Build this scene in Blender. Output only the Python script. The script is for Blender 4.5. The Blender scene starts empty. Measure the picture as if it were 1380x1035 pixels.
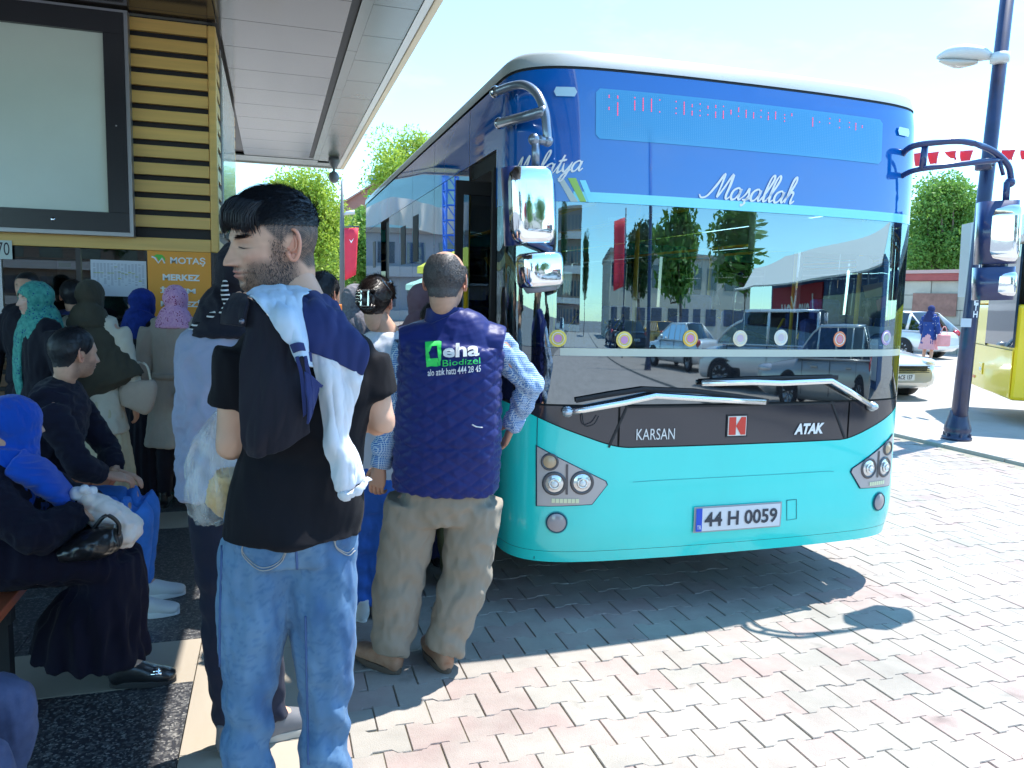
import numpy as np, math, random
W0, H0, FPX = 1380., 1035., 1040.2
PITCH, ROLL, YAW, CAMH = math.radians(6.44), math.radians(1.42), math.radians(17.3), 1.65
def cam_axes():
    f = np.array([math.sin(YAW)*math.cos(PITCH), math.cos(YAW)*math.cos(PITCH), -math.sin(PITCH)])
    r = np.array([math.cos(YAW), -math.sin(YAW), 0.]); u = np.cross(r, f)
    c, s = math.cos(ROLL), math.sin(ROLL)
    return c*r+s*u, -s*r+c*u, f
CR, CU, CF = cam_axes()
CO = np.array([0, 0, CAMH])
def ray(px, py):
    return CF + (px-W0/2)/FPX*CR - (py-H0/2)/FPX*CU
def proj(P):
    d = np.asarray(P, float)-CO; z = d@CF
    return (W0/2+FPX*(d@CR)/z, H0/2-FPX*(d@CU)/z)
def atZ(px, py, z=0.):
    d = ray(px, py); return CO+(z-CAMH)/d[2]*d
def atY(px, py, y):
    d = ray(px, py); return CO+y/d[1]*d
def atX(px, py, x):
    d = ray(px, py); return CO+x/d[0]*d
def atD(px, py, dist):
    d = ray(px, py); return CO+dist/math.hypot(d[0], d[1])*d
def cr(pts, n):
    """Catmull-Rom resample of rows of numbers"""
    P = np.asarray(pts, float)
    if P.ndim == 1: P = P[:, None]
    m = len(P)
    if m < 3:
        t = np.linspace(0, 1, n)[:, None]; return P[0]*(1-t)+P[-1]*t
    Q = np.vstack([2*P[0]-P[1], P, 2*P[-1]-P[-2]])
    out = []
    for t in np.linspace(0, m-1, n):
        i = min(int(t), m-2); f = t-i
        a, b, c, d = Q[i], Q[i+1], Q[i+2], Q[i+3]
        out.append(.5*((2*b)+(-a+c)*f+(2*a-5*b+4*c-d)*f*f+(-a+3*b-3*c+d)*f**3))
    return np.array(out)
# ---- turquoise bus front surface: s = -1..1 across (arc), z height
BX, BY, BHW = 2.38, 3.50, 1.23
_pl = cr([(0, 0), (.4, .006), (.8, .030), (1.0, .066), (1.12, .122), (1.195, .205), (1.227, .32), (1.23, .50)], 121)
_ar = np.concatenate([[0], np.cumsum(np.hypot(*np.diff(_pl, axis=0).T))]); ARC = _ar[-1]
def _plan(a):
    a = np.asarray(a, float); s = np.abs(a)
    x = np.interp(s, _ar, _pl[:, 0]); y = np.interp(s, _ar, _pl[:, 1])+np.maximum(s-ARC, 0)
    return np.sign(a)*x, y
def _lean(z):
    return np.interp(z, [.2, .30, .45, .95, 1.15, 1.6, 2.1, 2.5, 2.72, 2.95], [.10, .03, 0, .012, .015, .02, .03, .045, .06, .13])
def _tum(z):
    return np.interp(z, [.2, .3, .5, 1.0, 1.5, 2.7, 2.95], [.975, .992, 1.0, 1.0, 1.002, 1.01, .99])
def bf(a, z, off=0.):
    """point on the bus front: a = arc length from centre (m), z height, off = outwards"""
    x, y = _plan(a); e = 1e-3
    x2, y2 = _plan(a+e); tx, ty = (x2-x)/e, (y2-y)/e; L = math.hypot(float(tx), float(ty)) or 1
    nx, ny = ty/L, -tx/L
    return np.array([BX+float(x)*float(_tum(z))+float(nx)*off, BY+float(y)+float(_lean(z))+float(ny)*off, z])
def fuv(px, py):
    """pixel -> (a, z) on the front surface"""
    d = ray(px, py)
    best = None
    lo = np.linspace(-ARC-.6, ARC, 400)
    xs, ys = _plan(lo)
    z = 1.5
    for _ in range(12):
        X = BX+xs*float(_tum(z)); Y = BY+ys+float(_lean(z))
        g = X*d[1]-Y*d[0]
        # camera at x=y=0: line X/Y = d0/d1
        k = np.where(np.sign(g[:-1]) != np.sign(g[1:]))[0]
        if len(k) == 0: return None
        c = []
        for i in k:
            f = g[i]/(g[i]-g[i+1]); c.append(((Y[i]*(1-f)+Y[i+1]*f), lo[i]*(1-f)+lo[i+1]*f))
        Yh, a = min(c); z2 = CAMH+Yh/d[1]*d[2]
        if abs(z2-z) < 1e-5: break
        z = z2
    return a, z
import bpy, bmesh
from mathutils import Vector, Matrix
from mathutils.bvhtree import BVHTree
S = bpy.context.scene; COL = S.collection
random.seed(7); RNG = np.random.RandomState(7)
# ------------------------------------------------------------ camera
cam_d = bpy.data.cameras.new('camera'); cam = bpy.data.objects.new('camera', cam_d); COL.objects.link(cam)
cam_d.sensor_width = 36; cam_d.lens = FPX/W0*36; cam_d.clip_end = 3000; cam_d.clip_start = .05
cam.matrix_world = Matrix(((CR[0], CU[0], -CF[0], 0), (CR[1], CU[1], -CF[1], 0), (CR[2], CU[2], -CF[2], CAMH), (0, 0, 0, 1)))
S.camera = cam
# ------------------------------------------------------------ light
SUNV = np.array([.43, .125, 1.0]); SUNV /= np.linalg.norm(SUNV)          # towards the sun
elev = math.asin(SUNV[2]); azim = math.atan2(SUNV[0], SUNV[1])
wd = bpy.data.worlds.new('World'); S.world = wd; wd.use_nodes = True
wn = wd.node_tree.nodes; bg = wn['Background']; sky = wn.new('ShaderNodeTexSky'); sky.sky_type = 'NISHITA'
sky.sun_disc = False; sky.sun_elevation = elev; sky.sun_rotation = azim; sky.air_density = 1.0; sky.dust_density = .15; sky.ozone_density = 1.6
tin = wn.new('ShaderNodeMix'); tin.data_type = 'RGBA'; tin.blend_type = 'MULTIPLY'; tin.inputs[0].default_value = 1; tin.inputs[7].default_value = (.64, .93, 1.0, 1)
wl = wd.node_tree.links; wc = wn.new('ShaderNodeTexCoord'); sx = wn.new('ShaderNodeSeparateXYZ'); wl.new(wc.outputs['Generated'], sx.inputs[0])
az_ = wn.new('ShaderNodeMath'); az_.operation = 'ADD'; az_.inputs[1].default_value = .12; wl.new(sx.outputs[2], az_.inputs[0]); cv = wn.new('ShaderNodeCombineXYZ')
for i_, o_ in ((0, 0), (1, 1)):
    dv = wn.new('ShaderNodeMath'); dv.operation = 'DIVIDE'; wl.new(sx.outputs[o_], dv.inputs[0]); wl.new(az_.outputs[0], dv.inputs[1]); wl.new(dv.outputs[0], cv.inputs[i_])
cn = wn.new('ShaderNodeTexNoise'); cn.inputs['Scale'].default_value = 1.1; cn.inputs['Detail'].default_value = 8; cn.inputs['Roughness'].default_value = .62; wl.new(cv.outputs[0], cn.inputs['Vector'])
cr_ = wn.new('ShaderNodeMapRange'); cr_.inputs[1].default_value = .52; cr_.inputs[2].default_value = .80; cr_.inputs[3].default_value = 0; cr_.inputs[4].default_value = .42; wl.new(cn.outputs['Fac'], cr_.inputs[0])
cm = wn.new('ShaderNodeMix'); cm.data_type = 'RGBA'; cm.inputs[7].default_value = (4.2, 4.4, 4.4, 1); wl.new(cr_.outputs[0], cm.inputs[0]); wl.new(sky.outputs[0], cm.inputs[6])
wd.node_tree.links.new(cm.outputs[2], tin.inputs[6]); wd.node_tree.links.new(tin.outputs[2], bg.inputs[0]); bg.inputs[1].default_value = .15
sl = bpy.data.lights.new('sun', 'SUN'); sl.energy = 2.7; sl.angle = math.radians(.5); sl.color = (1, .96, .9)
so = bpy.data.objects.new('sun', sl); COL.objects.link(so)
so.rotation_euler = Vector(-SUNV).to_track_quat('-Z', 'Y').to_euler(); so.location = (5, 0, 20)
vs = S.view_settings; vs.view_transform = 'Standard'; vs.look = 'None'; vs.gamma = 1; vs.use_curve_mapping = False; vs.exposure = 1.88
S.cycles.max_bounces = 7; S.cycles.transparent_max_bounces = 10; S.cycles.diffuse_bounces = 4; S.cycles.glossy_bounces = 3; S.cycles.transmission_bounces = 4
S.cycles.use_denoising = True; S.cycles.sample_clamp_indirect = 6; S.cycles.caustics_reflective = False; S.cycles.caustics_refractive = False
# ------------------------------------------------------------ materials
MATS = {}
def mat(name, col=(.5, .5, .5), rough=.6, metal=0., spec=.5, var=0., vscale=8., bump=0., bscale=60., alpha=1., emit=None, coat=0., attr=None, col2=None, dirt=0., sub=0., aniso=None):
    if name in MATS: return MATS[name]
    m = bpy.data.materials.new(name); MATS[name] = m; m.use_nodes = True
    nt = m.node_tree; N = nt.nodes; L = nt.links; p = N['Principled BSDF']
    p.inputs['Base Color'].default_value = (*col, 1); p.inputs['Roughness'].default_value = rough; p.inputs['Metallic'].default_value = metal
    p.inputs['Specular IOR Level'].default_value = spec; p.inputs['Alpha'].default_value = alpha; p.inputs['Coat Weight'].default_value = coat; p.inputs['Coat Roughness'].default_value = .04
    if sub: p.inputs['Subsurface Weight'].default_value = sub; p.inputs['Subsurface Radius'].default_value = (.012, .005, .003); p.inputs['Subsurface Scale'].default_value = 1.
    if emit: p.inputs['Emission Color'].default_value = (*emit[:3], 1); p.inputs['Emission Strength'].default_value = emit[3]
    tc = N.new('ShaderNodeTexCoord'); src = None
    if attr:
        a = N.new('ShaderNodeAttribute'); a.attribute_name = attr; src = a.outputs['Color']
    if var or col2:
        n = N.new('ShaderNodeTexNoise'); n.inputs['Scale'].default_value = vscale; n.inputs['Detail'].default_value = 5; n.inputs['Roughness'].default_value = .6
        mp = N.new('ShaderNodeMapping'); L.new(tc.outputs['Object'], mp.inputs[0]); L.new(mp.outputs[0], n.inputs['Vector'])
        if aniso: mp.inputs['Scale'].default_value = aniso
        r = N.new('ShaderNodeValToRGB'); r.color_ramp.elements[0].position = .3; r.color_ramp.elements[1].position = .7
        L.new(n.outputs['Fac'], r.inputs[0]); mx = N.new('ShaderNodeMix'); mx.data_type = 'RGBA'; L.new(r.outputs[0], mx.inputs[0])
        c2 = col2 if col2 else tuple(min(1, c*(1+var)) for c in col); c1 = col if col2 else tuple(c*(1-var) for c in col)
        mx.inputs[6].default_value = (*c1, 1); mx.inputs[7].default_value = (*c2, 1)
        if src is not None:
            m2 = N.new('ShaderNodeMix'); m2.data_type = 'RGBA'; m2.blend_type = 'MULTIPLY'; m2.inputs[0].default_value = 1
            mx.inputs[6].default_value = (1-var,)*3+(1,); mx.inputs[7].default_value = (1+var*.5,)*3+(1,)
            L.new(src, m2.inputs[6]); L.new(mx.outputs[2], m2.inputs[7]); src = m2.outputs[2]
        else: src = mx.outputs[2]
    if src is not None: L.new(src, p.inputs['Base Color'])
    if bump:
        n = N.new('ShaderNodeTexNoise'); n.inputs['Scale'].default_value = bscale; n.inputs['Detail'].default_value = 4; L.new(tc.outputs['Object'], n.inputs['Vector'])
        b = N.new('ShaderNodeBump'); b.inputs['Strength'].default_value = bump; b.inputs['Distance'].default_value = .01; L.new(n.outputs['Fac'], b.inputs['Height']); L.new(b.outputs[0], p.inputs['Normal'])
    return m
def glass(name, tint=(.6, .7, .7), ior=1.9, rough=.0, refl=(1, 1, 1)):
    """thin pane: tinted see-through plus mirror by Fresnel"""
    if name in MATS: return MATS[name]
    m = bpy.data.materials.new(name); MATS[name] = m; m.use_nodes = True
    nt = m.node_tree; N = nt.nodes; L = nt.links; N.clear()
    o = N.new('ShaderNodeOutputMaterial'); t = N.new('ShaderNodeBsdfTransparent'); g = N.new('ShaderNodeBsdfGlossy'); f = N.new('ShaderNodeFresnel'); x = N.new('ShaderNodeMixShader')
    t.inputs[0].default_value = (*tint, 1); g.inputs[0].default_value = (*refl, 1); g.inputs['Roughness'].default_value = rough; f.inputs[0].default_value = ior
    L.new(f.outputs[0], x.inputs[0]); L.new(t.outputs[0], x.inputs[1]); L.new(g.outputs[0], x.inputs[2]); L.new(x.outputs[0], o.inputs[0])
    return m
# ------------------------------------------------------------ objects
def link(o, parent=None):
    COL.objects.link(o)
    if parent is not None: o.parent = parent
    return o
def mesh_obj(name, V, F, m, parent=None, smooth=False, origin=None):
    me = bpy.data.meshes.new(name)
    V = np.asarray(V, float).reshape(-1, 3)
    if parent is not None: V = V-WO(parent)
    elif origin is not None: V = V-np.asarray(origin, float)
    me.from_pydata(V.tolist(), [], [tuple(int(i) for i in f) for f in F]); me.update()
    if m is not None:
        for q in (m if isinstance(m, (list, tuple)) else [m]): me.materials.append(q)
    if smooth: me.shade_smooth()
    o = bpy.data.objects.new(name, me)
    if parent is None and origin is not None: o.location = origin; ORG[o.name] = np.asarray(origin, float)
    link(o, parent)
    if parent is not None: ORG[o.name] = WO(parent)
    return o
ORG = {}
def WO(o):
    return ORG.get(o.name, np.zeros(3))
def empty(name, loc):
    e = bpy.data.objects.new(name, None); e.empty_display_size = .2; e.location = loc; COL.objects.link(e); ORG[e.name] = np.asarray(loc, float); return e
def tag(o, label=None, cat=None, group=None, kind=None):
    if label: o['label'] = label
    if cat: o['category'] = cat
    if group: o['group'] = group
    if kind: o['kind'] = kind
    return o
def copy_thing(o, parent=None):
    c = o.copy(); COL.objects.link(c); c.parent = parent
    for ch in o.children: copy_thing(ch, c)
    return c
class MB:
    def __init__(s): s.V = []; s.F = []
    def add(s, V, F):
        n = len(s.V); s.V.extend([tuple(v) for v in V]); s.F.extend([tuple(i+n for i in f) for f in F]); return s
    def box(s, x0, x1, y0, y1, z0, z1, bev=0.):
        if bev <= 0:
            V = [(x, y, z) for z in (z0, z1) for y in (y0, y1) for x in (x0, x1)]
            return s.add(V, [(0, 2, 3, 1), (4, 5, 7, 6), (0, 1, 5, 4), (2, 6, 7, 3), (0, 4, 6, 2), (1, 3, 7, 5)])
        bm = bmesh.new(); bmesh.ops.create_cube(bm, size=1)
        for v in bm.verts: v.co = ((x0+x1)/2+v.co.x*(x1-x0), (y0+y1)/2+v.co.y*(y1-y0), (z0+z1)/2+v.co.z*(z1-z0))
        bmesh.ops.bevel(bm, geom=bm.edges[:], offset=bev, segments=2, affect='EDGES', profile=.5)
        return s.bm(bm)
    def bm(s, bm):
        bm.verts.index_update(); s.add([v.co[:] for v in bm.verts], [[v.index for v in f.verts] for f in bm.faces]); bm.free(); return s
    def tube(s, pts, rx, ry=None, n=10, xd=(1, 0, 0), res=None, cap=True, sq=2.):
        """loft along pts; rx, ry radii (number or list); xd = side direction (one or per point)"""
        P = np.asarray(pts, float); m = len(P)
        rx = np.full(m, rx, float) if np.isscalar(rx) else np.asarray(rx, float)
        ry = rx if ry is None else (np.full(m, ry, float) if np.isscalar(ry) else np.asarray(ry, float))
        XD = np.tile(np.asarray(xd, float), (m, 1)) if np.ndim(xd) == 1 else np.asarray(xd, float)
        if res:
            A = cr(np.hstack([P, rx[:, None], ry[:, None], XD]), res); P, rx, ry, XD = A[:, :3], np.maximum(A[:, 3], 1e-4), np.maximum(A[:, 4], 1e-4), A[:, 5:]; m = res
        T = np.gradient(P, axis=0); T /= np.linalg.norm(T, axis=1)[:, None]+1e-12
        V = []; th = np.arange(n)*2*math.pi/n; c, d = np.cos(th), np.sin(th)
        if sq != 2.: c = np.sign(c)*np.abs(c)**(2/sq); d = np.sign(d)*np.abs(d)**(2/sq)
        last = None
        for i in range(m):
            a = XD[i]-T[i]*(XD[i]@T[i]); L = np.linalg.norm(a)
            if L < .15:
                a = last if last is not None else np.cross(T[i], (0, 1, .01)); a = a-T[i]*(a@T[i]); L = np.linalg.norm(a)
            a = a/L; last = a; b = np.cross(T[i], a)
            for k in range(n): V.append(P[i]+a*rx[i]*c[k]+b*ry[i]*d[k])
        F = [(i*n+k, i*n+(k+1) % n, (i+1)*n+(k+1) % n, (i+1)*n+k) for i in range(m-1) for k in range(n)]
        if cap: F += [tuple(range(n-1, -1, -1)), tuple((m-1)*n+k for k in range(n))]
        return s.add(V, F)
    def ball(s, c, r, nu=16, nv=10, R=None):
        r = np.array([r]*3 if np.isscalar(r) else r, float); V = [(0, 0, 1)]
        for j in range(1, nv):
            for i in range(nu):
                p = math.pi*j/nv; t = 2*math.pi*i/nu; V.append((math.sin(p)*math.cos(t), math.sin(p)*math.sin(t), math.cos(p)))
        V.append((0, 0, -1)); V = np.array(V)*r
        if R is not None: V = V@np.asarray(R).T
        V = V+np.asarray(c); e = len(V)-1; F = []
        for i in range(nu): F.append((0, 1+i, 1+(i+1) % nu)); F.append((e, 1+(nv-2)*nu+(i+1) % nu, 1+(nv-2)*nu+i))
        for j in range(nv-2):
            for i in range(nu): a = 1+j*nu; F.append((a+i, a+nu+i, a+nu+(i+1) % nu, a+(i+1) % nu))
        return s.add(V, F)
    def grid(s, A, close=False):
        """A: rows x cols x 3"""
        A = np.asarray(A, float); r, c = A.shape[:2]
        F = [(i*c+k, i*c+(k+1) % c, (i+1)*c+(k+1) % c, (i+1)*c+k) for i in range(r-1) for k in range(c if close else c-1)]
        return s.add(A.reshape(-1, 3), F)
    def obj(s, name, m, parent=None, smooth=False, origin=None, bevel=0., solid=0., auto=None):
        o = mesh_obj(name, s.V, s.F, m, parent, smooth, origin)
        if solid:
            q = o.modifiers.new('s', 'SOLIDIFY'); q.thickness = solid; q.offset = 0
        if bevel:
            q = o.modifiers.new('b', 'BEVEL'); q.width = bevel; q.segments = 2; q.limit_method = 'ANGLE'
        if auto: o.data.set_sharp_from_angle(angle=math.radians(auto))
        return o
def remesh(mb, vox, sm=2):
    me = bpy.data.meshes.new('t'); me.from_pydata([tuple(v) for v in mb.V], [], mb.F); o = bpy.data.objects.new('t', me); COL.objects.link(o)
    q = o.modifiers.new('r', 'REMESH'); q.mode = 'VOXEL'; q.voxel_size = vox; q.adaptivity = 0
    dg = bpy.context.evaluated_depsgraph_get(); e = o.evaluated_get(dg).to_mesh()
    n = len(e.vertices); V = np.empty(n*3); e.vertices.foreach_get('co', V); V = V.reshape(-1, 3)
    nf = len(e.polygons); F = np.empty(len(e.loops), int); e.loops.foreach_get('vertex_index', F)
    F = F.reshape(-1, 4) if len(F) == nf*4 else [tuple(p.vertices) for p in e.polygons]
    bpy.data.objects.remove(o); bpy.data.meshes.remove(me)
    F = np.asarray(F); V = smooth_v(V, F, sm); return V, F
def smooth_v(V, F, it, lam=.6):
    E = np.vstack([F[:, [0, 1]], F[:, [1, 2]], F[:, [2, 3]], F[:, [3, 0]]]); n = len(V)
    cnt = np.bincount(E.ravel(), minlength=n).astype(float); cnt[cnt == 0] = 1
    for _ in range(it):
        A = np.zeros_like(V)
        for k in range(3):
            A[:, k] = np.bincount(E[:, 0], V[E[:, 1], k], n)+np.bincount(E[:, 1], V[E[:, 0], k], n)
        V = V+lam*(A/cnt[:, None]-V)
    return V
def normals(V, F):
    a = V[F[:, 2]]-V[F[:, 0]]; b = V[F[:, 3]]-V[F[:, 1]]; fn = np.cross(a, b); N = np.zeros_like(V)
    for k in range(4):
        for j in range(3): N[:, j] += np.bincount(F[:, k], fn[:, j], len(V))
    return N/(np.linalg.norm(N, axis=1)[:, None]+1e-12)
def nz(P, f, seed=0, oct=3, warp=1.2):
    """smooth pseudo-noise of points, about -1..1; f = frequency (number or 3)"""
    r = np.random.RandomState(seed); P = P*np.asarray(f, float); out = 0; amp = 1; tot = 0
    for o in range(oct):
        for _ in range(3):
            k = r.randn(3); k /= np.linalg.norm(k); k2 = r.randn(3); ph = r.rand(2)*6.28
            out = out+amp*np.sin((P@k)*6.28+ph[0]+warp*np.sin((P@k2)*3.5+ph[1])); tot += amp*.6
        P = P*2.03; amp *= .5
    return out/tot
def setattr_col(me, name, C):
    a = me.color_attributes.new(name, 'FLOAT_COLOR', 'POINT'); C = np.hstack([C, np.ones((len(C), 1))]); a.data.foreach_set('color', C.ravel().astype(np.float32))
def lathe(prof, c, n=20, axis=2):
    mb = MB(); A = []
    for r, h in prof:
        row = []
        for k in range(n):
            t = 2*math.pi*k/n; v = [r*math.cos(t), r*math.sin(t), h]
            if axis == 1: v = [v[0], v[2], v[1]]
            if axis == 0: v = [v[2], v[0], v[1]]
            row.append(np.array(v)+c)
        A.append(row)
    mb.grid(np.array(A), close=True); return mb
def text_mesh(txt, size=1., bold=0., shear=0., space=1.):
    """flat lettering as (verts Nx2, faces)"""
    c = bpy.data.curves.new('t', 'FONT'); c.body = txt; c.size = size; c.offset = bold; c.shear = shear; c.space_character = space; c.resolution_u = 3
    o = bpy.data.objects.new('t', c); COL.objects.link(o); dg = bpy.context.evaluated_depsgraph_get(); e = o.evaluated_get(dg); m = e.to_mesh()
    V = np.array([v.co[:2] for v in m.vertices]).reshape(-1, 2); F = [tuple(p.vertices) for p in m.polygons]; e.to_mesh_clear()
    bpy.data.objects.remove(o); bpy.data.curves.remove(c); return V, F
def text_fit(txt, w, h, **k):
    V, F = text_mesh(txt, **k); a, b = V.min(0), V.max(0); return (V-a)/(b-a)*np.array([w, h]), F
def stroke2d(pts, w, n=None, cap=True):
    """flat ribbon along 2-D points; w width or list"""
    P = cr(pts, n) if n else np.asarray(pts, float); m = len(P); w = np.full(m, w) if np.isscalar(w) else np.interp(np.linspace(0, 1, m), np.linspace(0, 1, len(w)), w)
    T = np.gradient(P, axis=0); T /= np.linalg.norm(T, axis=1)[:, None]+1e-9; N = np.stack([-T[:, 1], T[:, 0]], 1)
    V = np.vstack([P-N*w[:, None]/2, P+N*w[:, None]/2]); return V, [(i, i+1, m+i+1, m+i) for i in range(m-1)]
def poly_fill(P, cut=None):
    """polygon (2-D) -> verts, faces, cut into strips of width cut in x so it can bend"""
    bm = bmesh.new(); vs_ = [bm.verts.new((p[0], p[1], 0)) for p in P]; bm.faces.new(vs_)
    if cut:
        x0, x1 = min(p[0] for p in P), max(p[0] for p in P); x = x0+cut
        while x < x1:
            bmesh.ops.bisect_plane(bm, geom=bm.verts[:]+bm.edges[:]+bm.faces[:], plane_co=(x, 0, 0), plane_no=(1, 0, 0), dist=1e-5); x += cut
        y0, y1 = min(p[1] for p in P), max(p[1] for p in P); y = y0+cut
        while y < y1:
            bmesh.ops.bisect_plane(bm, geom=bm.verts[:]+bm.edges[:]+bm.faces[:], plane_co=(0, y, 0), plane_no=(0, 1, 0), dist=1e-5); y += cut
    bmesh.ops.triangulate(bm, faces=[f for f in bm.faces if len(f.verts) > 4])
    bm.verts.index_update(); V = np.array([v.co[:2] for v in bm.verts]); F = [tuple(v.index for v in f.verts) for f in bm.faces]; bm.free(); return V, F
# ============================================================ ground
def paver_mat(name, c1, c2):
    m = mat(name, c1, .88, col2=c2, vscale=5, bump=.3, bscale=180); nt = m.node_tree; N = nt.nodes; L = nt.links; p = N['Principled BSDF']; geo = N.new('ShaderNodeNewGeometry')
    for l in [l for l in L if l.from_node.type == 'TEX_COORD']: s_ = l.to_socket; L.remove(l); L.new(geo.outputs['Position'], s_)
    src = [l for l in L if l.to_node == p and l.to_socket.name == 'Base Color'][0].from_socket
    a = N.new('ShaderNodeTexNoise'); a.inputs['Scale'].default_value = .9; a.inputs['Detail'].default_value = 9; a.inputs['Roughness'].default_value = .7; L.new(geo.outputs['Position'], a.inputs['Vector'])
    r = N.new('ShaderNodeMapRange'); r.inputs[1].default_value = .38; r.inputs[2].default_value = .62; r.inputs[3].default_value = .74; r.inputs[4].default_value = 1.06; L.new(a.outputs['Fac'], r.inputs[0])
    b = N.new('ShaderNodeTexNoise'); b.inputs['Scale'].default_value = 4.5; b.inputs['Detail'].default_value = 3; L.new(geo.outputs['Position'], b.inputs['Vector']); r2 = N.new('ShaderNodeMapRange'); r2.inputs[1].default_value = .66; r2.inputs[2].default_value = .76; r2.inputs[3].default_value = 1; r2.inputs[4].default_value = .62; L.new(b.outputs['Fac'], r2.inputs[0])
    k = N.new('ShaderNodeMath'); k.operation = 'MULTIPLY'; L.new(r.outputs[0], k.inputs[0]); L.new(r2.outputs[0], k.inputs[1]); v = N.new('ShaderNodeVectorMath'); v.operation = 'SCALE'; L.new(src, v.inputs[0]); L.new(k.outputs[0], v.inputs['Scale']); L.new(v.outputs[0], p.inputs['Base Color']); return m
M_paver = paver_mat('paver_concrete', (.34, .295, .262), (.37, .335, .295))
M_paver2 = paver_mat('paver_rose', (.35, .265, .24), (.365, .315, .28))
M_paver3 = paver_mat('paver_grey', (.325, .30, .265), (.36, .33, .29))
M_sand = mat('joint_sand', (.30, .27, .215), .95, col2=(.20, .19, .14), vscale=9, bump=.4, bscale=90)
M_conc = mat('pale_concrete', (.34, .315, .285), .9, var=.12, vscale=1.3, bump=.2, bscale=50)
M_asph = mat('asphalt', (.17, .165, .16), .9, var=.2, vscale=.8, bump=.4, bscale=120)
def terrazzo():
    m = mat('dark_terrazzo', (.045, .045, .05), .32, bump=.05, bscale=40); nt = m.node_tree; N = nt.nodes; L = nt.links; p = N['Principled BSDF']
    tc = N.new('ShaderNodeTexCoord'); v = N.new('ShaderNodeTexVoronoi'); v.inputs['Scale'].default_value = 130; v.inputs['Randomness'].default_value = 1
    n = N.new('ShaderNodeTexNoise'); n.inputs['Scale'].default_value = 38; n.inputs['Detail'].default_value = 4
    v2 = N.new('ShaderNodeTexVoronoi'); v2.inputs['Scale'].default_value = 85; v2.feature = 'F1'
    L.new(tc.outputs['Object'], v.inputs['Vector']); L.new(tc.outputs['Object'], n.inputs['Vector'])
    r = N.new('ShaderNodeValToRGB'); r.color_ramp.elements[0].position = .52; r.color_ramp.elements[1].position = .60; L.new(n.outputs['Fac'], r.inputs[0])
    s = N.new('ShaderNodeSeparateColor'); L.new(v.outputs['Color'], s.inputs[0])
    r2 = N.new('ShaderNodeValToRGB'); r2.color_ramp.elements[0].position = .72; r2.color_ramp.elements[1].position = 1.0; L.new(s.outputs[0], r2.inputs[0])
    mu = N.new('ShaderNodeMath'); mu.operation = 'MULTIPLY'; L.new(r2.outputs[0], mu.inputs[0]); mu.inputs[1].default_value = .8
    mu2 = N.new('ShaderNodeMath'); mu2.operation = 'MAXIMUM'; L.new(mu.outputs[0], mu2.inputs[0])
    mu3 = N.new('ShaderNodeMath'); mu3.operation = 'MULTIPLY'; L.new(r.outputs[0], mu3.inputs[0]); mu3.inputs[1].default_value = .25; L.new(mu3.outputs[0], mu2.inputs[1])
    x = N.new('ShaderNodeMix'); x.data_type = 'RGBA'; x.inputs[6].default_value = (.035, .036, .042, 1); x.inputs[7].default_value = (.30, .29, .27, 1)
    L.new(mu2.outputs[0], x.inputs[0]); L.new(x.outputs[2], p.inputs['Base Color']); return m
M_terr = terrazzo()
M_cream = mat('cream_marble', (.36, .31, .245), .45, var=.10, vscale=3, bump=.06, bscale=20, aniso=(1, .2, 1))
g = MB(); g.box(-400, 600, -300, 900, -.6, -.05); tag(g.obj('ground', M_asph), kind='structure')
g = MB(); g.box(.2, 7.6, .2, 11.5, -.2, -.008); tag(g.obj('paving_bed', M_sand), kind='structure')
# interlocking pavers: double-T outline, 212.5 x 157 mm, half-bond
PP, PH = .2125, .157
paving = empty('block_paving', (3, 4, 0)); tag(paving, kind='structure')
def paver_outline():
    g_ = .0022; h = PH/2; lo = [(0, -.012), (.052, -.012), (.072, .012), (PP-.072, .012), (PP-.052, -.012), (PP, -.012)]
    b = [(max(g_, min(PP-g_, x)), -h+w+g_*.7) for x, w in lo]; t = [(x, -y) for x, y in b][::-1]
    return b+t
def paver_verts(dz=0):
    o = paver_outline(); n = len(o); c = np.array([PP/2, 0]); V = []
    for (ins, z) in ((0, -.05), (0, -.004), (.0022, 0.)):
        for x, y in o:
            q = np.array([x, y]); k = 1-ins/.09; q = c+(q-c)*np.array([k, k]); V.append((q[0]-PP/2, q[1], z+dz))
    F = [(r*n+i, r*n+(i+1) % n, (r+1)*n+(i+1) % n, (r+1)*n+i) for r in range(2) for i in range(n)]
    F.append(tuple(2*n+i for i in range(n))); return V, F
_pv, _pf = paver_verts()
pme = []
for k, m_ in enumerate((M_paver, M_paver2, M_paver3)):
    me = bpy.data.meshes.new('paver'); me.from_pydata(_pv, [], _pf); me.materials.append(m_); pme.append(me)
cells = []
r_ = random.Random(3)
for j in range(-12, 58):
    yc = 2.5535+j*PH
    for i in range(-12, 30):
        x = 2.066+PP/2+i*PP+(PP/2 if j % 2 else 0)
        if x-PP/2 < .205 or x+PP/2 > 7.58 or yc < .55 or yc > 11.2: continue
        cells.append((x, yc))
def seen(x, y):
    u, v = proj((x, y, 0)); return -30 < u < W0+30 and -30 < v < H0+30 and (np.array([x, y, 0])-CO)@CF > .3
def blocked(x, y): return (x > 1.35 and y > 4.35) and x < 3.4
near = sorted([c for c in cells if seen(*c) and not blocked(*c) and not (x_ := (c[0] < .45 and c[1] < 2.6))], key=lambda c: math.hypot(c[0], c[1]))[:298]
ns = set(near)
far_b = [MB(), MB(), MB()]
for j in range(-12, 58):
    yc = 2.5535+j*PH; xs = [c[0] for c in cells if abs(c[1]-yc) < 1e-6]
    if not xs: continue
    e_ = min(xs)-PP/2
    if e_-.205 > .02: far_b[j % 3].box(.2045, e_-.002, yc-PH/2+.004, yc+PH/2-.004, -.05, 0)
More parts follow.
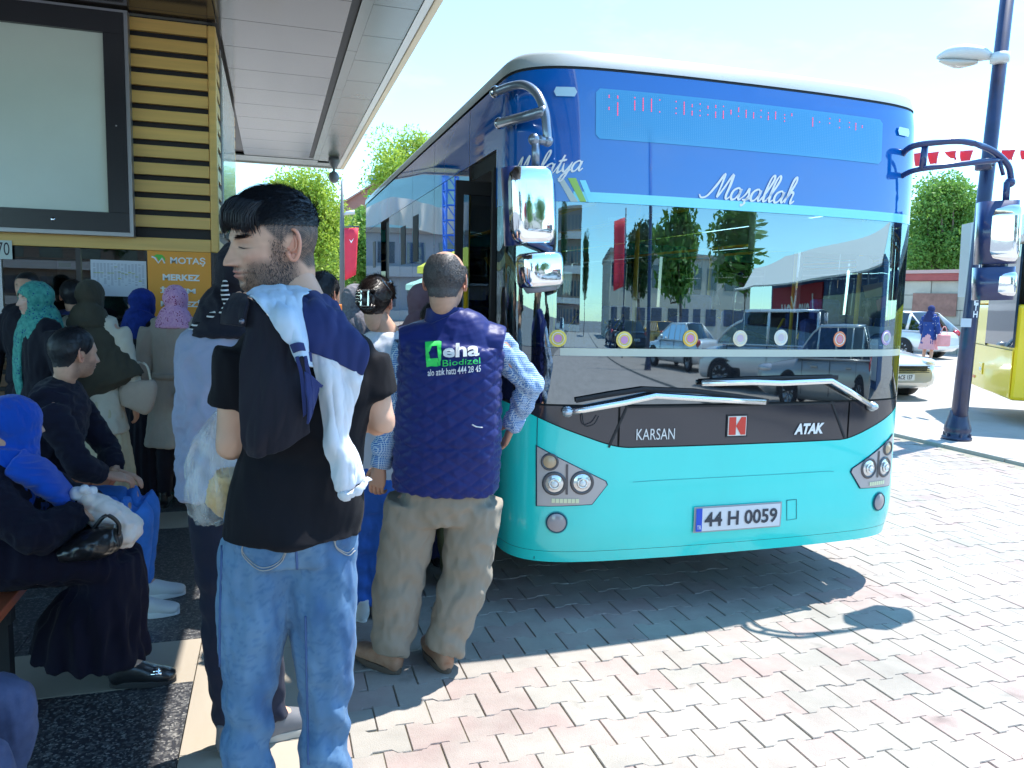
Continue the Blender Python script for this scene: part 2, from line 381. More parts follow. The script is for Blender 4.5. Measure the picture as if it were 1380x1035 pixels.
for c in cells:
    k = r_.choices((0, 1, 2), (5, 4, 4 if c[0] > 2 else 2))[0]; dz = r_.uniform(-.0025, .0018); tx, ty = r_.uniform(-.006, .006), r_.uniform(-.006, .006)
    if c in ns:
        o = bpy.data.objects.new('paver', pme[k]); o.location = (c[0]-3, c[1]-4, dz); o.rotation_euler = (tx, ty, r_.uniform(-.006, .006)); COL.objects.link(o); o.parent = paving
    else:
        far_b[k].add([(v[0]+c[0], v[1]+c[1], v[2]+dz+v[0]*-ty+v[1]*tx) for v in _pv], _pf)
for b, m_ in zip(far_b, (M_paver, M_paver2, M_paver3)): tag(b.obj('paver_field', m_, paving), kind='stuff')
# platform: dark terrazzo slabs, cream bands
plat = empty('platform_floor', (-2, 4, 0)); tag(plat, kind='structure')
mb = MB(); mb.box(-9, .199, -1.5, 16, -.3, -.012); mb.obj('floor_bed', mat('mortar', (.25, .24, .21), .95), plat)
for iy in range(-2, 14):
    ya = 4.505+.0+(iy-4)*1.15
    segs = []
    y0, y1 = ya-1.15+.43, ya
    if iy > 9: continue
    for ix in range(9):
        x1 = -.335-ix*.78; x0 = x1-.78
        if x1 < -7: continue
        for (q0, q1, mm, nm) in ((y0-.43, y0, M_cream, 'cream_slab'), (y0, y1, M_terr, 'terrazzo_slab')) if iy in (-1, 4, 6, 8) else ((y0-.43, y1, M_terr, 'terrazzo_slab'),):
            b = MB(); d = r_.uniform(-.0006, .0006); b.box(x0+.0015, x1-.0015, q0+.0015, q1-.0015, -.06, d); b.obj(nm, mm, plat, bevel=.001)
for k in range(24):
    y0 = -1.1+k*.78
    b = MB(); b.box(-.332, .098, y0+.0015, y0+.7785, -.06, r_.uniform(-.0005, .0008)); b.obj('cream_slab', M_cream, plat, bevel=.0015)
    b = MB(); b.box(.102, .198, y0+.3, y0+1.078, -.06, r_.uniform(0, .001)); b.obj('edging_stone', M_cream, plat, bevel=.002)
# kerb to the right and the pale pavement beyond
kerb = empty('kerb', (7.67, 6, 0)); tag(kerb, kind='structure')
M_kerb = mat('kerb_stone', (.36, .34, .30), .9, var=.15, vscale=4, bump=.3, bscale=60)
for k in range(16):
    y0 = 1.5+k*.8
    b = MB(); b.box(7.6, 7.74, y0+.004, y0+.796, -.1, .035+r_.uniform(-.004, .004), bev=.008); b.obj('kerb_stone', M_kerb, kerb)
side = empty('pavement', (20, 10, 0)); tag(side, kind='structure')
b = MB(); b.box(7.745, 60, -60, 60, -.3, .01); b.obj('concrete_surface', M_conc, side)
b = MB()
for x in np.arange(9.2, 20, 1.5): b.box(x, x+.012, -5, 20, .0105, .0115)
b.obj('expansion_joint', M_kerb, side)
b = MB(); b.box(-40, .199, 16.0, 80, -.3, 0.0); b.box(.2, 7.6, 11.5, 80, -.3, -.004); tag(b.obj('far_pavement', M_conc), kind='structure')
road = MB(); road.box(-8, 7.6, -60, .2, -.3, -.012); tag(road.obj('road', mat('worn_asphalt', (.34, .32, .30), .9, var=.12, vscale=.9, bump=.3, bscale=90)), kind='structure')
b = MB(); b.box(.2, 7.6, .17, .2, -.2, -.009)
# hills
def hill(name, pts, depth, col):
    mb = MB(); rows = []
    for f, dy in ((0, 0), (.7, depth*.3), (1, depth), (0.2, depth*2)):
        rows.append([(x, y+dy, -1+(z+1)*f) for x, y, z in pts])
    mb.grid(np.array(rows)); return tag(mb.obj(name, mat('hazed_dry_hillside', col, .95, var=.25, vscale=.02, bump=.3, bscale=.2), smooth=True), kind='structure')  # distance haze is put into the hill's pale dry base colour
rr = np.random.RandomState(4)
hill('hill', [(x, 950-abs(x-700)*.1, 62+18*math.sin(x*.006)+9*math.sin(x*.019+1)+4*rr.rand()) for x in np.arange(250, 1700, 25)], 250, (.36, .37, .36))
hill('hill', [(x, 800, 16+8*math.sin(x*.011)) for x in np.arange(-900, 500, 25)], 250, (.22, .27, .20))
# ============================================================ ticket kiosk with canopy
KY, ZC = 7.0, 3.8
M_wood = mat('tan_wood_laminate', (.76, .48, .14), .42, var=.12, vscale=3, bump=.08, bscale=30, aniso=(.3, 6, 6))
M_woodd = mat('brown_wood', (.16, .075, .03), .5, var=.3, vscale=3, aniso=(.3, 6, 6))
M_black = mat('black_backing', (.012, .012, .014), .6)
M_alu = mat('anodised_frame', (.30, .31, .33), .35, metal=.7)
M_blk = mat('black_frame', (.012, .013, .018), .25)
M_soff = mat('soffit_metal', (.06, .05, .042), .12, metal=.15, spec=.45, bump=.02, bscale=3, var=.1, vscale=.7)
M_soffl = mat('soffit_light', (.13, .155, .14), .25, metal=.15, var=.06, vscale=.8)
M_scr = mat('milky_panel', (.68, .76, .68), .16, var=.03, vscale=2, coat=.4)
kiosk = empty('ticket_kiosk', (-2.5, KY, 0)); tag(kiosk, 'ticket kiosk of tan wooden slats and dark glass under a flat metal canopy', 'kiosk')
XP = -.42
def kbox(name, m, x0, x1, y0, y1, z0, z1, bev=0, parent=kiosk):
    b = MB(); b.box(x0, x1, y0, y1, z0, z1, bev); return b.obj(name, m, parent)
kbox('wall', M_black, -6, XP-.03, KY+.06, KY+.10, 2.0, ZC); kbox('wall', M_black, XP-.09, XP-.05, KY+.1, 10.55, 1.95, ZC)
kbox('corner_post', M_wood, -.485, XP, KY-.012, KY+.055, 1.955, 3.775, .012)
pitch = (3.775-2.10)/12
for k in range(13):
    zt = 3.775-k*pitch
    if zt-.09 < 2.07: continue
    kbox('slat', M_wood, -1.075, -.487, KY, KY+.04, zt-pitch*.68, zt, .003)
    kbox('slat', M_wood, XP-.04, XP-.005, KY+.058, KY+.5, zt-pitch*.63, zt); kbox('slat', M_wood, XP-.04, XP-.005, 10.15, 10.55, zt-pitch*.63, zt)
kbox('beam', M_wood, -6, -.487, KY-.004, KY+.05, 1.955, 2.06, .004)
kbox('beam', M_wood, XP-.05, XP-.004, KY+.057, 10.55, 1.955, 2.06)
f = kbox('side_light_panel', M_scr, XP-.03, XP+.01, KY+.62, 10.05, 2.2, 3.70); kbox('panel_frame', M_alu, XP-.031, XP+.004, KY+.54, KY+.617, 2.12, 3.75, parent=f)
kbox('panel_frame', M_alu, XP-.031, XP+.004, 10.052, 10.12, 2.12, 3.75, parent=f)
# windows and inside
M_kg = glass('kiosk_glass', (.35, .38, .40), 1.75)
w = kbox('window', M_kg, -6, -1.00, KY+.02, KY+.026, 1.12, 1.95)
kbox('window_frame', M_blk, -1.50, -1.465, KY+.0, KY+.04, 1.12, 1.952, parent=w); kbox('window_frame', M_blk, -6, -1.0, KY, KY+.04, 1.07, 1.118, parent=w); kbox('window_frame', M_alu, -2.05, -2.02, KY+.0, KY+.04, 1.12, 1.952, parent=w)
kbox('window', M_kg, XP-.03, XP-.024, KY+.1, 10.5, .3, 1.95)
kbox('back_panel', M_blk, -1.0, XP-.02, KY+.03, KY+.05, 1.1, 1.953)
for k in range(8):
    z = .02+k*.137; kbox('lower_slat', M_woodd, -6, -.46, KY+.0, KY+.035, z, z+.10, .003)
kbox('wall', M_black, -6, -.46, KY+.04, KY+.07, 0, 1.07)
kbox('corner_post', M_blk, -.455, XP, KY-.004, KY+.06, 0, 1.953)
kbox('inner_wall', mat('inner_wall', (.10, .09, .09), .8), -6, -.5, 10.4, 10.45, 0, 3.0); kbox('ceiling', M_black, -6, -.5, KY+.1, 10.4, 1.97, 1.99)
kbox('counter', M_woodd, -6, -1.0, KY+.10, KY+.5, 1.0, 1.05); kbox('shelf', mat('shelf_grey', (.25, .22, .22), .6), -5, -1.6, 10.0, 10.39, 1.5, 1.53)
kbox('service_ledge', mat('ledge_wood', (.28, .16, .08), .5), -6, -1.75, KY-.28, KY-.002, 1.04, 1.075, .006)
for k in range(8): kbox('box', mat('box%d' % (k % 3), ((.3, .08, .07), (.35, .32, .25), (.1, .14, .3))[k % 3], .7), -2.0-k*.3, -1.85-k*.3, 10.05, 10.3, 1.532, 1.6+.1*(k % 3))
# canopy
can = kbox('canopy', mat('canopy_dark', (.05, .045, .045), .5), -7, 1.14, -2.6, 14.02, ZC+.05, ZC+.30)
def sof(name, m, x0, x1, y0, y1, z0=ZC, z1=ZC+.02, bev=0): return kbox(name, m, x0, x1, y0, y1, z0, z1, bev, parent=can)
j0 = 6.846-.73*13
for k in range(26):
    a, b_ = j0+k*.73, j0+(k+1)*.73; bb = min(b_, 13.2)
    if a < 13.2:
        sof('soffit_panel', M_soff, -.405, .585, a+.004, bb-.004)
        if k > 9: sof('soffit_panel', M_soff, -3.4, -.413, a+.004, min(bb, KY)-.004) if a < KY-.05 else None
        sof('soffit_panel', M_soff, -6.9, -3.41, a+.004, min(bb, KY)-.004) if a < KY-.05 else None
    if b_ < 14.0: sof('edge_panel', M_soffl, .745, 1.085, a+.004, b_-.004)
for k in range(12):
    a = -2.5+k*1.4; b_ = min(a+1.4, 13.35)
    if a < b_: sof('trim', M_soffl, .655, .742, a+.003, b_-.003, ZC-.004, ZC+.02)
sof('shadow_gap', M_black, .588, .652, -2.6, 13.3, ZC+.012, ZC+.04); sof('shadow_gap', M_blk, -.405, .65, 13.22, 13.42, ZC+.006, ZC+.04)
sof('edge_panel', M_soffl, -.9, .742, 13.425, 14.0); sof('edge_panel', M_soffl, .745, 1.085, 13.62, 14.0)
sof('edge_trim', mat('fascia_pale', (.6, .6, .56), .4), 1.088, 1.15, -2.6, 14.02, ZC-.01, ZC+.03)
sof('fascia', mat('fascia_tan', (.62, .50, .33), .5, var=.08, vscale=2), 1.153, 1.215, -2.6, 14.10, ZC-.02, ZC+.34, .008)
sof('fascia', mat('fascia_tan2', (.55, .52, .45), .5), -7, 1.15, 14.025, 14.10, ZC-.02, ZC+.34, .008)
# light box display
disp = empty('display_case', (-2.1, KY-.06, 2.9)); tag(disp, 'blank milky light box in a black frame on the kiosk front', 'display case')
dx0, dx1, dz0, dz1, dy = -3.3, -1.085, 2.085, 3.76, KY-.12
for (a, b_, c, d) in ((dx0, dx1, dz0, dz0+.15), (dx0, dx1, dz1-.16, dz1), (dx0, dx0+.15, dz0+.152, dz1-.162), (dx1-.145, dx1, dz0+.152, dz1-.162)):
    kbox('frame', M_blk, a, b_, dy, KY-.006, c, d, parent=disp)
for (a, b_, c, d) in ((dx0-.03, dx1+.03, dz0-.032, dz0-.002), (dx0-.03, dx1+.03, dz1+.002, dz1+.022), (dx1+.002, dx1+.03, dz0, dz1)):
    kbox('trim', M_alu, a, b_, dy+.012, KY-.008, c, d, parent=disp)
kbox('screen', M_scr, dx0+.152, dx1-.147, dy+.03, KY-.01, dz0+.152, dz1-.162, parent=disp)
q = lathe([(0, -.008), (.014, -.008), (.016, 0), (.016, .006)], np.array([-1.62, dy-.002, dz0+.075]), 16, 1); q.obj('lock', mat('chrome', (.8, .8, .82), .12, metal=1), disp, True)
kbox('screw', M_alu, dx1-.075, dx1-.065, dy-.003, dy, 2.9, 2.91, parent=disp)
# posters
def flat_text(name, txt, m, x, y, z, w, h, parent, **k):
    V, F = text_fit(txt, w, h, **k); o = mesh_obj(name, [(x+a, y, z+b) for a, b in V], F, m, parent); return o
M_orange = mat('orange_board', (.88, .35, .03), .45); M_white = mat('white_print', (.85, .85, .83), .5); M_green = mat('green_print', (.10, .55, .06), .5); M_ink = mat('ink', (.02, .02, .03), .6)
pos = empty('orange_board', (-.73, KY-.03, 1.95)); tag(pos, 'orange notice board with a green and white emblem and MOTAŞ lettering by the kiosk corner', 'sign')
kbox('board', M_orange, -.972, -.487, KY-.03, KY-.005, .95, 1.953, .002, pos); yb = KY-.032
kbox('edge', M_blk, -.484, -.458, KY-.03, KY-.005, .95, 1.953, 0, pos)
flat_text('lettering', 'MOTAŞ', M_white, -.80, yb, 1.838, .27, .072, pos, bold=.02)
flat_text('lettering', 'MERKEZ', M_white, -.86, yb, 1.715, .285, .052, pos, bold=.04)
flat_text('lettering', 'İŞLEM', M_white, -.88, yb, 1.60, .27, .065, pos, bold=.04)
flat_text('lettering', 'MERKEZİ', M_white, -.88, yb, 1.50, .31, .06, pos, bold=.04)
V, F = poly_fill([(-.93, 1.905), (-.90, 1.925), (-.86, 1.922), (-.838, 1.895), (-.84, 1.865), (-.857, 1.90), (-.885, 1.868), (-.90, 1.90)]); mesh_obj('emblem', [(a, yb, b) for a, b in V], F, M_green, pos)
V, F = stroke2d([(-.94, 1.905), (-.915, 1.895), (-.89, 1.855), (-.862, 1.893), (-.842, 1.853)], .013); mesh_obj('emblem_mark', [(a, yb-.001, b) for a, b in V], F, M_white, pos)
pap = empty('timetable', (-1.18, KY-.01, 1.9)); tag(pap, 'printed white timetable sheet taped on the kiosk window', 'notice')
kbox('sheet', mat('paper', (.62, .66, .74), .7), -1.393, -.984, KY-.012, KY-.010, 1.575, 1.865, 0, pap)
b = MB(); b2 = MB()
for c in range(15):
    for l in range(26):
        if RNG.rand() < (.88 if l < 14+(c*5) % 9 else .04):
            x = -1.375+c*.0255; z = 1.835-l*.0085; b.add([(x, KY-.0125, z), (x+.017, KY-.0125, z), (x+.017, KY-.0125, z+.0028), (x, KY-.0125, z+.0028)], [(0, 1, 2, 3)])
for c, l in ((0, 9), (1, 9), (2, 9), (4, 9), (5, 9), (7, 8), (7, 14), (8, 9), (9, 10), (10, 8), (11, 9), (12, 12), (13, 16), (6, 3)):
    x = -1.375+c*.0255; z = 1.834-l*.0085; b2.add([(x, KY-.0122, z), (x+.023, KY-.0122, z), (x+.023, KY-.0122, z+.007), (x, KY-.0122, z+.007)], [(0, 1, 2, 3)])
tag(b.obj('printed_rows', mat('print_grey', (.22, .24, .34), .7), pap), kind='stuff'); tag(b2.obj('highlights', mat('highlight', (.45, .5, .12), .7), pap), kind='stuff')
pa2 = empty('notice_sheet', (-1.5, KY, 1.8)); tag(pa2, 'small white and green paper in the kiosk window beside the timetable', 'notice'); kbox('sheet', mat('paper2', (.6, .64, .55), .7), -1.64, -1.512, KY+.03, KY+.032, 1.71, 1.86, 0, pa2); kbox('green_band', M_green, -1.63, -1.54, KY+.0285, KY+.0295, 1.80, 1.835, 0, pa2)
sg = empty('number_sign', (-2, KY, 1.9)); tag(sg, 'white paper sign with black numerals at the top left of the kiosk window', 'sign'); kbox('sheet', mat('paper3', (.60, .68, .64), .7), -2.20, -1.938, KY-.012, KY-.010, 1.845, 1.99, 0, sg)
flat_text('lettering', '70', M_ink, -2.04, KY-.0125, 1.875, .085, .10, sg)
# camera hanging from the canopy corner
cc = empty('security_camera', tuple(atZ(450, 225, ZC-.02))); tag(cc, 'small grey camera hanging from the canopy corner', 'camera')
p0 = atZ(450, 212, ZC-.01); M_cam = mat('camera_grey', (.12, .12, .13), .4)
lathe([(0, .0), (.085, .0), (.09, -.06), (.06, -.13), (.02, -.17), (.018, -.24), (0, -.24)], p0, 16).obj('mount', M_cam, cc, True)
b = MB(); b.ball(p0+(0, 0, -.31), (.085, .085, .095)); b.obj('dome', M_cam, cc, True)
# ============================================================ turquoise midibus
def gloss(name, base, ior=2.0, rough=.02, refl=(1, 1, 1), drough=.6):
    if name in MATS: return MATS[name]
    m = bpy.data.materials.new(name); MATS[name] = m; m.use_nodes = True
    nt = m.node_tree; N = nt.nodes; L = nt.links; N.clear(); o = N.new('ShaderNodeOutputMaterial'); t = N.new('ShaderNodeBsdfDiffuse'); g = N.new('ShaderNodeBsdfGlossy'); f = N.new('ShaderNodeFresnel'); x = N.new('ShaderNodeMixShader')
    t.inputs[0].default_value = (*base, 1); g.inputs[0].default_value = (*refl, 1); g.inputs['Roughness'].default_value = rough; f.inputs[0].default_value = ior
    tc = N.new('ShaderNodeTexCoord'); n = N.new('ShaderNodeTexNoise'); n.inputs['Scale'].default_value = 1.1; n.inputs['Detail'].default_value = 1; L.new(tc.outputs['Object'], n.inputs['Vector'])
    b = N.new('ShaderNodeBump'); b.inputs['Strength'].default_value = .06; b.inputs['Distance'].default_value = .02; L.new(n.outputs['Fac'], b.inputs['Height']); L.new(b.outputs[0], g.inputs['Normal'])
    L.new(f.outputs[0], x.inputs[0]); L.new(t.outputs[0], x.inputs[1]); L.new(g.outputs[0], x.inputs[2]); L.new(x.outputs[0], o.inputs[0]); return m
M_teal = mat('turquoise_paint', (.02, .72, .65), .25, spec=.6, coat=.7, var=.06, vscale=1.3, aniso=(1, 1, .4))
M_tealline = mat('panel_gap', (.004, .06, .10), .7)
M_blackg = gloss('black_gloss', (.006, .006, .008), 2.7, refl=(.85, .95, 1.0))
M_low = gloss('dark_hood_paint', (.028, .028, .036), 1.6, .08)
M_blue = gloss('blue_film', (.002, .12, .46), 1.9, .03)
M_ws = glass('windscreen', (.78, .84, .86), 3.1, refl=(.70, .92, 1.0))
M_wside = glass('side_glass', (.05, .06, .07), 2.6)
M_roofw = mat('white_roof', (.40, .43, .43), .35, coat=.3, var=.05, vscale=3)
M_chrome = mat('chrome_shell', (.80, .83, .86), .07, metal=1., bump=.10, bscale=9)
M_tubeb = mat('dark_blue_tube', (.012, .03, .12), .3, coat=.5)
M_rub = mat('rubber', (.015, .015, .017), .7)
M_bandw = gloss('pale_band', (.52, .57, .49), 1.5, .1)
M_bandc = gloss('cyan_band', (.25, .75, .85), 1.5, .1)
M_lampgrey = mat('lamp_bezel', (.42, .40, .40), .3, metal=.2, coat=.4)
M_lens = mat('lamp_lens', (.72, .72, .70), .12, metal=.6); M_lensy = mat('indicator_lens', (.55, .40, .24), .25, coat=.6)
M_teal_in = mat('bus_inside', (.30, .32, .34), .7); M_floor_in = mat('bus_floor', (.08, .09, .10), .7)
M_seat = mat('blue_seat_fabric', (.02, .06, .28), .8, var=.3, vscale=30); M_yel = mat('yellow_pole', (.80, .50, .02), .35)
X0, X1 = BX-BHW, BX+BHW; YF = BY+.50; YR = 10.15
bus = empty('bus', (BX, 6.8, 0)); tag(bus, 'turquoise and white city midibus loading passengers, dark blue windscreen top', 'bus')
def fpatch(name, a0, a1, zlo, zhi, m, off=0., na=60, nzz=6, parent=bus, thick=0.):
    """strip of the curved front; zlo/zhi: number or function of a"""
    fl = zlo if callable(zlo) else (lambda a: zlo); fh = zhi if callable(zhi) else (lambda a: zhi)
    A = []
    for i in range(nzz+1):
        row = []
        for k in range(na+1):
            a = a0+(a1-a0)*k/na; z = fl(a)+(fh(a)-fl(a))*i/nzz; row.append(bf(a, z, off))
        A.append(row)
    A = np.array(A); mb = MB(); mb.grid(A); return mb.obj(name, m, parent, smooth=True)
TA = lambda a: float(np.interp(abs(a), [0, .66, .72, .80, .98, 1.125, 1.25, 1.6], [.897, .897, .905, .928, .992, 1.050, 1.10, 1.12]))
EA = ARC
fpatch('front_panel', -EA, EA, .36, TA, M_teal, nzz=10, na=110)
fpatch('bumper_lip', -EA, EA, .30, .358, M_teal, nzz=3, na=110)
b = MB(); b.grid(np.array([[bf(a, .30) for a in np.linspace(-EA, EA, 60)], [bf(a, .30, -.12)+np.array([0, 0, .02]) for a in np.linspace(-EA, EA, 60)]])); b.obj('bumper_underside', M_rub, bus)
HT = lambda a: 1.118
fpatch('hood_panel', -.70, .70, lambda a: TA(a)+.006, lambda a: 1.112, M_low, na=60)
# the slanted gaps at both ends of the hood flap are left open over a dark backing
fpatch('front_backing', -EA, EA, lambda a: TA(a)-.01, 1.13, M_rub, off=-.012, na=60)
for s in (-1, 1):
    A = []
    for i in range(7):
        z = None; row = []
        for k in range(25):
            t = k/24; f = i/6
            aL = s*(.712-.0*f)
            a = s*.712+(s*EA-s*.712)*t; lo, hi = TA(a)+.006, 1.112; row.append(bf(a, lo+(hi-lo)*f, 0))
        A.append(row)
    mb = MB(); mb.grid(np.array(A) if s > 0 else np.array(A)[:, ::-1]); mb.obj('hood_corner', M_low, bus, smooth=True)
fpatch('lower_windscreen', -EA, EA, 1.122, 1.365, M_blackg, na=110)
fpatch('pale_band', -1.02, EA, 1.366, 1.405, M_bandw, na=110, nzz=1); fpatch('dark_band', -EA, -1.021, 1.366, 1.405, M_blackg, na=20, nzz=1)
ws = fpatch('windscreen', -EA, EA, 1.407, 2.118, M_ws, na=110, nzz=8)
fpatch('cyan_band', -.97, 1.16, 2.12, 2.168, M_bandc, na=110, nzz=1, off=.002); fpatch('blue_top', -EA, EA, 2.119, 2.752, M_blue, na=110, nzz=8)
fpatch('seal', -EA, EA, 2.753, 2.764, M_rub, na=80, nzz=1, off=.001)
# roof cap
prof = [(2.765, .006), (2.825, .004), (2.85, -.015), (2.862, -.06), (2.868, -.16)]
al = np.linspace(-EA, EA, 110); A = [[bf(a, z, o) for a in al] for z, o in prof]
mb = MB(); mb.grid(np.array(A)); mb.obj('roof_cap', M_roofw, bus, smooth=True)
tr = float(_tum(2.8))
def side_x(s, z): return BX+s*BHW*float(_tum(z))
def spatch(name, s, y0, y1, z0, z1, m, off=0., nzz=5, ny=2, parent=bus):
    A = [[(side_x(s, z)+s*off, y, z) for y in np.linspace(y0, y1, ny)] for z in np.linspace(z0, z1, nzz)]
    A = np.array(A); mb = MB(); mb.grid(A if s > 0 else A[:, ::-1]); return mb.obj(name, m, parent, smooth=True)
for s in (-1, 1):
    prof = [(BHW*float(_tum(2.765))+.006, 2.765), (BHW*float(_tum(2.825))+.004, 2.825), (BHW*float(_tum(2.85))-.015, 2.85), (BHW-.06, 2.862), (BHW-.16, 2.868), (0, 2.88)]
    A = np.array([[(BX+s*w, y, z) for y in (YF+.0, YR)] for w, z in prof]); mb = MB(); mb.grid(A if s > 0 else A[:, ::-1]); mb.obj('roof_side', M_roofw, bus, smooth=True)
b = MB(); top = [bf(a, 2.868, -.16) for a in al]; b.add([tuple(p) for p in top]+[(BX, YF, 2.88)], [(i, i+1, len(top)) for i in range(len(top)-1)]); b.obj('roof_front', M_roofw, bus, smooth=True)
b = MB(); b.box(BX-.7, BX+.7, 6.4, 8.6, 2.87, 2.93, .02); b.obj('roof_unit', M_roofw, bus)
# sides: left side (towards the queue) with a front door, rear door
DF0, DF1 = YF+.02, 4.63; DR0, DR1 = 8.0, 8.62
M_bside = gloss('side_black_glass', (.012, .05, .14), 2.8, .015)
def side_left():
    s = -1
    spatch('front_pillar', s, YF, DF0, .33, 2.75, M_blackg)
    for (y0, y1) in ((DF1, 5.35), (5.36, 5.95), (6.75, DR0), (DR1, YR)):
        spatch('skirt_panel', s, y0+.003, y1-.003, .33, 1.12, M_teal)
    spatch('skirt_panel', s, 5.95, 6.75, .98, 1.12, M_teal)
    ys = [DF1, 5.69, 6.62, 7.30, DR0]
    for i in range(4): spatch('window', s, ys[i]+.004, ys[i+1]-.004, 1.125, 2.42, M_bside)
    spatch('window', s, DR1+.004, YR-.12, 1.125, 2.42, M_bside)
    ys2 = [DF0, DF1, 5.69, 6.62, DR0, DR1, YR-.12]
    for i in range(len(ys2)-1): spatch('header_panel', s, ys2[i]+.003, ys2[i+1]-.003, 2.424, 2.752, M_blue)
    spatch('door_header', s, DF0, DF1, 2.34, 2.42, M_rub, off=-.02)
side_left()
for y0, y1, z0, z1 in ((6.34, 6.58, 1.92, 2.30), (6.98, 7.22, 1.92, 2.26), (9.1, 9.3, 1.95, 2.25)): spatch('vent_shade_sheet', -1, y0, y1, z0, z1, mat('painted_inner_shade', (.006, .012, .03), .6), off=.003)  # dark sheets: their colour stands in for shade inside the open vents
for y0, y1, z0, z1 in ((DR0, DR1, .33, 2.42),): spatch('rear_door_shade_sheet', -1, y0, y1, z0, z1, mat('painted_inner_shade', (.006, .012, .03), .6), off=-.05)  # dark sheet in place of the shaded inside of the rear doorway
# open door leaves, folded at the ends of the opening
def leaf(y, x0, x1):
    f = MB(); f.box(x0, x1, y, y+.035, .38, .46); f.box(x0, x1, y, y+.035, 2.25, 2.33); f.box(x0, x0+.045, y, y+.035, .461, 2.249); f.box(x1-.045, x1, y, y+.035, .461, 2.249)
    d = f.obj('door', M_rub, bus); q = MB(); q.box(x0+.046, x1-.046, y+.012, y+.02, .461, 2.249); q.obj('pane', glass('door_glass', (.55, .62, .68), 1.8), d)
    q = MB(); q.tube([(x0+.06, y-.03, 1.0), (x0+.06, y-.03, 1.7)], .015); q.obj('handle', M_yel, d, True)
leaf(DF0+.03, X0-.02, X0+.34); leaf(DF1-.06, X0-.10, X0+.30)
# right side: clear windows
for y0, y1 in ((YF, 5.2), (5.21, 6.6), (6.61, 8.0), (8.01, YR)): spatch('skirt_panel', 1, y0+.003, y1-.003, .33, 1.15, M_teal)
for y0, y1 in ((YF+.05, 5.3), (5.38, 6.7), (6.78, 8.1), (8.18, 9.6)): spatch('window', 1, y0, y1, 1.16, 2.25, glass('clear_glass', (.75, .8, .8), 1.7))
for y0, y1 in ((YF, YF+.05), (5.3, 5.38), (6.7, 6.78), (8.1, 8.18), (9.6, YR)): spatch('pillar', 1, y0, y1, 1.155, 2.25, M_blackg)
spatch('header_panel', 1, YF, YR, 2.255, 2.752, M_blue)
mb = MB(); mb.box(X0+.01, X1-.01, YR-.115, YR-.05, .33, 1.3); mb.box(X0+.01, X1-.01, YR-.115, YR-.05, 2.3, 2.88); mb.obj('rear_wall', M_teal, bus, bevel=.02)
mb = MB(); mb.box(X0+.03, X1-.03, YR-.1, YR-.07, 1.3, 2.3); mb.obj('rear_window', M_wside, bus)
# rounded rear corner strip on the left
mb = MB(); mb.tube([(X0+.045, YR-.11, .35), (X0+.045, YR-.11, 2.75)], .05, n=16); mb.obj('rear_corner', mat('grey_trim', (.45, .5, .52), .3, coat=.4), bus, smooth=True)
# ------------------------------------------------------------ inside
def bb(name, m, *d, bev=0, parent=bus): q = MB(); q.box(*d, bev); return q.obj(name, m, parent)
bb('floor', M_floor_in, X0+.02, X1-.02, 4.02, YR-.12, .36, .40); bb('ceiling', mat('ceil_in', (.50, .52, .52), .7), X0+.04, X1-.04, 3.95, YR-.12, 2.46, 2.5)
fr = [bf(a, .9, -.06) for a in np.linspace(-1.25, 1.25, 20)]
mb = MB(); mb.add([(p[0], p[1]+.02, 1.16) for p in fr]+[(p[0], 4.06, 1.20) for p in fr], [(i, i+1, 20+i+1, 20+i) for i in range(19)]); mb.add([(p[0], 4.06, 1.20) for p in fr]+[(p[0], 4.06, .4) for p in fr], [(i, i+1, 20+i+1, 20+i) for i in range(19)])
mb.obj('dashboard', mat('dash', (.10, .10, .115), .55), bus)
bb('dash_binnacle', mat('dash2', (.04, .04, .05), .5), 2.72, 3.36, 4.05, 4.4, 1.0, 1.34, bev=.06)
q = MB(); c = np.array([3.02, 4.42, 1.34]); ca, sa = math.cos(1.05), math.sin(1.05)
ring = [c+np.array([.22*math.cos(t), .22*math.sin(t)*sa*.5, .22*math.sin(t)*ca]) for t in np.linspace(0, 2*math.pi, 33)]
q.tube(ring, .015, n=8, xd=(0, 0, 1)); q.tube([c, c-np.array([.2, 0, 0])], .012); q.tube([c, c+np.array([.2, 0, 0])], .012); q.tube([c, c+np.array([0, -.15, -.3])], .03); q.obj('steering_wheel', M_rub, bus, True)
def seat(x, y, big=0):
    q = MB(); q.box(x-.21, x+.21, y, y+.42, .72, .84, .04); q.box(x-.21, x+.21, y+.36, y+.46, .8, 1.42+big, .04); q.box(x-.13, x+.13, y+.37, y+.45, 1.4+big, 1.58+big, .03); s_ = q.obj('seat', M_seat, bus)
    q = MB(); q.box(x-.04, x+.04, y+.15, y+.25, .401, .72); q.tube([(x-.2, y+.46, 1.38), (x-.12, y+.48, 1.5), (x+.12, y+.48, 1.5), (x+.2, y+.46, 1.38)], .013); q.obj('seat_frame', M_yel, s_, True)
seat(3.03, 4.75, .12)
for y in (6.3, 7.1, 7.9, 8.9):
    for x in (1.5, 2.85, 3.32): seat(x, y)
for x, y in ((1.45, 4.75), (1.95, 5.3), (1.95, 7.0), (2.6, 5.3), (2.6, 7.6), (1.45, 5.9)):
    q = MB(); q.tube([(x, y, .4), (x, y, 2.46)], .018); q.obj('grab_pole', M_yel, bus, True)
q = MB(); q.tube([(X0+.32, 4.12, .8), (X0+.36, 4.1, 1.3), (X0+.30, 4.14, 1.75), (X0+.2, 4.2, 1.9)], .017, res=14); q.tube([(1.5, 4.5, 1.02), (2.2, 4.5, 1.02)], .018); q.obj('hand_rail', M_yel, bus, True)
for x in (1.95, 2.6):
    q = MB(); q.tube([(x, 4.6, 2.25), (x, 9.8, 2.25)], .015); q.obj('hand_rail', M_yel, bus, True)
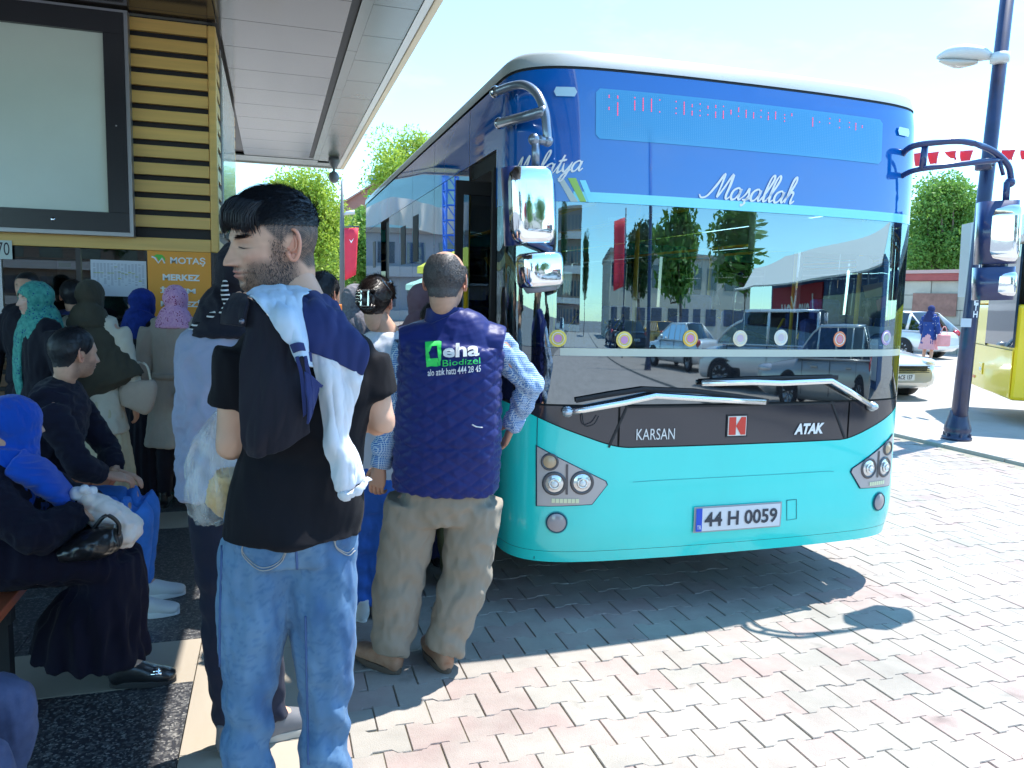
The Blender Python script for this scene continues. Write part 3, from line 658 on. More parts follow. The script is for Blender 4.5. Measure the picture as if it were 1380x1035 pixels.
q = MB(); q.box(2.62, 2.65, 4.4, 5.5, .4, 1.5); q.obj('driver_partition', mat('partition', (.35, .38, .4), .4), bus)
# rolled blind, hangings
A = [[bf(a, z, -.05) for a in np.linspace(.02, 1.0, 20)] for z in (1.93, 2.02, 2.112)]; mb = MB(); mb.grid(np.array(A)); mb.obj('sun_blind', mat('blind_cloth', (.85, .83, .76), .8, bump=.1, bscale=200), bus, True, solid=.004)
def hanging(px, py0, py1, beads, m):
    a, z0 = fuv(px, py0); _, z1 = fuv(px, py1); q = MB(); p = bf(a, z0, -.10); e = bf(a, z1, -.10); q.tube([p, e], .004, n=6)
    for f, r in beads: q.ball(p+(e-p)*f, r, 12, 8)
    for k in range(5): q.tube([e, e+np.array([(k-2)*.009, 0, -.06])], .003, n=5)
    q.obj('hanging_ornament', m, bus, True)
M_orn = mat('ivory_tassel', (.75, .73, .66), .6)
hanging(983, 332, 395, ((.25, .034), (.85, .02)), M_orn); hanging(1005, 370, 452, ((.15, .016), (.95, .026)), M_orn); hanging(1193, 345, 418, ((.1, .018), (.9, .024)), M_orn)
q = MB(); q.ball(bf(*fuv(1013, 371), -.11), .021); q.obj('dark_bead', mat('bead', (.01, .01, .08), .15), bus, True)
# ------------------------------------------------------------ front details
def PX(x, y): return fuv(x, y)
def dpoly(name, P, m, off=.003, parent=bus, cut=.07, smooth=True):
    V, F = poly_fill(P, cut); return mesh_obj(name, [bf(a, z, off) for a, z in V], F, m, parent, smooth)
def dpx(name, P, m, **k): return dpoly(name, [PX(*p) for p in P], m, **k)
def disc(name, a, z, r, m, off=.004, parent=bus, dome=.0, n=20):
    V = [bf(a, z, off+dome)]; F = []
    for k in range(n): t = 2*math.pi*k/n; V.append(bf(a+r*math.cos(t), z+r*math.sin(t), off))
    return mesh_obj(name, V, [(0, 1+k, 1+(k+1) % n) for k in range(n)], m, parent, dome > 0)
def ringd(name, a, z, r0, r1, m, off=.006, parent=bus, n=24):
    A = [[bf(a+r*math.cos(t), z+r*math.sin(t), o) for t in np.arange(n)*2*math.pi/n] for r, o in ((r0, off-.004), ((r0+r1)/2, off+.004), (r1, off-.004))]
    q = MB(); q.grid(np.array(A), close=True); return q.obj(name, m, parent, True)
def dline(name, P, w, m, off=.003, parent=bus, px=True, n=None):
    Q = [PX(*p) for p in P] if px else P; V, F = stroke2d(Q, w, n); return mesh_obj(name, [bf(a, z, off) for a, z in V], F, m, parent)
for P in ([(845, 548), (820, 603)], [(1120, 540), (1138, 590)]): dline('hood_gap', P, .012, M_rub, .004)
dline('hood_gap', [(-.655, 1.108), (.60, 1.108)], .010, M_rub, .004, px=False, n=30)
dline('panel_gap', [(-1.126, 1.05), (-1.126, .7), (-1.126, .31)], .004, M_tealline, .002, px=False)
dline('panel_gap', [(-.62, .72), (-.35, .725), (.5, .725), (.62, .72)], .003, mat('crease', (.008, .40, .42), .4), .002, px=False, n=24)
def headlight(P, ind, main, turn, led, fog, s):
    h = dpoly('headlight', P, M_tealline, .003); c = np.mean(P, 0); P2 = [tuple(c+(np.array(p)-c)*.955) for p in P]
    dpoly('bezel', P2, M_lampgrey, .008, h)
    for (a, z), r, ml in ((ind, .040, M_lensy), (main, .055, M_lens), (turn, .055, M_lens)):
        ringd('lamp_ring', a, z, r*1.12, r*.80, mat('ring_dark', (.10, .10, .11), .3, metal=.5), .014, h)
        disc('lamp', a, z, r*.82, ml, .011, h, .016); 
        if r > .05: ringd('reflector', a, z, r*.55, r*.30, M_lens, .024, h); disc('lamp', a, z, r*.28, mat('lamp_white', (.85, .85, .82), .1), .026, h, .01)
    a0, a1, z = led; q = MB()
    for k in range(7):
        aa = a0+(a1-a0)*k/7; q.add([bf(aa, z, .012), bf(aa+(a1-a0)/7*.85, z, .012), bf(aa+(a1-a0)/7*.85, z+.022, .012), bf(aa, z+.022, .012)], [(0, 1, 2, 3)])
    q.obj('daytime_lights', mat('led_lens', (.75, .78, .50), .3), h)
    dline('divider', [((main[0]*.42+turn[0]*.58)+.02*s, main[1]+.10), ((main[0]*.55+turn[0]*.45), main[1]-.055)], .012, mat('ring_dark', (.10, .10, .11), .3), .012, h, px=False)
    a, z = fog; disc('fog_recess', a, z, .058, mat('teal_shade', (.010, .30, .32), .4), .003); ringd('lamp_ring', a, z, .053, .046, M_tealline, .008); disc('fog_lamp', a, z, .047, mat('fog_lens', (.30, .27, .28), .15, coat=1), .009, bus, .014)
headlight([PX(722, 599), PX(817, 648), PX(819, 653), PX(798, 680), PX(722, 682)], PX(741, 622), PX(747, 651), PX(784, 650), (-1.045, -.905, PX(750, 677)[1]), PX(750, 704), -1)
ml = [(-a, z) for a, z in [PX(722, 599), PX(817, 648), PX(819, 653), PX(798, 680), PX(722, 682)]][::-1]
mi = lambda p, d=-.02: (-p[0]+d, p[1])
headlight([(a-.02, z) for a, z in ml], mi(PX(741, 622)), mi(PX(747, 651)), mi(PX(784, 650)), (.885, 1.02, PX(750, 677)[1]), mi(PX(750, 704), -.03), 1)
# plate
pl = [PX(936.5, 684.5), PX(1050, 677), PX(1051, 706.5), PX(937, 715.5)]
a0, a1, z0, z1 = pl[0][0], pl[0][0]+.52, .505, .617
pz = (pl[0][1]+pl[3][1])/2; z0, z1 = pz-.062, pz+.062
plate = dpoly('number_plate', [(a0-.01, z0-.008), (a1+.01, z0-.008), (a1+.01, z1+.008), (a0-.01, z1+.008)], mat('plate_frame', (.35, .36, .37), .4), .012)
dpoly('plate_face', [(a0, z0), (a1, z0), (a1, z1), (a0, z1)], mat('plate_white', (.68, .68, .70), .4), .015, plate); dpoly('blue_strip', [(a0, z0), (a0+.036, z0), (a0+.036, z1), (a0, z1)], mat('plate_blue', (.01, .08, .55), .4), .017, plate)
def ftext(name, txt, a, z, w, h, m, off=.004, parent=bus, **k):
    V, F = text_fit(txt, w, h, **k); return mesh_obj(name, [bf(a+x, z+y, off) for x, y in V], F, m, parent)
ftext('lettering', '44 H 0059', a0+.05, z0+.022, .45, .080, mat('plate_ink', (.04, .045, .06), .5), .018, plate, bold=.025); ftext('lettering', 'TR', a0+.006, z0+.012, .024, .022, M_white, .019, plate)
fl_ = [PX(1060, 674), PX(1073, 673), PX(1073, 699), PX(1060, 701)]; dline('tow_flap_gap', fl_+[fl_[0]], .004, M_tealline, .003, px=False)
# badge
B = [PX(979, 560), PX(1007, 557.5), PX(1006.5, 587), PX(979, 590)]; ba, bz, bw, bh = B[0][0], (B[3][1]+B[2][1])/2, B[1][0]-B[0][0], (B[0][1]-B[3][1])
bd = dpoly('badge', [(ba, bz), (ba+bw, bz), (ba+bw, bz+bh), (ba, bz+bh)], M_rub, .006); i_ = .012
dpoly('badge_face', [(ba+i_*.6, bz+i_*.6), (ba+bw-i_*.6, bz+i_*.6), (ba+bw-i_*.6, bz+bh-i_*.6), (ba+i_*.6, bz+bh-i_*.6)], mat('badge_white', (.75, .73, .66), .4), .008, bd)
M_red = mat('badge_red', (.65, .05, .03), .4); u = lambda x, y: (ba+i_+(bw-2*i_)*x, bz+i_+(bh-2*i_)*y)
dpoly('badge_red', [u(0, 0), u(.42, 0), u(.1, .5), u(.42, 1), u(0, 1)], M_red, .010, bd, cut=None); dpoly('badge_red', [u(.72, 0), u(1, 0), u(1, 1), u(.72, 1), u(.42, .5)], M_red, .010, bd, cut=None)
k0, k1 = PX(857, 593), PX(909, 580); ftext('lettering', 'KARSAN', k0[0], k0[1], k1[0]-k0[0], .058, mat('silver_print', (.72, .72, .70), .3), .005)
k0, k1 = PX(1069, 586), PX(1110, 572); MW = mat('white_badge', (.80, .80, .80), .3)
ftext('lettering', 'ATAK', k0[0], k0[1]+.002, k1[0]-k0[0], .060, MW, .006, bold=.05, shear=.25)
# blue top: display, marker lamps, stripes, script lettering
dp = [PX(803, 121), PX(1189, 168), PX(1188, 219), PX(803, 190)]; da0, da1, dz0_, dz1_ = dp[0][0], dp[1][0], 2.425, 2.665
r = .02; dis = dpoly('destination_display', [(da0+r, dz0_), (da1-r, dz0_), (da1, dz0_+r), (da1, dz1_-r), (da1-r, dz1_), (da0+r, dz1_), (da0, dz1_-r), (da0, dz0_+r)], gloss('display_film', (.03, .28, .56), 1.8, .06), .003)
q = MB(); qr = MB(); NC, NR = 150, 26; pa, pz_ = (da1-da0-.05)/NC, .0082
red = {3: [2, 3, 9, 10], 7: [2, 3, 6, 7, 8, 9, 10, 11, 12, 13], 15: [2, 4, 5, 6, 7, 8, 9], 19: [2, 3, 4, 5, 6, 7, 8, 9], 23: [2, 3, 4, 5, 6, 7, 8, 9], 27: [2, 9], 35: [2, 6, 9], 39: [2, 3, 4, 5, 6, 7, 8, 9], 43: [3, 4, 7, 8, 9], 47: [2, 6, 9], 51: [3, 4, 8], 55: [2, 3, 6, 7, 8, 9], 59: [2, 5, 6, 7, 8, 9], 63: [4, 5, 6], 67: [2, 3, 4, 7], 71: [3, 4, 5, 6, 7], 75: [4, 5, 6, 7], 79: [2, 6], 83: [3, 5, 6, 7], 87: [2, 3, 4, 5, 6], 92: [3, 5, 7], 96: [2, 3], 108: [3, 4, 5, 6, 7, 8], 112: [5], 118: [2, 5], 124: [2, 3, 7], 130: [3, 6], 134: [3, 4, 5, 6, 7], 138: [4, 5]}
for c in range(NC):
    for l in range(NR):
        a = da0+.03+c*pa; z = dz1_-.018-l*pz_; on = c in red and l in red[c]
        w = .0042 if on else .0022; off = .006 if on else .0045
        tgt = qr if on else q
        if not on and c % 1 == 0: tgt.add([bf(a, z, off), bf(a+w, z, off), bf(a+w, z+w, off), bf(a, z+w, off)], [(0, 1, 2, 3)])
        if on: tgt.add([bf(a, z, off), bf(a+w, z, off), bf(a+w, z+w*1.3, off), bf(a, z+w*1.3, off)], [(0, 1, 2, 3)])
tag(q.obj('unlit_dots', mat('dot', (.12, .38, .60), .5), dis), kind='stuff'); tag(qr.obj('lit_dots', mat('dot_red', (.8, .02, .05), .5, emit=(1, .03, .06, .35)), dis), kind='stuff')
for x, y in ((762, 124), (1215, 170)):
    p = PX(x, y) if x < 1000 else (-PX(762, 124)[0]-.02, 2.62); w, h = .055, .022
    dpoly('marker_lamp', [(p[0]-w*.8, p[1]-h), (p[0]+w*.8, p[1]-h), (p[0]+w, p[1]), (p[0]+w*.8, p[1]+h), (p[0]-w*.8, p[1]+h), (p[0]-w, p[1])], mat('marker_lens', (.45, .68, .80), .15, coat=1), .010)
for P, mm in (([(751, 240), (759, 240), (779, 272), (769, 272)], M_bandw), ([(765, 240), (776, 240), (790, 272), (782, 272)], mat('lime_stripe', (.35, .60, .12), .4)), ([(781, 243), (789, 243), (801, 273), (793, 273)], M_bandc)): dpx('slanted_stripe', P, mm, off=.004, cut=None)
GL = {'a': (1.15, [[(.85, .75), (.6, 1.0), (.2, .8), (.1, .35), (.3, 0), (.6, .1), (.85, .6), (.88, .95), (.85, .3), (1.0, .02), (1.25, .25)]]), 'l': (.6, [[(-.05, .15), (.3, .8), (.6, 1.9), (.45, 2.3), (.25, 1.9), (.2, .6), (.35, .02), (.65, .2)]]),
      'h': (1.0, [[(-.05, .15), (.3, .9), (.55, 1.9), (.4, 2.3), (.22, 1.8), (.15, 0)], [(.17, .4), (.45, .95), (.7, .85), (.68, .3), (.8, .02), (1.05, .25)]]), 's': (.8, [[(0, .1), (.35, .6), (.45, 1.0), (.55, .75), (.65, .4), (.5, .05), (.15, .05)], [(.5, .05), (.85, .25)], [(.4, -.05), (.5, -.25), (.35, -.42), (.15, -.35)]]),
      't': (.65, [[(0, .15), (.35, 1.0), (.45, 1.7), (.3, .5), (.4, .02), (.75, .25)], [(.05, 1.15), (.45, 1.17), (.85, 1.2)]]), 'y': (.95, [[(.05, .9), (.15, .3), (.4, .05), (.75, .5), (.85, .95)], [(.85, .95), (.75, 0), (.5, -.8), (.2, -.7), (.4, -.2), (1.05, .25)]]),
      'M': (1.8, [[(-1.1, .25), (-.8, .0), (-.3, .2), (.2, 1.2), (.55, 2.1), (.62, 1.2), (.62, .1), (.95, .9), (1.35, 2.1), (1.45, 1.2), (1.42, .3), (1.6, .0), (1.85, .25)]])}
def script(txt, a, z, w, m, off, slope=0., parent=bus):
    V = []; F = []; x = 0
    for ch in txt:
        adv, st = GL[ch]
        for s_ in st:
            v, f = stroke2d([(x+px_, py_) for px_, py_ in s_], [.10, .24, .16, .26, .12], n=len(s_)*4); n = len(V); V += [tuple(q) for q in v]; F += [tuple(i+n for i in g_) for g_ in f]
        x += adv
    V = np.array(V); V[:, 0] += V[:, 1]*.42; k = w/(V[:, 0].max()-V[:, 0].min()); V[:, 0] -= V[:, 0].min(); V *= k
    return mesh_obj('lettering', [bf(a+p[0], z+p[1]+p[0]*slope, off) for p in V], F, m, parent)
MWL = mat('white_vinyl', (.82, .82, .80), .5)
k0, k1 = PX(941, 262), PX(1074, 268); script('Masallah', k0[0], PX(990, 266)[1]-.012, k1[0]-k0[0], MWL, .005)
k1 = PX(786, 215); script('Malatya', k1[0]-.42, PX(740, 243)[1]-.0, .42, MWL, .005, .12)
for x, y, c in ((752, 456, (.75, .62, .12)), (841, 458, (.78, .62, .15)), (930, 456, (.75, .5, .08)), (997, 456, (.72, .68, .5)), (1052, 455, (.70, .72, .62)), (1131, 457, (.72, .25, .12)), (1194, 455, (.45, .32, .55))):
    a, z = PX(x, y); s_ = disc('round_sticker', a, z, .043, mat('st%d' % x, c, .5), .003); disc('sticker_centre', a, z, .02, mat('stc%d' % x, tuple(v*.5+.2 for v in (c[0], c[2], c[1])), .5), .005, s_); ringd('sticker_ring', a, z, .032, .027, MW, .006, s_)
for P, c in (([(1168, 385), (1196, 380), (1196, 398), (1172, 402)], (.55, .36, .10)), ([(1160, 345), (1178, 345), (1178, 368), (1160, 368)], (.55, .55, .55)), ([(1187, 405), (1201, 398), (1203, 412), (1189, 420)], (.8, .18, .25)), ([(822, 292), (850, 290), (850, 296), (822, 298)], (.5, .75, .7))):
    q = dpx('windscreen_sticker', P, mat('wst%d' % P[0][0], c, .6), off=-.03, cut=None)
P = [PX(*p) for p in ((1070, 383), (1098, 383), (1098, 403), (1070, 403))]; 
# ------------------------------------------------------------ wipers
def pxo(px, py, off): a, z = PX(px, py); return bf(a, z, off)
def wiper(arm, blade, piv):
    q = MB(); q.tube([pxo(x, y, o) for x, y, o in arm], [.007]*2+[.009]*(len(arm)-2), [.015]*len(arm), xd=(0, -1, 0), n=8, sq=4); w = q.obj('wiper', mat('wiper_chrome', (.78, .80, .80), .2, metal=.85), bus, True)
    q = MB(); q.tube([pxo(x, y, .022) for x, y in blade], .006, .014, xd=(0, -1, 0), n=6); q.obj('blade', M_rub, w)
    q = MB(); q.ball(pxo(*piv, .03), (.03, .025, .022)); q.tube([pxo(*piv, .005), pxo(*piv, .03)], .028); q.obj('pivot', mat('pivot_grey', (.50, .55, .6), .25, metal=.6), w, True)
wiper([(1027, 541, .03), (955, 537, .045), (878, 532, .05), (838, 541, .05), (784, 551, .045), (764, 554, .035)], [(775, 539), (820, 531), (866, 524), (938, 527), (1000, 535), (1032, 540)], (764, 554))
wiper([(942, 516, .03), (1010, 514, .045), (1046, 515, .05), (1112, 512, .05), (1138, 527, .045), (1168, 546, .035)], [(944, 514), (1000, 511), (1060, 509), (1125, 508)], (1171, 547))
q = MB(); q.tube([pxo(783, 556, .02), pxo(786, 572, .03), pxo(798, 570, .03), pxo(805, 560, .02)], .003, res=16, n=6); q.obj('washer_hose', M_rub, bus, True)
# ------------------------------------------------------------ mirrors
def shell(c0, c1, w, d, name, m, parent, yaw=0., lens=True):
    """rounded mirror housing between bottom point c0 and top point c1 (centre line), width w, depth d"""
    c0, c1 = np.array(c0), np.array(c1); cy, sy = math.cos(yaw), math.sin(yaw); xd = (cy, sy, 0)
    fs = [0, .02, .08, .2, .5, .8, .92, .98, 1]; sc = [.6, .8, .94, 1, 1.0, 1, .95, .82, .6]
    P = [c0+(c1-c0)*f for f in fs]; q = MB(); q.tube(P, [w/2*s for s in sc], [d/2*s for s in sc], n=40, xd=xd, sq=4.2)
    return q.obj(name, m, parent, True)
YM = 3.42
def mir(px, py, y=YM): return atY(px, py, y)
mg = mir(722, 275); lm = shell(mir(716, 330), mir(712, 225), .215, .15, 'mirror', M_chrome, bus, .12)
q = MB(); q.tube([mir(712, 225)+(0, .03, .0), mir(716, 330)+(0, .03, .0)], .115, .06, n=24, sq=4, xd=(1, .12, 0)); q.obj('back_cover', M_tubeb, lm, True)
q = MB(); q.tube([mir(718, 334), mir(721, 325)], .095, .055, n=24, xd=(1, .1, 0)); q.obj('gap_cover', M_tubeb, lm, True)
l2 = shell(mir(729, 388), mir(726, 340), .205, .15, 'lower_mirror', M_chrome, lm, .15); q = MB(); q.tube([mir(730, 393), mir(729, 384)], [.075, .092], [.05, .062], n=24, xd=(1, .15, 0)); q.obj('bottom_rim', mat('grey_plastic', (.20, .21, .24), .5), l2, True)
armL = [(668, 124, 3.80), (690, 116, 3.7), (708, 115, 3.6), (724, 127, 3.50), (734, 150, 3.44), (737, 175, 3.42), (738, 190, 3.42)]
q = MB(); q.tube([mir(*p) for p in armL], .021, n=12, res=28); q.tube([mir(738, 190), mir(722, 188)], .021); q.tube([mir(722, 186), mir(722, 226)], .019); q.ball(mir(720, 188), .028); q.ball(mir(738, 190), .026)
q.tube([mir(734, 150), mir(705, 158, 3.6), mir(674, 166, 3.8)], .024); q.obj('mirror_arm', mat('grey_tube', (.22, .27, .34), .28, metal=.5, coat=.5), lm, True)
q = MB(); q.ball(mir(668, 124, 3.82), .03); q.ball(mir(674, 166, 3.82), .03); q.obj('bolt', M_chrome, lm, True)
YM2 = 3.40
m2 = lambda x, y, d=0: mir(x, y, YM2+d)
rm = shell(m2(1348, 354), m2(1353, 276), .175, .12, 'mirror', M_chrome, bus, -.75); q = MB(); q.tube([m2(1340, 356, .04), m2(1345, 272, .04)], .10, .085, n=28, sq=4, xd=(.8, -.6, 0)); q.obj('back_cover', M_tubeb, rm, True)
r2 = shell(m2(1347, 400), m2(1349, 366), .155, .12, 'lower_mirror', M_chrome, rm, -.75); q = MB(); q.tube([m2(1337, 404, .04), m2(1339, 360, .04)], .10, .085, n=28, sq=4, xd=(.8, -.6, 0)); q.obj('back_cover', M_tubeb, r2, True)
q = MB(); q.tube([m2(1340, 362, .04), m2(1341, 352, .04)], .07, .06, n=16); q.obj('link', M_tubeb, rm, True)
fy = 3.78
q = MB(); arc = [m2(1190, 275, .36), m2(1199, 240, .34), m2(1213, 213, .25), m2(1228, 198, .15), m2(1262, 192, .06), m2(1300, 191, 0), m2(1335, 202, 0), m2(1358, 222, 0), m2(1363, 244, 0)]
q.tube(arc, .017, n=10, res=40); q.tube([m2(1199, 250, .34), m2(1228, 231, .15), m2(1280, 223, .03), m2(1350, 215, 0)], .015, n=10, res=20); q.tube([m2(1247, 195, .1), m2(1243, 228, .1)], .022, .012)
q.tube([m2(1347, 216), m2(1352, 236)], .011); q.ball(m2(1361, 246), .028); q.tube([m2(1361, 246), m2(1357, 246), m2(1355, 280)], .018); q.ball(m2(1188, 276, .38), .03); q.obj('mirror_arm', M_tubeb, rm, True)
# wheels
def wheel(c, r, w, parent, ax=0, rimm=None, sp=8):
    c = np.array(c, float); t = lathe([(r*.62, -w/2), (r*.93, -w/2), (r, -w*.38), (r, w*.38), (r*.93, w/2), (r*.62, w/2)], c, 28, ax).obj('tyre', M_rub, None if parent is None else parent, True)
    rm_ = rimm or mat('rim', (.45, .46, .48), .3, metal=.7)
    ri = lathe([(0, -w*.30), (r*.15, -w*.33), (r*.2, -w*.2), (r*.5, -w*.18), (r*.6, -w*.42), (r*.64, -w*.42), (r*.64, w*.42), (r*.2, w*.3), (0, w*.33)], c, 28, ax).obj('rim', rm_, t, True)
    q = MB()
    for k in range(sp):
        a = 2*math.pi*k/sp; u_, v_ = math.cos(a), math.sin(a); p, e = .15*r, .6*r
        P = [np.array([s*w*.42, p*u_, p*v_]) for s in (-1, 1)]
        for s in (-1, 1):
            A_ = np.array([s*w*.34, p*u_, p*v_]); B_ = np.array([s*w*.42, e*u_, e*v_])
            if ax == 1: A_ = A_[[1, 0, 2]]; B_ = B_[[1, 0, 2]]
            q.tube([c+A_, c+B_], r*.07, r*.03, n=6)
    q.obj('spokes', rm_, t, True); return t
for x in (X0+.16, X1-.16):
    for y in (6.35, 9.4 if x < 2 else 9.4): wheel((x, y, .40), .40, .26, bus)
bb('underbody', M_rub, X0+.12, X1-.12, 3.75, YR-.2, .32, .36)
for x0_, x1_ in ((X0+.03, X0+.30), (X1-.30, X1-.03)): bb('wheel_arch', M_rub, x0_, x1_, 5.94, 6.76, .40, .98)
# ============================================================ trees, street, vehicles
M_bark = mat('bark', (.16, .12, .09), .9, var=.3, vscale=6, bump=.5, bscale=20)
def leafmat(name, col, tr=.35):
    if name in MATS: return MATS[name]
    m = mat(name, col, .55, var=.35, vscale=.9); nt = m.node_tree; N = nt.nodes; L = nt.links; p = N['Principled BSDF']; o = [n for n in N if n.type == 'OUTPUT_MATERIAL'][0]
    t = N.new('ShaderNodeBsdfTranslucent'); t.inputs[0].default_value = (*[min(1, c*1.5) for c in col], 1); x = N.new('ShaderNodeMixShader'); x.inputs[0].default_value = tr
    L.new(p.outputs[0], x.inputs[1]); L.new(t.outputs[0], x.inputs[2]); L.new(x.outputs[0], o.inputs[0]); return m
def tree(base, h, rx, rz, n, leaf, m, label, group=None, trunk_h=None, seed=1, shape=1., clumps=40, name='tree', cz=None):
    r = np.random.RandomState(seed); base = np.array(base, float); t = empty(name, tuple(base)); tag(t, label, 'tree' if name == 'tree' else 'bush', group)
    th = trunk_h or h*.35; cz = h-rz if cz is None else cz; q = MB()
    P = [(0, 0, 0), (.03*h, 0, th*.5), (.01*h, .02*h, th), (0, 0, cz+rz*.4)]; q.tube(np.array(P)+base, [.028*h, .02*h, .016*h, .004*h], n=9, res=12)
    C = []
    for k in range(clumps):
        d = r.randn(3); d /= np.linalg.norm(d); f = r.rand()**.45*.85; c = d*f*np.array([rx, rx, rz]); 
        if c[2] < 0: c[:2] *= .9
        c = c+np.array([0, 0, cz]); C.append(c)
        if k % 3 == 0:
            s_ = np.array([0, 0, th+(c[2]-th)*.3*r.rand()]); q.tube(np.array([s_, (s_+c)/2+r.randn(3)*.04*h, c])+base, [.009*h, .006*h, .0015*h], n=5, res=6)
    q.obj('trunk', M_bark, t, True)
    C = np.array(C); k = r.randint(0, clumps, n); rr_ = (rx*.28+rx*.22*r.rand(clumps))[k]
    d = r.randn(n, 3); d /= np.linalg.norm(d, axis=1)[:, None]; pc = C[k]+d*(rr_*r.rand(n)**.4)[:, None]*np.array([1, 1, .8*rz/rx if rz/rx > 1 else .8])+base
    a = r.randn(n, 3); a /= np.linalg.norm(a, axis=1)[:, None]; b = np.cross(a, r.randn(n, 3)); b /= np.linalg.norm(b, axis=1)[:, None]; s = leaf*(.6+.8*r.rand(n))[:, None]
    V = np.stack([pc-a*s, pc-b*s*.45+a*s*.1, pc+a*s, pc+b*s*.45+a*s*.1], 1).reshape(-1, 3); F = np.arange(4*n).reshape(-1, 4)
    o = mesh_obj('crown', V, F, m, t); tag(o, kind='stuff'); return t
LY = leafmat('leaf_yellow_green', (.30, .40, .05)); LG = leafmat('leaf_green', (.12, .24, .04)); LD = leafmat('leaf_dark', (.03, .075, .02))
tree(tuple(atD(412, 400, 38)[:2])+(0,), 7.9, 2.3, 3.3, 26000, .085, LY, 'bright yellow-green tree between the kiosk and the banner pole', seed=3, clumps=70)
tree(tuple(atD(372, 400, 44)[:2])+(0,), 6.0, 2.2, 2.4, 7000, .15, LY, 'low yellow-green tree half hidden by the kiosk edge', seed=8)
tree(tuple(atD(497, 400, 42)[:2])+(0,), 6.2, 1.6, 2.6, 15000, .09, LG, 'green tree beside the rear of the bus, right of the banner', seed=5, clumps=50)
tree(tuple(atD(440, 400, 52)[:2])+(0,), 6.5, 3.0, 2.8, 9000, .17, LG, 'green tree behind the banner pole', seed=15, clumps=50)
tree(tuple(atD(548, 300, 36)[:2])+(0,), 9.2, 1.9, 2.6, 16000, .08, LY, 'tree top showing above the bus roof', seed=6)
tree(tuple(atD(487, 400, 30)[:2])+(0,), 1.8, .55, .8, 3000, .07, LY, 'round clipped bush at the foot of the banner pole', seed=7, name='bush', trunk_h=.3, clumps=14)
tree(tuple(atD(1262, 400, 42)[:2])+(0,), 8.2, 2.1, 3.0, 26000, .085, LG, 'tall green tree behind the stone wall between bus and lamp post', seed=9, clumps=70)
tree(tuple(atD(1240, 400, 46)[:2])+(0,), 7.6, 2.0, 2.9, 15000, .085, LY, 'pale green tree behind the stone wall beside the bus', seed=19, clumps=50)
tree(tuple(atD(1296, 400, 44)[:2])+(0,), 6.4, 1.3, 2.0, 5000, .13, LY, 'small pale tree right behind the lamp post', seed=29, clumps=30)
for i, (x, y, h) in enumerate(((9.5, 14, 6.5), (9, 20, 7), (10.5, 26, 7))): tree((x, y+6, 0), h, 2.2, 2.6, 5000, .15, LG if i else LY, ('light green tree seen through the bus windows', 'green tree behind the bus, farther down the road', 'farthest tree on the road behind the bus')[i], seed=30+i)
# lamp post
M_pole = mat('pole_blue_black', (.012, .022, .07), .4, coat=.3, var=.3, vscale=5)
def lamp_post(base, top, label, head=True):
    base = np.array(base, float); top = np.array(top, float); t = empty('lamp_post', tuple(base)); tag(t, label, 'lamp post'); ax = (top-base)/np.linalg.norm(top-base)
    q = MB(); q.tube([base+ax*.2, base+ax*1.2, top], [.095, .088, .07], n=20); q.obj('pole', M_pole, t, True)
    q = MB(); A = []
    for r, h in ((.0, .0), (.17, 0), (.17, .035), (.13, .05), (.155, .12), (.15, .16), (.125, .24), (.105, .32), (.10, .36), (.09, .37)): A.append((r, h))
    lathe(A, base, 24).obj('base', M_pole, t, True)
    q = MB()
    for k in range(6): a = k*math.pi/3; q.tube([base+(.145*math.cos(a), .145*math.sin(a), 0), base+(.145*math.cos(a), .145*math.sin(a), .085)], .016, n=6)
    q.obj('bolt', M_pole, t); return t, ax
PB = atZ(1289, 592, .01); t, ax = lamp_post(PB, atD(1372, -130, 10.75), 'tall dark blue street lamp post on the kerb right of the bus')
M_lampw = mat('lamp_head_white', (.55, .55, .55), .4); D_ = 10.7
f = lambda x, y, d=0: atD(x, y, D_+d)
q = MB(); q.tube([f(1262, 79), f(1266, 77), f(1280, 73), f(1300, 72), f(1322, 73), f(1335, 76)], [.02, .06, .13, .16, .13, .05], [.012, .035, .075, .095, .075, .04], n=18, res=20, xd=(.7, .7, 0)); lh = q.obj('lamp_head', M_lampw, t, True)
q = MB(); q.tube([f(1266, 82), f(1290, 86), f(1318, 84)], [.05, .12, .05], [.02, .045, .02], n=14, res=10, xd=(.7, .7, 0)); q.obj('lens', mat('lamp_glass', (.45, .42, .38), .2, coat=.8), lh, True)
q = MB(); q.tube([f(1333, 77), f(1352, 78)], .035); q.tube([f(1341, 74), f(1341, 84)], .03); q.tube([f(1348, 72), f(1347, 84)], .10, n=16); q.obj('bracket', M_lampw, t, True)
q = MB(); q.tube([f(1312, 222), f(1340, 222)], .012); q.tube([f(1326, 215), f(1325, 229)], .088, n=16); q.obj('clamp', M_pole, t, True)
# vertical white lettering on the pole
txt = 'ISTOZAWETH'; q = MB()
for k, ch in enumerate(txt):
    x, y = 1318-k*.75, 345+k*9.2; p = atD(x, y, D_-.22); V, F = text_fit(ch, .05, .075, bold=.02); rt = np.array([CR[0], CR[1], 0]); q.add([p+rt*v[0]+np.array([0, 0, v[1]]) for v in V], F)
q.obj('lettering', M_white, t)
q = MB(); p = atD(1302, 435, D_-.20); q.box(-.06, .06, -.004, .004, -.05, .05); q.V = [tuple(p+np.array([CR[0], CR[1], 0])*v[0]+np.array([CF[0], CF[1], 0])*v[1]+np.array([0, 0, v[2]])) for v in q.V]; q.obj('sticker', mat('sticker', (.5, .55, .6), .6), t)
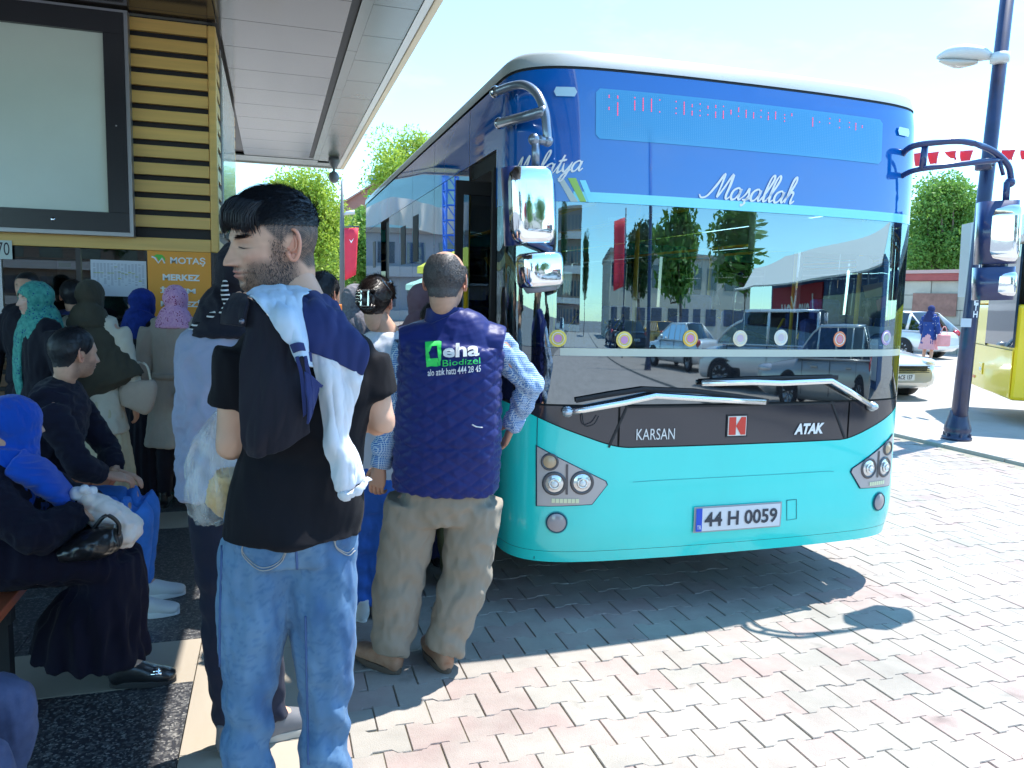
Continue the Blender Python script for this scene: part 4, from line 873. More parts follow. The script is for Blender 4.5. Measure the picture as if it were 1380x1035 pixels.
# sign seen edge-on behind the pole
s_ = empty('road_sign', tuple(atD(1316, 590, 11.1))); tag(s_, 'grey sign board seen edge-on behind the lamp post', 'sign')
q = MB(); a, b_ = atD(1312, 300, 11.2), atD(1306, 400, 11.2); q.tube([a, b_], [.03, .03], [.25, .25], n=4, xd=tuple(CR)); q.obj('board', mat('sign_back', (.5, .53, .55), .4, metal=.4), s_); q = MB(); q.tube([b_*(1, 1, 0), b_], .025); q.obj('post', M_pole, s_)
# bunting
M_flag = mat('flag_red', (.70, .03, .06), .7, var=.08, vscale=4)
def flag_geo(P, parent, name='flag'):
    """P: 4 corners tl tr br bl"""
    P = np.array(P); A = np.array([[(P[0]*(1-u)+P[1]*u)*(1-v)+(P[3]*(1-u)+P[2]*u)*v+np.array([.0, .04*math.sin(6*u+2*v), 0]) for u in np.linspace(0, 1, 9)] for v in np.linspace(0, 1, 7)]); q = MB(); q.grid(A); o = q.obj(name, M_flag, parent, True, solid=.003)
    def at(u, v): return (P[0]*(1-u)+P[1]*u)*(1-v)+(P[3]*(1-u)+P[2]*u)*v+np.array([0, .04*math.sin(6*u+2*v)-.012, 0])
    if name == 'banner':
        q = MB(); q.add([at(.35, .22), at(.5, .27), at(.7, .21), at(.5, .31)], [(0, 1, 2, 3)]); q.obj('emblem', M_white, o); return o
    q = MB(); c = []
    for t_ in np.linspace(.6, 2*math.pi-.6, 18): c.append((.36+.17*math.cos(t_), .5+.26*math.sin(t_)))
    for t_ in np.linspace(2*math.pi-.75, .75, 14): c.append((.40+.135*math.cos(t_), .5+.205*math.sin(t_)))
    q.add([at(u, v) for u, v in c], [(i, i+1, len(c)-2-i, len(c)-1-i) for i in range(13)])
    st = [(.62+(.08 if k % 2 == 0 else .033)*math.cos(k*math.pi/5), .5+(.12 if k % 2 == 0 else .05)*math.sin(k*math.pi/5)) for k in range(10)]
    q.add([at(.62, .5)]+[at(u, v) for u, v in st], [(0, 1+k, 1+(k+1) % 10) for k in range(10)]); q.obj('crescent_and_star', M_white, o); return o
bl = ['small red pennant half hidden at the edge of the bus', 'small red pennant left of the mirror strut', 'small red pennant in the middle of the mirror arm', 'small red pennant just left of the lamp post', 'small red pennant right of the lamp post', 'small red pennant at the mirror arm bend', 'small red pennant at the right frame edge']
for k, (x0, x1, y0, y1) in enumerate(((1232, 1243, 206, 224), (1250, 1265, 205, 221), (1272, 1288, 204, 217), (1294, 1311, 203, 219), (1332, 1344, 202, 215), (1350, 1368, 202, 216), (1375, 1394, 202, 215))):
    e = empty('pennant', tuple(atD(x0, y0, 14.5))); tag(e, bl[k], 'flag', 'red pennants strung behind the lamp post')
    sk = (4, 6, 12, 4, 3, 4, 5)[k]; flag_geo([atD(x0, y0, 14.5), atD(x1, y0, 14.3), atD(x1-(1 if k != 2 else -1), y1, 14.3), atD(x0+sk, y1-(4 if k == 2 else 0), 14.5)], e)
e = empty('bunting_cord', tuple(atD(1300, 202, 14.5))); q = MB(); q.tube([atD(x, y, 14.55-.2*(x-1230)/150) for x, y in ((1190, 207), (1260, 204), (1330, 202), (1400, 202), (1500, 198))], .006, n=5, res=20); q.obj('cord', mat('cord_white', (.6, .6, .6), .7), e); tag(e, 'thin cord that carries the red pennants', 'cord')
# banner pole on the left, far
t = empty('banner_pole', tuple(atD(461, 400, 25)*(1, 1, 0))); tag(t, 'dark pole with a hanging red banner and small lamp head, left of the bus', 'banner pole')
q = MB(); q.tube([atD(461, 400, 25)*(1, 1, 0), atD(461, 305, 25), atD(461, 243, 25)], [.09, .07, .03]); q.obj('pole', mat('pole_grey', (.10, .11, .12), .5), t, True)
q = MB(); q.tube([atD(462, 290, 25), atD(468, 287, 25), atD(478, 286, 25)], [.02, .06, .08], [.02, .05, .06]); q.obj('lamp_head', M_lampw, t, True)
flag_geo([atD(464, 307, 24.9), atD(483, 307, 24.9), atD(480, 370, 24.9), atD(465, 378, 24.9)], t, 'banner')
q = MB(); q.tube([atD(461, 306, 25), atD(484, 305, 25)], .015); q.obj('bracket', M_pole, t)
e = empty('traffic_cone', tuple(atD(471, 398, 24)*(1, 1, 0))); tag(e, 'orange barrier box by the banner pole', 'barrier'); q = MB(); p = atD(471, 398, 24); q.box(p[0]-.35, p[0]+.35, p[1]-.2, p[1]+.2, 1.0, 1.3, .03); q.box(p[0]-.33, p[0]-.25, p[1]-.18, p[1]+.18, 0, 1.0); q.box(p[0]+.25, p[0]+.33, p[1]-.18, p[1]+.18, 0, 1.0); q.obj('body', mat('orange_box', (.8, .2, .02), .5), e); e.name = 'barrier'
# red gabled house
M_brick = mat('red_brick', (.34, .15, .12), .9, var=.15, vscale=2); M_rooft = mat('roof_tile', (.42, .20, .16), .8, var=.15, vscale=3)
h0 = atD(488, 300, 60); hx, hy = h0[0], h0[1]; t = empty('brick_house', (hx, hy, 0)); tag(t, 'red brick building with a low gable beyond the trees', 'building')
def gable(x0, x1, y0, y1, ze, zr, parent):
    q = MB(); xm = (x0+x1)/2; q.add([(x0, y0, 0), (x1, y0, 0), (x1, y0, ze), (xm, y0, zr), (x0, y0, ze), (x0, y1, 0), (x1, y1, 0), (x1, y1, ze), (xm, y1, zr), (x0, y1, ze)], [(0, 1, 2, 3, 4), (9, 8, 7, 6, 5), (1, 6, 7, 2), (5, 0, 4, 9), (0, 5, 6, 1)]); q.obj('wall', M_brick, parent)
    q = MB(); o = .3; q.add([(x0-o, y0-o, ze-.15), (xm, y0-o, zr+.12), (xm, y1, zr+.12), (x0-o, y1, ze-.15), (x1+o, y0-o, ze-.15), (x1+o, y1, ze-.15)], [(0, 1, 2, 3), (1, 4, 5, 2)]); q.obj('roof', M_rooft, parent, solid=.12)
    for k in range(3): q = MB(); x = x0+(x1-x0)*(k+.5)/3; q.box(x-.35, x+.35, y0-.03, y0+.05, ze-2.0, ze-.9); q.obj('window', M_kg, parent)
gable(hx-1.8, hx+3.8, hy-2, hy+14, 7.9, 9.7, t)
t = empty('glass_tower', tuple(atD(513, 260, 75)*(1, 1, 0))); tag(t, 'blue glass tower block rising behind the brick gable', 'building'); p = atD(513, 260, 75)
for k in range(8):
    q = MB(); q.box(p[0]-1.2, p[0]+2.2, p[1]-2, p[1]+3, k*1.55, k*1.55+1.2); q.obj('window_band', mat('tower_glass', (.10, .25, .42), .2, coat=.5), t); q = MB(); q.box(p[0]-1.15, p[0]+2.15, p[1]-1.95, p[1]+3, k*1.55+1.203, k*1.55+1.547); q.obj('floor_band', mat('tower_grey', (.35, .38, .42), .6), t)
# stone wall, right
M_stone = mat('pale_stone', (.48, .44, .36), .9, var=.18, vscale=1.2, bump=.4, bscale=6)
wa, wb = atD(1150, 400, 34)*(1, 1, 0), atD(1500, 400, 30)*(1, 1, 0); wd_ = (wb-wa)/np.linalg.norm(wb-wa); wn_ = np.array([wd_[1], -wd_[0], 0]); t = empty('boundary_wall', tuple(wa)); tag(t, 'long pale stone wall with a red coping behind the parked hatchback', 'wall')
def obox(name, m, o, dx, dn, x0, x1, n0, n1, z0, z1, parent, bev=0):
    q = MB(); q.box(x0, x1, n0, n1, z0, z1, bev); q.V = [tuple(o+dx*v[0]+dn*v[1]+np.array([0, 0, v[2]])) for v in q.V]; return q.obj(name, m, parent)
L_ = np.linalg.norm(wb-wa); 
for r in range(5):
    k = 0; x = -.4 if r % 2 else 0
    while x < L_:
        w_ = 1.1; obox('stone', M_stone, wa, wd_, wn_, x+.01, min(x+w_-.01, L_), 0, .3+.015*((k*7+r*3) % 3), r*.52+.01, r*.52+.51, t); x += w_; k += 1
obox('core', M_kerb, wa, wd_, wn_, 0, L_, -.2, -.002, 0, 2.6, t); obox('coping', mat('coping_red', (.42, .10, .09), .8, var=.1, vscale=3), wa, wd_, wn_, 0, L_, -.25, .42, 2.605, 2.86, t); obox('coping_edge', mat('coping_pink', (.6, .38, .34), .8), wa, wd_, wn_, 0, L_, -.28, .46, 2.865, 2.99, t)
pc = atD(1250, 405, 31.5); u_ = (pc-wa)@wd_; obox('panel', mat('rust_panel', (.33, .17, .13), .8, var=.3, vscale=3), wa, wd_, wn_, u_-.8, u_+.8, .335, .37, 1.35, 2.15, t); obox('door', mat('grey_door', (.22, .22, .20), .7), wa, wd_, wn_, u_+2.0, u_+2.6, .335, .37, .05, 1.9, t)
# ------------------------------------------------------------ cars
def car(kind, color, label, loc, rot, ptext='', group=None, metal=.3, det=True):
    t = empty('car' if kind != 'van' else 'van', (0, 0, 0)); tag(t, label, 'car' if kind != 'van' else 'van', group)
    mb_ = mat('car_paint_%.2f%.2f%.2f' % color, color, .28, metal=metal, coat=.8); G = glass('car_glass', (.10, .12, .12), 1.8)
    if kind == 'van': L, Wd, H, belt, nose = 4.3, 1.8, 1.85, 1.02, .95
    elif kind == 'hatch': L, Wd, H, belt, nose = 4.2, 1.76, 1.48, .92, .85
    else: L, Wd, H, belt, nose = 4.6, 1.80, 1.44, .90, .84
    hw = Wd/2; X = [L/2, L/2-.06, L/2-.25, L/2-.9, L/2-1.35, 0, -L/2+.9, -L/2+.35, -L/2+.08, -L/2]
    tail = belt+.04 if kind == 'sedan' else belt
    zt = [.58, .66, nose-.09, nose, belt-.02, belt, belt+.02, tail, tail-.06, .70]; ww = [.72, .84, .94, 1, 1, 1, 1, .97, .90, .80]; zb = [.32, .24, .2, .2, .2, .2, .2, .22, .28, .36]
    R_ = cr(np.array([X, zt, ww, zb]).T, 34); A = []
    for x, z, w, b in R_:
        w = w*hw; h = z-b; A.append([(x, y*w, b+h*q) for y, q in ((-.0, 0), (-.8, 0), (-.96, .12), (-1, .38), (-.985, .66), (-.95, .86), (-.86, .965), (-.5, 1.0), (0, 1.01), (.5, 1.0), (.86, .965), (.95, .86), (.985, .66), (1, .38), (.96, .12), (.8, 0))])
    q = MB(); q.grid(np.array(A), close=True); q.F.append(tuple(range(16))); q.F.append(tuple(range(33*16+15, 33*16-1, -1))); q.obj('body', mb_, t, True, auto=50)
    if kind == 'hatch': xs = (L/2-1.1, L/2-1.85, -L/2+.75, -L/2+.12)
    elif kind == 'van': xs = (L/2-.75, L/2-1.35, -L/2+.12, -L/2+.03)
    else: xs = (L/2-1.15, L/2-1.95, -L/2+1.25, -L/2+.55)
    x1, x2, x3, x4 = xs; wb, wr = hw*.93, hw*(.74 if kind != 'van' else .86); b0 = belt-.02
    def sec(x, f): return [(x, s*(wb+(wr-wb)*f*g_), b0+(H-b0)*f*h_) for s, g_, h_ in ((-1, 0, 0), (-1, .93, .93), (-1, 1.15, .985), (0, 1.15, 1.01), (1, 1.15, .985), (1, .93, .93), (1, 0, 0))]
    # sloping end sections
    S1, S2, S3, S4 = sec(x1, .03), sec(x2, 1), sec(x3, .99), sec(x4, .03)
    mid = [sec(x, f) for x, f in ((x2, 1), ((x2*2+x3)/3, 1.012), ((x2+2*x3)/3, 1.01), (x3, .99))]
    q = MB(); q.grid(np.array([m_[1:6] for m_ in mid])); q.obj('roof', mb_, t, True, solid=.02)
    q = MB(); q.grid(np.array([S1[1:6], S2[1:6]])); q.obj('windscreen', G, t, True); q = MB(); q.grid(np.array([S3[1:6], S4[1:6]])); q.obj('rear_window', G, t, True)
    q = MB(); q.box(x3, x2, -wr*.8, wr*.8, b0-.2, b0+.05); q.obj('cabin', mat('cabin_dark', (.02, .02, .022), .8), t)
    for s in (0, 1):
        i0, i1 = (0, 1) if s == 0 else (6, 5); y_ = -1 if s == 0 else 1
        Pb = [np.array(S1[i0]), np.array(mid[0][i0]), np.array(mid[1][i0]), np.array(mid[2][i0]), np.array(mid[3][i0]), np.array(S4[i0])]
        Pt = [np.array(S1[i1]), np.array(mid[0][i1]), np.array(mid[1][i1]), np.array(mid[2][i1]), np.array(mid[3][i1]), np.array(S4[i1])]
        for k in range(5):
            q = MB(); q.add([Pb[k], Pb[k+1], Pt[k+1], Pt[k]], [(0, 1, 2, 3)]); q.obj('window', G, t)
        for k in range(6):
            q = MB(); q.tube([Pb[k], Pt[k]], .03 if k not in (4,) else .06, .02, n=6, xd=(1, 0, 0)); q.obj('pillar', mb_, t, True)
        q = MB(); q.tube([p+np.array([0, y_*.005, 0]) for p in Pt], .025, n=6); q.tube([np.array((x, y_*hw*.985, b0-.01)) for x in (x1, 0, x4)], .018, n=6); q.obj('trim', mb_, t, True)
        for x in (.3, -.75): q = MB(); q.box(x-.1, x+.1, y_*hw-.02, y_*hw+.02, belt-.17, belt-.14, .008); q.obj('door_handle', mb_, t)
        q = MB(); q.ball((x1-.45, y_*(hw+.08), b0+.08), (.06, .11, .075)); q.obj('wing_mirror', mb_, t, True)
        q = MB(); [q.box(x-.004, x+.004, y_*hw*.985-.012, y_*hw*.985+.012, .3, belt-.04) for x in (x1-.25, -.15, -1.05)]; q.obj('door_gap', M_rub, t)
    for x in (L/2-.85, -L/2+.82):
        for s in (-1, 1):
            q = MB(); n = 18; V = [(x, s*(hw+.004), .31)]+[(x+.375*math.cos(a), s*(hw*.99+.006), .30+.375*math.sin(a)) for a in np.linspace(-.25, math.pi+.25, n)]; q.add(V, [(0, 1+k, 2+k) for k in range(n-1)]); q.obj('wheel_arch', M_rub, t)
            wheel((x, s*(hw-.09), .31), .31, .22, t, ax=1)
    M_tail = mat('tail_lamp', (.45, .01, .015), .15, coat=1); M_hl = mat('head_lamp', (.7, .72, .75), .08, metal=.5, coat=1)
    for s in (-1, 1):
        q = MB(); q.ball((L/2-.22, s*hw*.72, .66), (.2, .2, .09)); q.obj('headlight', M_hl, t, True)
        q = MB(); q.ball((-L/2+.12, s*hw*.80, .82 if kind != 'van' else .98), (.1, .17, .12 if kind != 'van' else .28)); q.obj('tail_light', M_tail, t, True)
    q = MB(); q.box(L/2-.06, L/2-.0, -.55, .55, .50, .62, .02)
    for k in range(4): q.box(L/2-.02, L/2+.025, -.56, .56, .50+k*.035, .512+k*.035)
    q.obj('grille', mat('grille_dark', (.05, .06, .08), .3, metal=.5), t); q = MB(); q.box(L/2-.12, L/2-.03, -.6, .6, .26, .34, .01); q.obj('lower_grille', M_rub, t)
    for s, xx, zz in ((1, L/2+.02, .42), (-1, -L/2-.02, .60)):
        q = MB(); q.box(xx-.012, xx+.012, -.26, .26, zz-.055, zz+.055); pt = q.obj('number_plate', mat('plate_white', (.68, .68, .70), .4), t)
        q = MB(); q.box(xx-.014, xx+.014, -.26*s-.0, -.26*s+.04*s, zz-.054, zz+.054) if s > 0 else q.box(xx-.014, xx+.014, .22, .26, zz-.054, zz+.054); q.obj('blue_strip', mat('plate_blue', (.01, .08, .55), .4), pt)
        if ptext: V, F = text_fit(ptext, .40, .075, bold=.02); mesh_obj('lettering', [(xx+.015*s, s*(v[0]-.19), zz-.038+v[1]) for v in V], F, M_ink, pt)
    q = MB(); q.box(-L/2-.02, -L/2+.3, -hw*.85, hw*.85, .36, .46, .03); q.obj('bumper', mb_, t)
    t.location = (loc[0], loc[1], loc[2] if len(loc) > 2 else .01); t.rotation_euler = (0, 0, rot); return t
sf = atD(1208, 515, 14.9); car('sedan', (.55, .57, .56), 'silver car nosing out from behind the bus, plate ending CE 157', (sf[0]+.25, sf[1]+2.3), math.radians(-94), '44 ACE 157', metal=.6)
hf = atD(1268, 440, 27.6); car('hatch', (.72, .76, .78), 'white hatchback parked by the stone wall, seen from its rear', (hf[0]-.1, hf[1]+2.1), math.radians(99), '44 HT 615')
# mirrored world behind the camera
car('hatch', (.50, .50, .48), 'silver hatchback parked on the right side of the road, reflected largest in the windscreen', (10.3, -3.6), math.radians(-120), '44 DS 208', metal=.5)
car('van', (.74, .75, .76), 'white van parked in the row, reflected in the middle of the windscreen', (10.7, -7.4), math.radians(-126), '44 KP 330')
car('sedan', (.74, .76, .78), 'white saloon car parked ahead of the white van', (10.8, -14.5), math.radians(-107), '44 AB 117')
car('sedan', (.03, .035, .06), 'dark blue saloon parked farther down the row', (10.9, -24.5), math.radians(-90), '44 EF 512')
car('hatch', (.035, .03, .03), 'black hatchback parked at the end of the row', (10.8, -30.5), math.radians(-92), '44 FR 901')
car('sedan', (.70, .38, .02), 'yellow taxi parked behind the row of cars', (14.6, -27), math.radians(-90), '44 T 0101')
car('sedan', (.60, .62, .64), 'pale grey saloon on the far left of the reflected road', (-6.0, -26), math.radians(92), '44 GK 404')
# yellow bus
yb_ = empty('bus', (0, 0, 0)); tag(yb_, 'yellow bus cut off by the right frame edge, near the lamp post', 'bus')
Y0 = np.array([11.2, 10.1, 0]); dx = np.array([-.58, -.814, 0]); dx /= np.linalg.norm(dx); dn = np.array([-dx[1]*-1, 0, 0]); dn = np.array([.814, -.58, 0]); dn /= np.linalg.norm(dn)
M_yb = mat('yellow_paint', (.92, .62, .005), .3, coat=.6, var=.04, vscale=1); WD = 2.5
obox('body', M_yb, Y0, dx, dn, .12, WD-.12, 0, 11.5, .38, 1.72, yb_, .05); obox('front_panel', M_yb, Y0, dx, dn, .13, WD-.13, -.012, -.001, .42, 1.08, yb_)
obox('corner_panel', M_yb, Y0, dx, dn, .0, .118, .03, .5, .45, 1.95, yb_, .03); obox('side_panel', M_yb, Y0, dx, dn, .0, .11, .51, 11.5, .45, 1.1, yb_)
M_dk = gloss('dark_pane', (.012, .03, .05), 1.45, .03); obox('pillar', M_yb, Y0, dx, dn, .02, .93, .0, .1, 1.725, 2.54, yb_, .02); obox('windscreen', M_dk, Y0, dx, dn, .98, WD-.1, -.03, .0, 1.12, 2.54, yb_); obox('windscreen_frame', M_rub, Y0, dx, dn, .94, .978, -.02, .0, 1.09, 2.54, yb_)
obox('side_window', M_dk, Y0, dx, dn, .01, .1, .6, 11.3, 1.13, 2.4, yb_); obox('roof', M_roofw, Y0, dx, dn, 0, WD, -.02, 11.5, 2.55, 3.0, yb_, .12); obox('back_wall', M_rub, Y0, dx, dn, .15, WD-.15, .3, 11.3, 1.73, 2.55, yb_)
obox('seam', M_rub, Y0, dx, dn, .30, .306, -.016, -.013, .42, 1.08, yb_); obox('seam', M_rub, Y0, dx, dn, .13, WD-.13, -.016, -.013, 1.075, 1.083, yb_); fl2 = obox('fuel_flap', M_yb, Y0, dx, dn, .70, .93, -.025, -.0135, .62, .80, yb_, .005); obox('handle', M_white, Y0, dx, dn, .78, .88, -.032, -.026, .68, .73, fl2); obox('reflector', mat('reflector_orange', (.8, .18, .02), .3), Y0, dx, dn, .36, .50, -.022, -.0135, .53, .57, yb_)
for a in (1.2, 8.5):
    for s in (.18, WD-.18): c_ = Y0+dx*s+dn*(a+.8)+np.array([0, 0, .46]); tq = MB(); tq.tube([c_-dx*.14, c_+dx*.14], .46, n=28, xd=(0, 0, 1)); wv = tq.obj('wheel', M_rub, yb_, True); tq = MB(); tq.tube([c_-dx*.15, c_+dx*.15], .26, n=20, xd=(0, 0, 1)); tq.obj('rim', M_alu, wv, True)
# ------------------------------------------------------------ scenery that the glass reflects
def facade(name, x0, x1, y0, y1, floors, fh, wm, winm, label, band=None, cols=6, face=-1, blank=0):
    t = empty(name, ((x0+x1)/2, y0, 0)); tag(t, label, 'building'); H = floors*fh
    q = MB(); q.box(x0, x1, y0, y1, 0, H); q.obj('wall', wm, t); yy = y0 if face < 0 else y1
    for f in range(floors):
        for c in range(cols):
            w = (x1-x0)/cols; xa = x0+w*(c+.2); q = MB(); q.box(xa, xa+w*.6, yy-.05, yy+.05, f*fh+fh*.32, f*fh+fh*.8); q.obj('window', winm, t)
        if band: q = MB(); q.box(x0-.1, x1+.1, yy-.5 if face < 0 else yy+.06, yy-.06 if face < 0 else yy+.5, f*fh+.02, f*fh+fh*.24); q.obj('balcony', band, t)
    q = MB(); q.box(x0-.2, x1+.2, y0-.2, y1+.2, H+.003, H+.3); q.obj('roof_edge', M_conc, t); return t
WG = mat('window_dark', (.03, .05, .08), .1, coat=1)
facade('office_block', -16, -1.4, 46, 56, 2, 2.55, mat('grey_render', (.30, .32, .36), .8), WG, 'grey office building with long balconies behind the kiosk', mat('balcony_grey', (.42, .43, .44), .7), 8)
t = empty('building', (-8, 50, 0)); tag(t, 'unfinished tower with pale glazing wrapped in white sheeting', 'building'); q = MB(); q.box(-18, -3.0, 57, 66, 0, 11.5); q.obj('glazing', mat('cyan_glazing', (.30, .52, .55), .4, var=.15, vscale=.6), t)
A = [[(x, 45.2+.35*math.sin(x*2.3)+.2*math.sin(x*5.1+z), z+.25*math.sin(x*1.1)) for x in np.linspace(-16, -1.5, 60)] for z in np.linspace(5.3, 6.9, 8)]; q = MB(); q.grid(np.array(A)); q.obj('sheeting', mat('white_sheet', (.62, .60, .55), .8), t, True)
t = empty('crane_mast', (-6.9, 41, 0)); tag(t, 'blue lattice crane mast in front of the wrapped building', 'crane'); q = MB()
cx, cy = -6.9, 41
for sx in (-.35, .35):
    for sy in (-.35, .35): q.box(cx+sx-.05, cx+sx+.05, cy+sy-.05, cy+sy+.05, 0, 9.5)
q.obj('mast', mat('crane_blue', (.02, .16, .75), .5), t); q = MB()
for k in range(12):
    z = k*.78
    for a, b_ in (((-.35, -.35), (.35, -.35)), ((-.35, -.35), (-.35, .35)), ((.35, -.35), (.35, .35))): q.tube([(cx+a[0], cy+a[1], z), (cx+b_[0], cy+b_[1], z+.78)], .035, n=4); q.tube([(cx+a[0], cy+a[1], z), (cx+b_[0], cy+b_[1], z)], .05, n=4)
q.obj('lattice', MATS['crane_blue'], t)
def parasol(x, y, r, h, m, label):
    t = empty('market_umbrella', (x, y, 0)); tag(t, label, 'umbrella', 'market umbrellas beyond the kiosk'); q = MB(); A = []
    for rr_, zz in ((.02, h), (r*.5, h-.30), (r, h-.65), (r, h-.85)): A.append([(x+rr_*math.cos(a), y+rr_*math.sin(a), zz) for a in np.arange(8)*math.pi/4])
    q.grid(np.array(A), close=True); q.obj('canopy', m, t, solid=.01); q = MB(); q.tube([(x, y, 0), (x, y, h)], .03); q.obj('pole', M_alu, t, True); return t
parasol(-3.6, 24, 1.6, 3.1, mat('parasol_lime', (.55, .62, .05), .7), 'lime green market umbrella beyond the kiosk'); parasol(-4.2, 29, 1.7, 2.6, mat('parasol_mint', (.35, .65, .55), .7), 'mint green market umbrella beyond the kiosk'); parasol(-5.6, 30, 1.5, 2.6, mat('parasol_yellow', (.75, .55, .03), .7), 'yellow market umbrella beyond the kiosk')
facade('shop_row', 13, 34, -52, -42, 2, 3.2, mat('cream_render', (.55, .50, .42), .85), WG, 'cream two-storey shop row far down the street', None, 10, face=1)
facade('apartment_block', -22, 1, -70, -60, 4, 3.0, mat('brown_render', (.30, .22, .17), .85), WG, 'brown apartment block closing the far end of the street', mat('balc_white', (.6, .6, .58), .7), 8, face=1)
t = empty('street_booth', (16.5, -9, 0)); tag(t, 'blue and red street booth with a white awning behind the parked cars', 'booth')
q = MB(); q.box(15.5, 18.5, -14, -3, 0, 3.1); q.obj('wall', mat('booth_blue', (.06, .14, .32), .5), t); q = MB(); q.box(15.40, 15.49, -13.8, -9.5, .2, 2.8); q.obj('panel', mat('booth_red', (.42, .02, .04), .5), t); q = MB(); q.box(15.38, 15.49, -9.4, -3.2, 1.2, 2.4); q.obj('window', WG, t); q = MB(); q.box(15.39, 15.49, -9.4, -3.2, .2, 1.1); q.obj('panel', M_white, t)
q = MB(); q.add([(13.6, -14.5, 2.75), (13.6, -2.6, 2.75), (16.5, -2.6, 3.9), (16.5, -14.5, 3.9)], [(0, 1, 2, 3)]); q.obj('awning', mat('awning_white', (.72, .70, .64), .8), t, solid=.05)
V, F = text_fit('Love You', 3.2, .9, shear=.3, bold=.02); mesh_obj('lettering', [(15.385, -13.4+3.2-v[0]+.2, 1.6+v[1]) for v in V], F, M_white, t)
for i, (x, y, h) in enumerate(((13.5, -21, 7), (15, -34, 8), (4, -48, 9), (20, -24, 8), (-9, -38, 10))): tree((x, y, 0), h, h*.26, h*.33, 4000, .2, (LG, LD, LD, LG, LD)[i], ('slim street tree behind the booth', 'dark tree behind the parked taxi', 'dark tree in the middle distance down the street', 'green tree behind the street booth', 'tall dark tree on the left of the reflected street')[i], seed=50+i)
b0_ = (8.6, -14, .01); t, ax = lamp_post(b0_, (8.5, -14, 8.2), 'dark street lamp post by the parked white van'); q = MB(); q.tube([(8.5, -14, 8.1), (8.2, -14, 8.35), (7.4, -14.0, 8.4)], .04, res=8); q.tube([(7.5, -14, 8.38), (7.0, -14, 8.4), (6.8, -14, 8.36)], [.05, .13, .05], [.03, .06, .02], n=12); q.obj('lamp_head', M_lampw, t, True)
t = empty('banner_pole', (9.0, -20, 0)); tag(t, 'pole with a hanging red banner down the street behind', 'banner pole'); q = MB(); q.tube([(9, -20, 0), (9, -20, 6)], .05); q.obj('pole', M_pole, t, True); flag_geo([np.array(p) for p in ((8.9, -19.9, 5.6), (7.8, -19.9, 5.4), (7.9, -19.9, 2.8), (8.9, -19.9, 3.0))], t, 'banner')
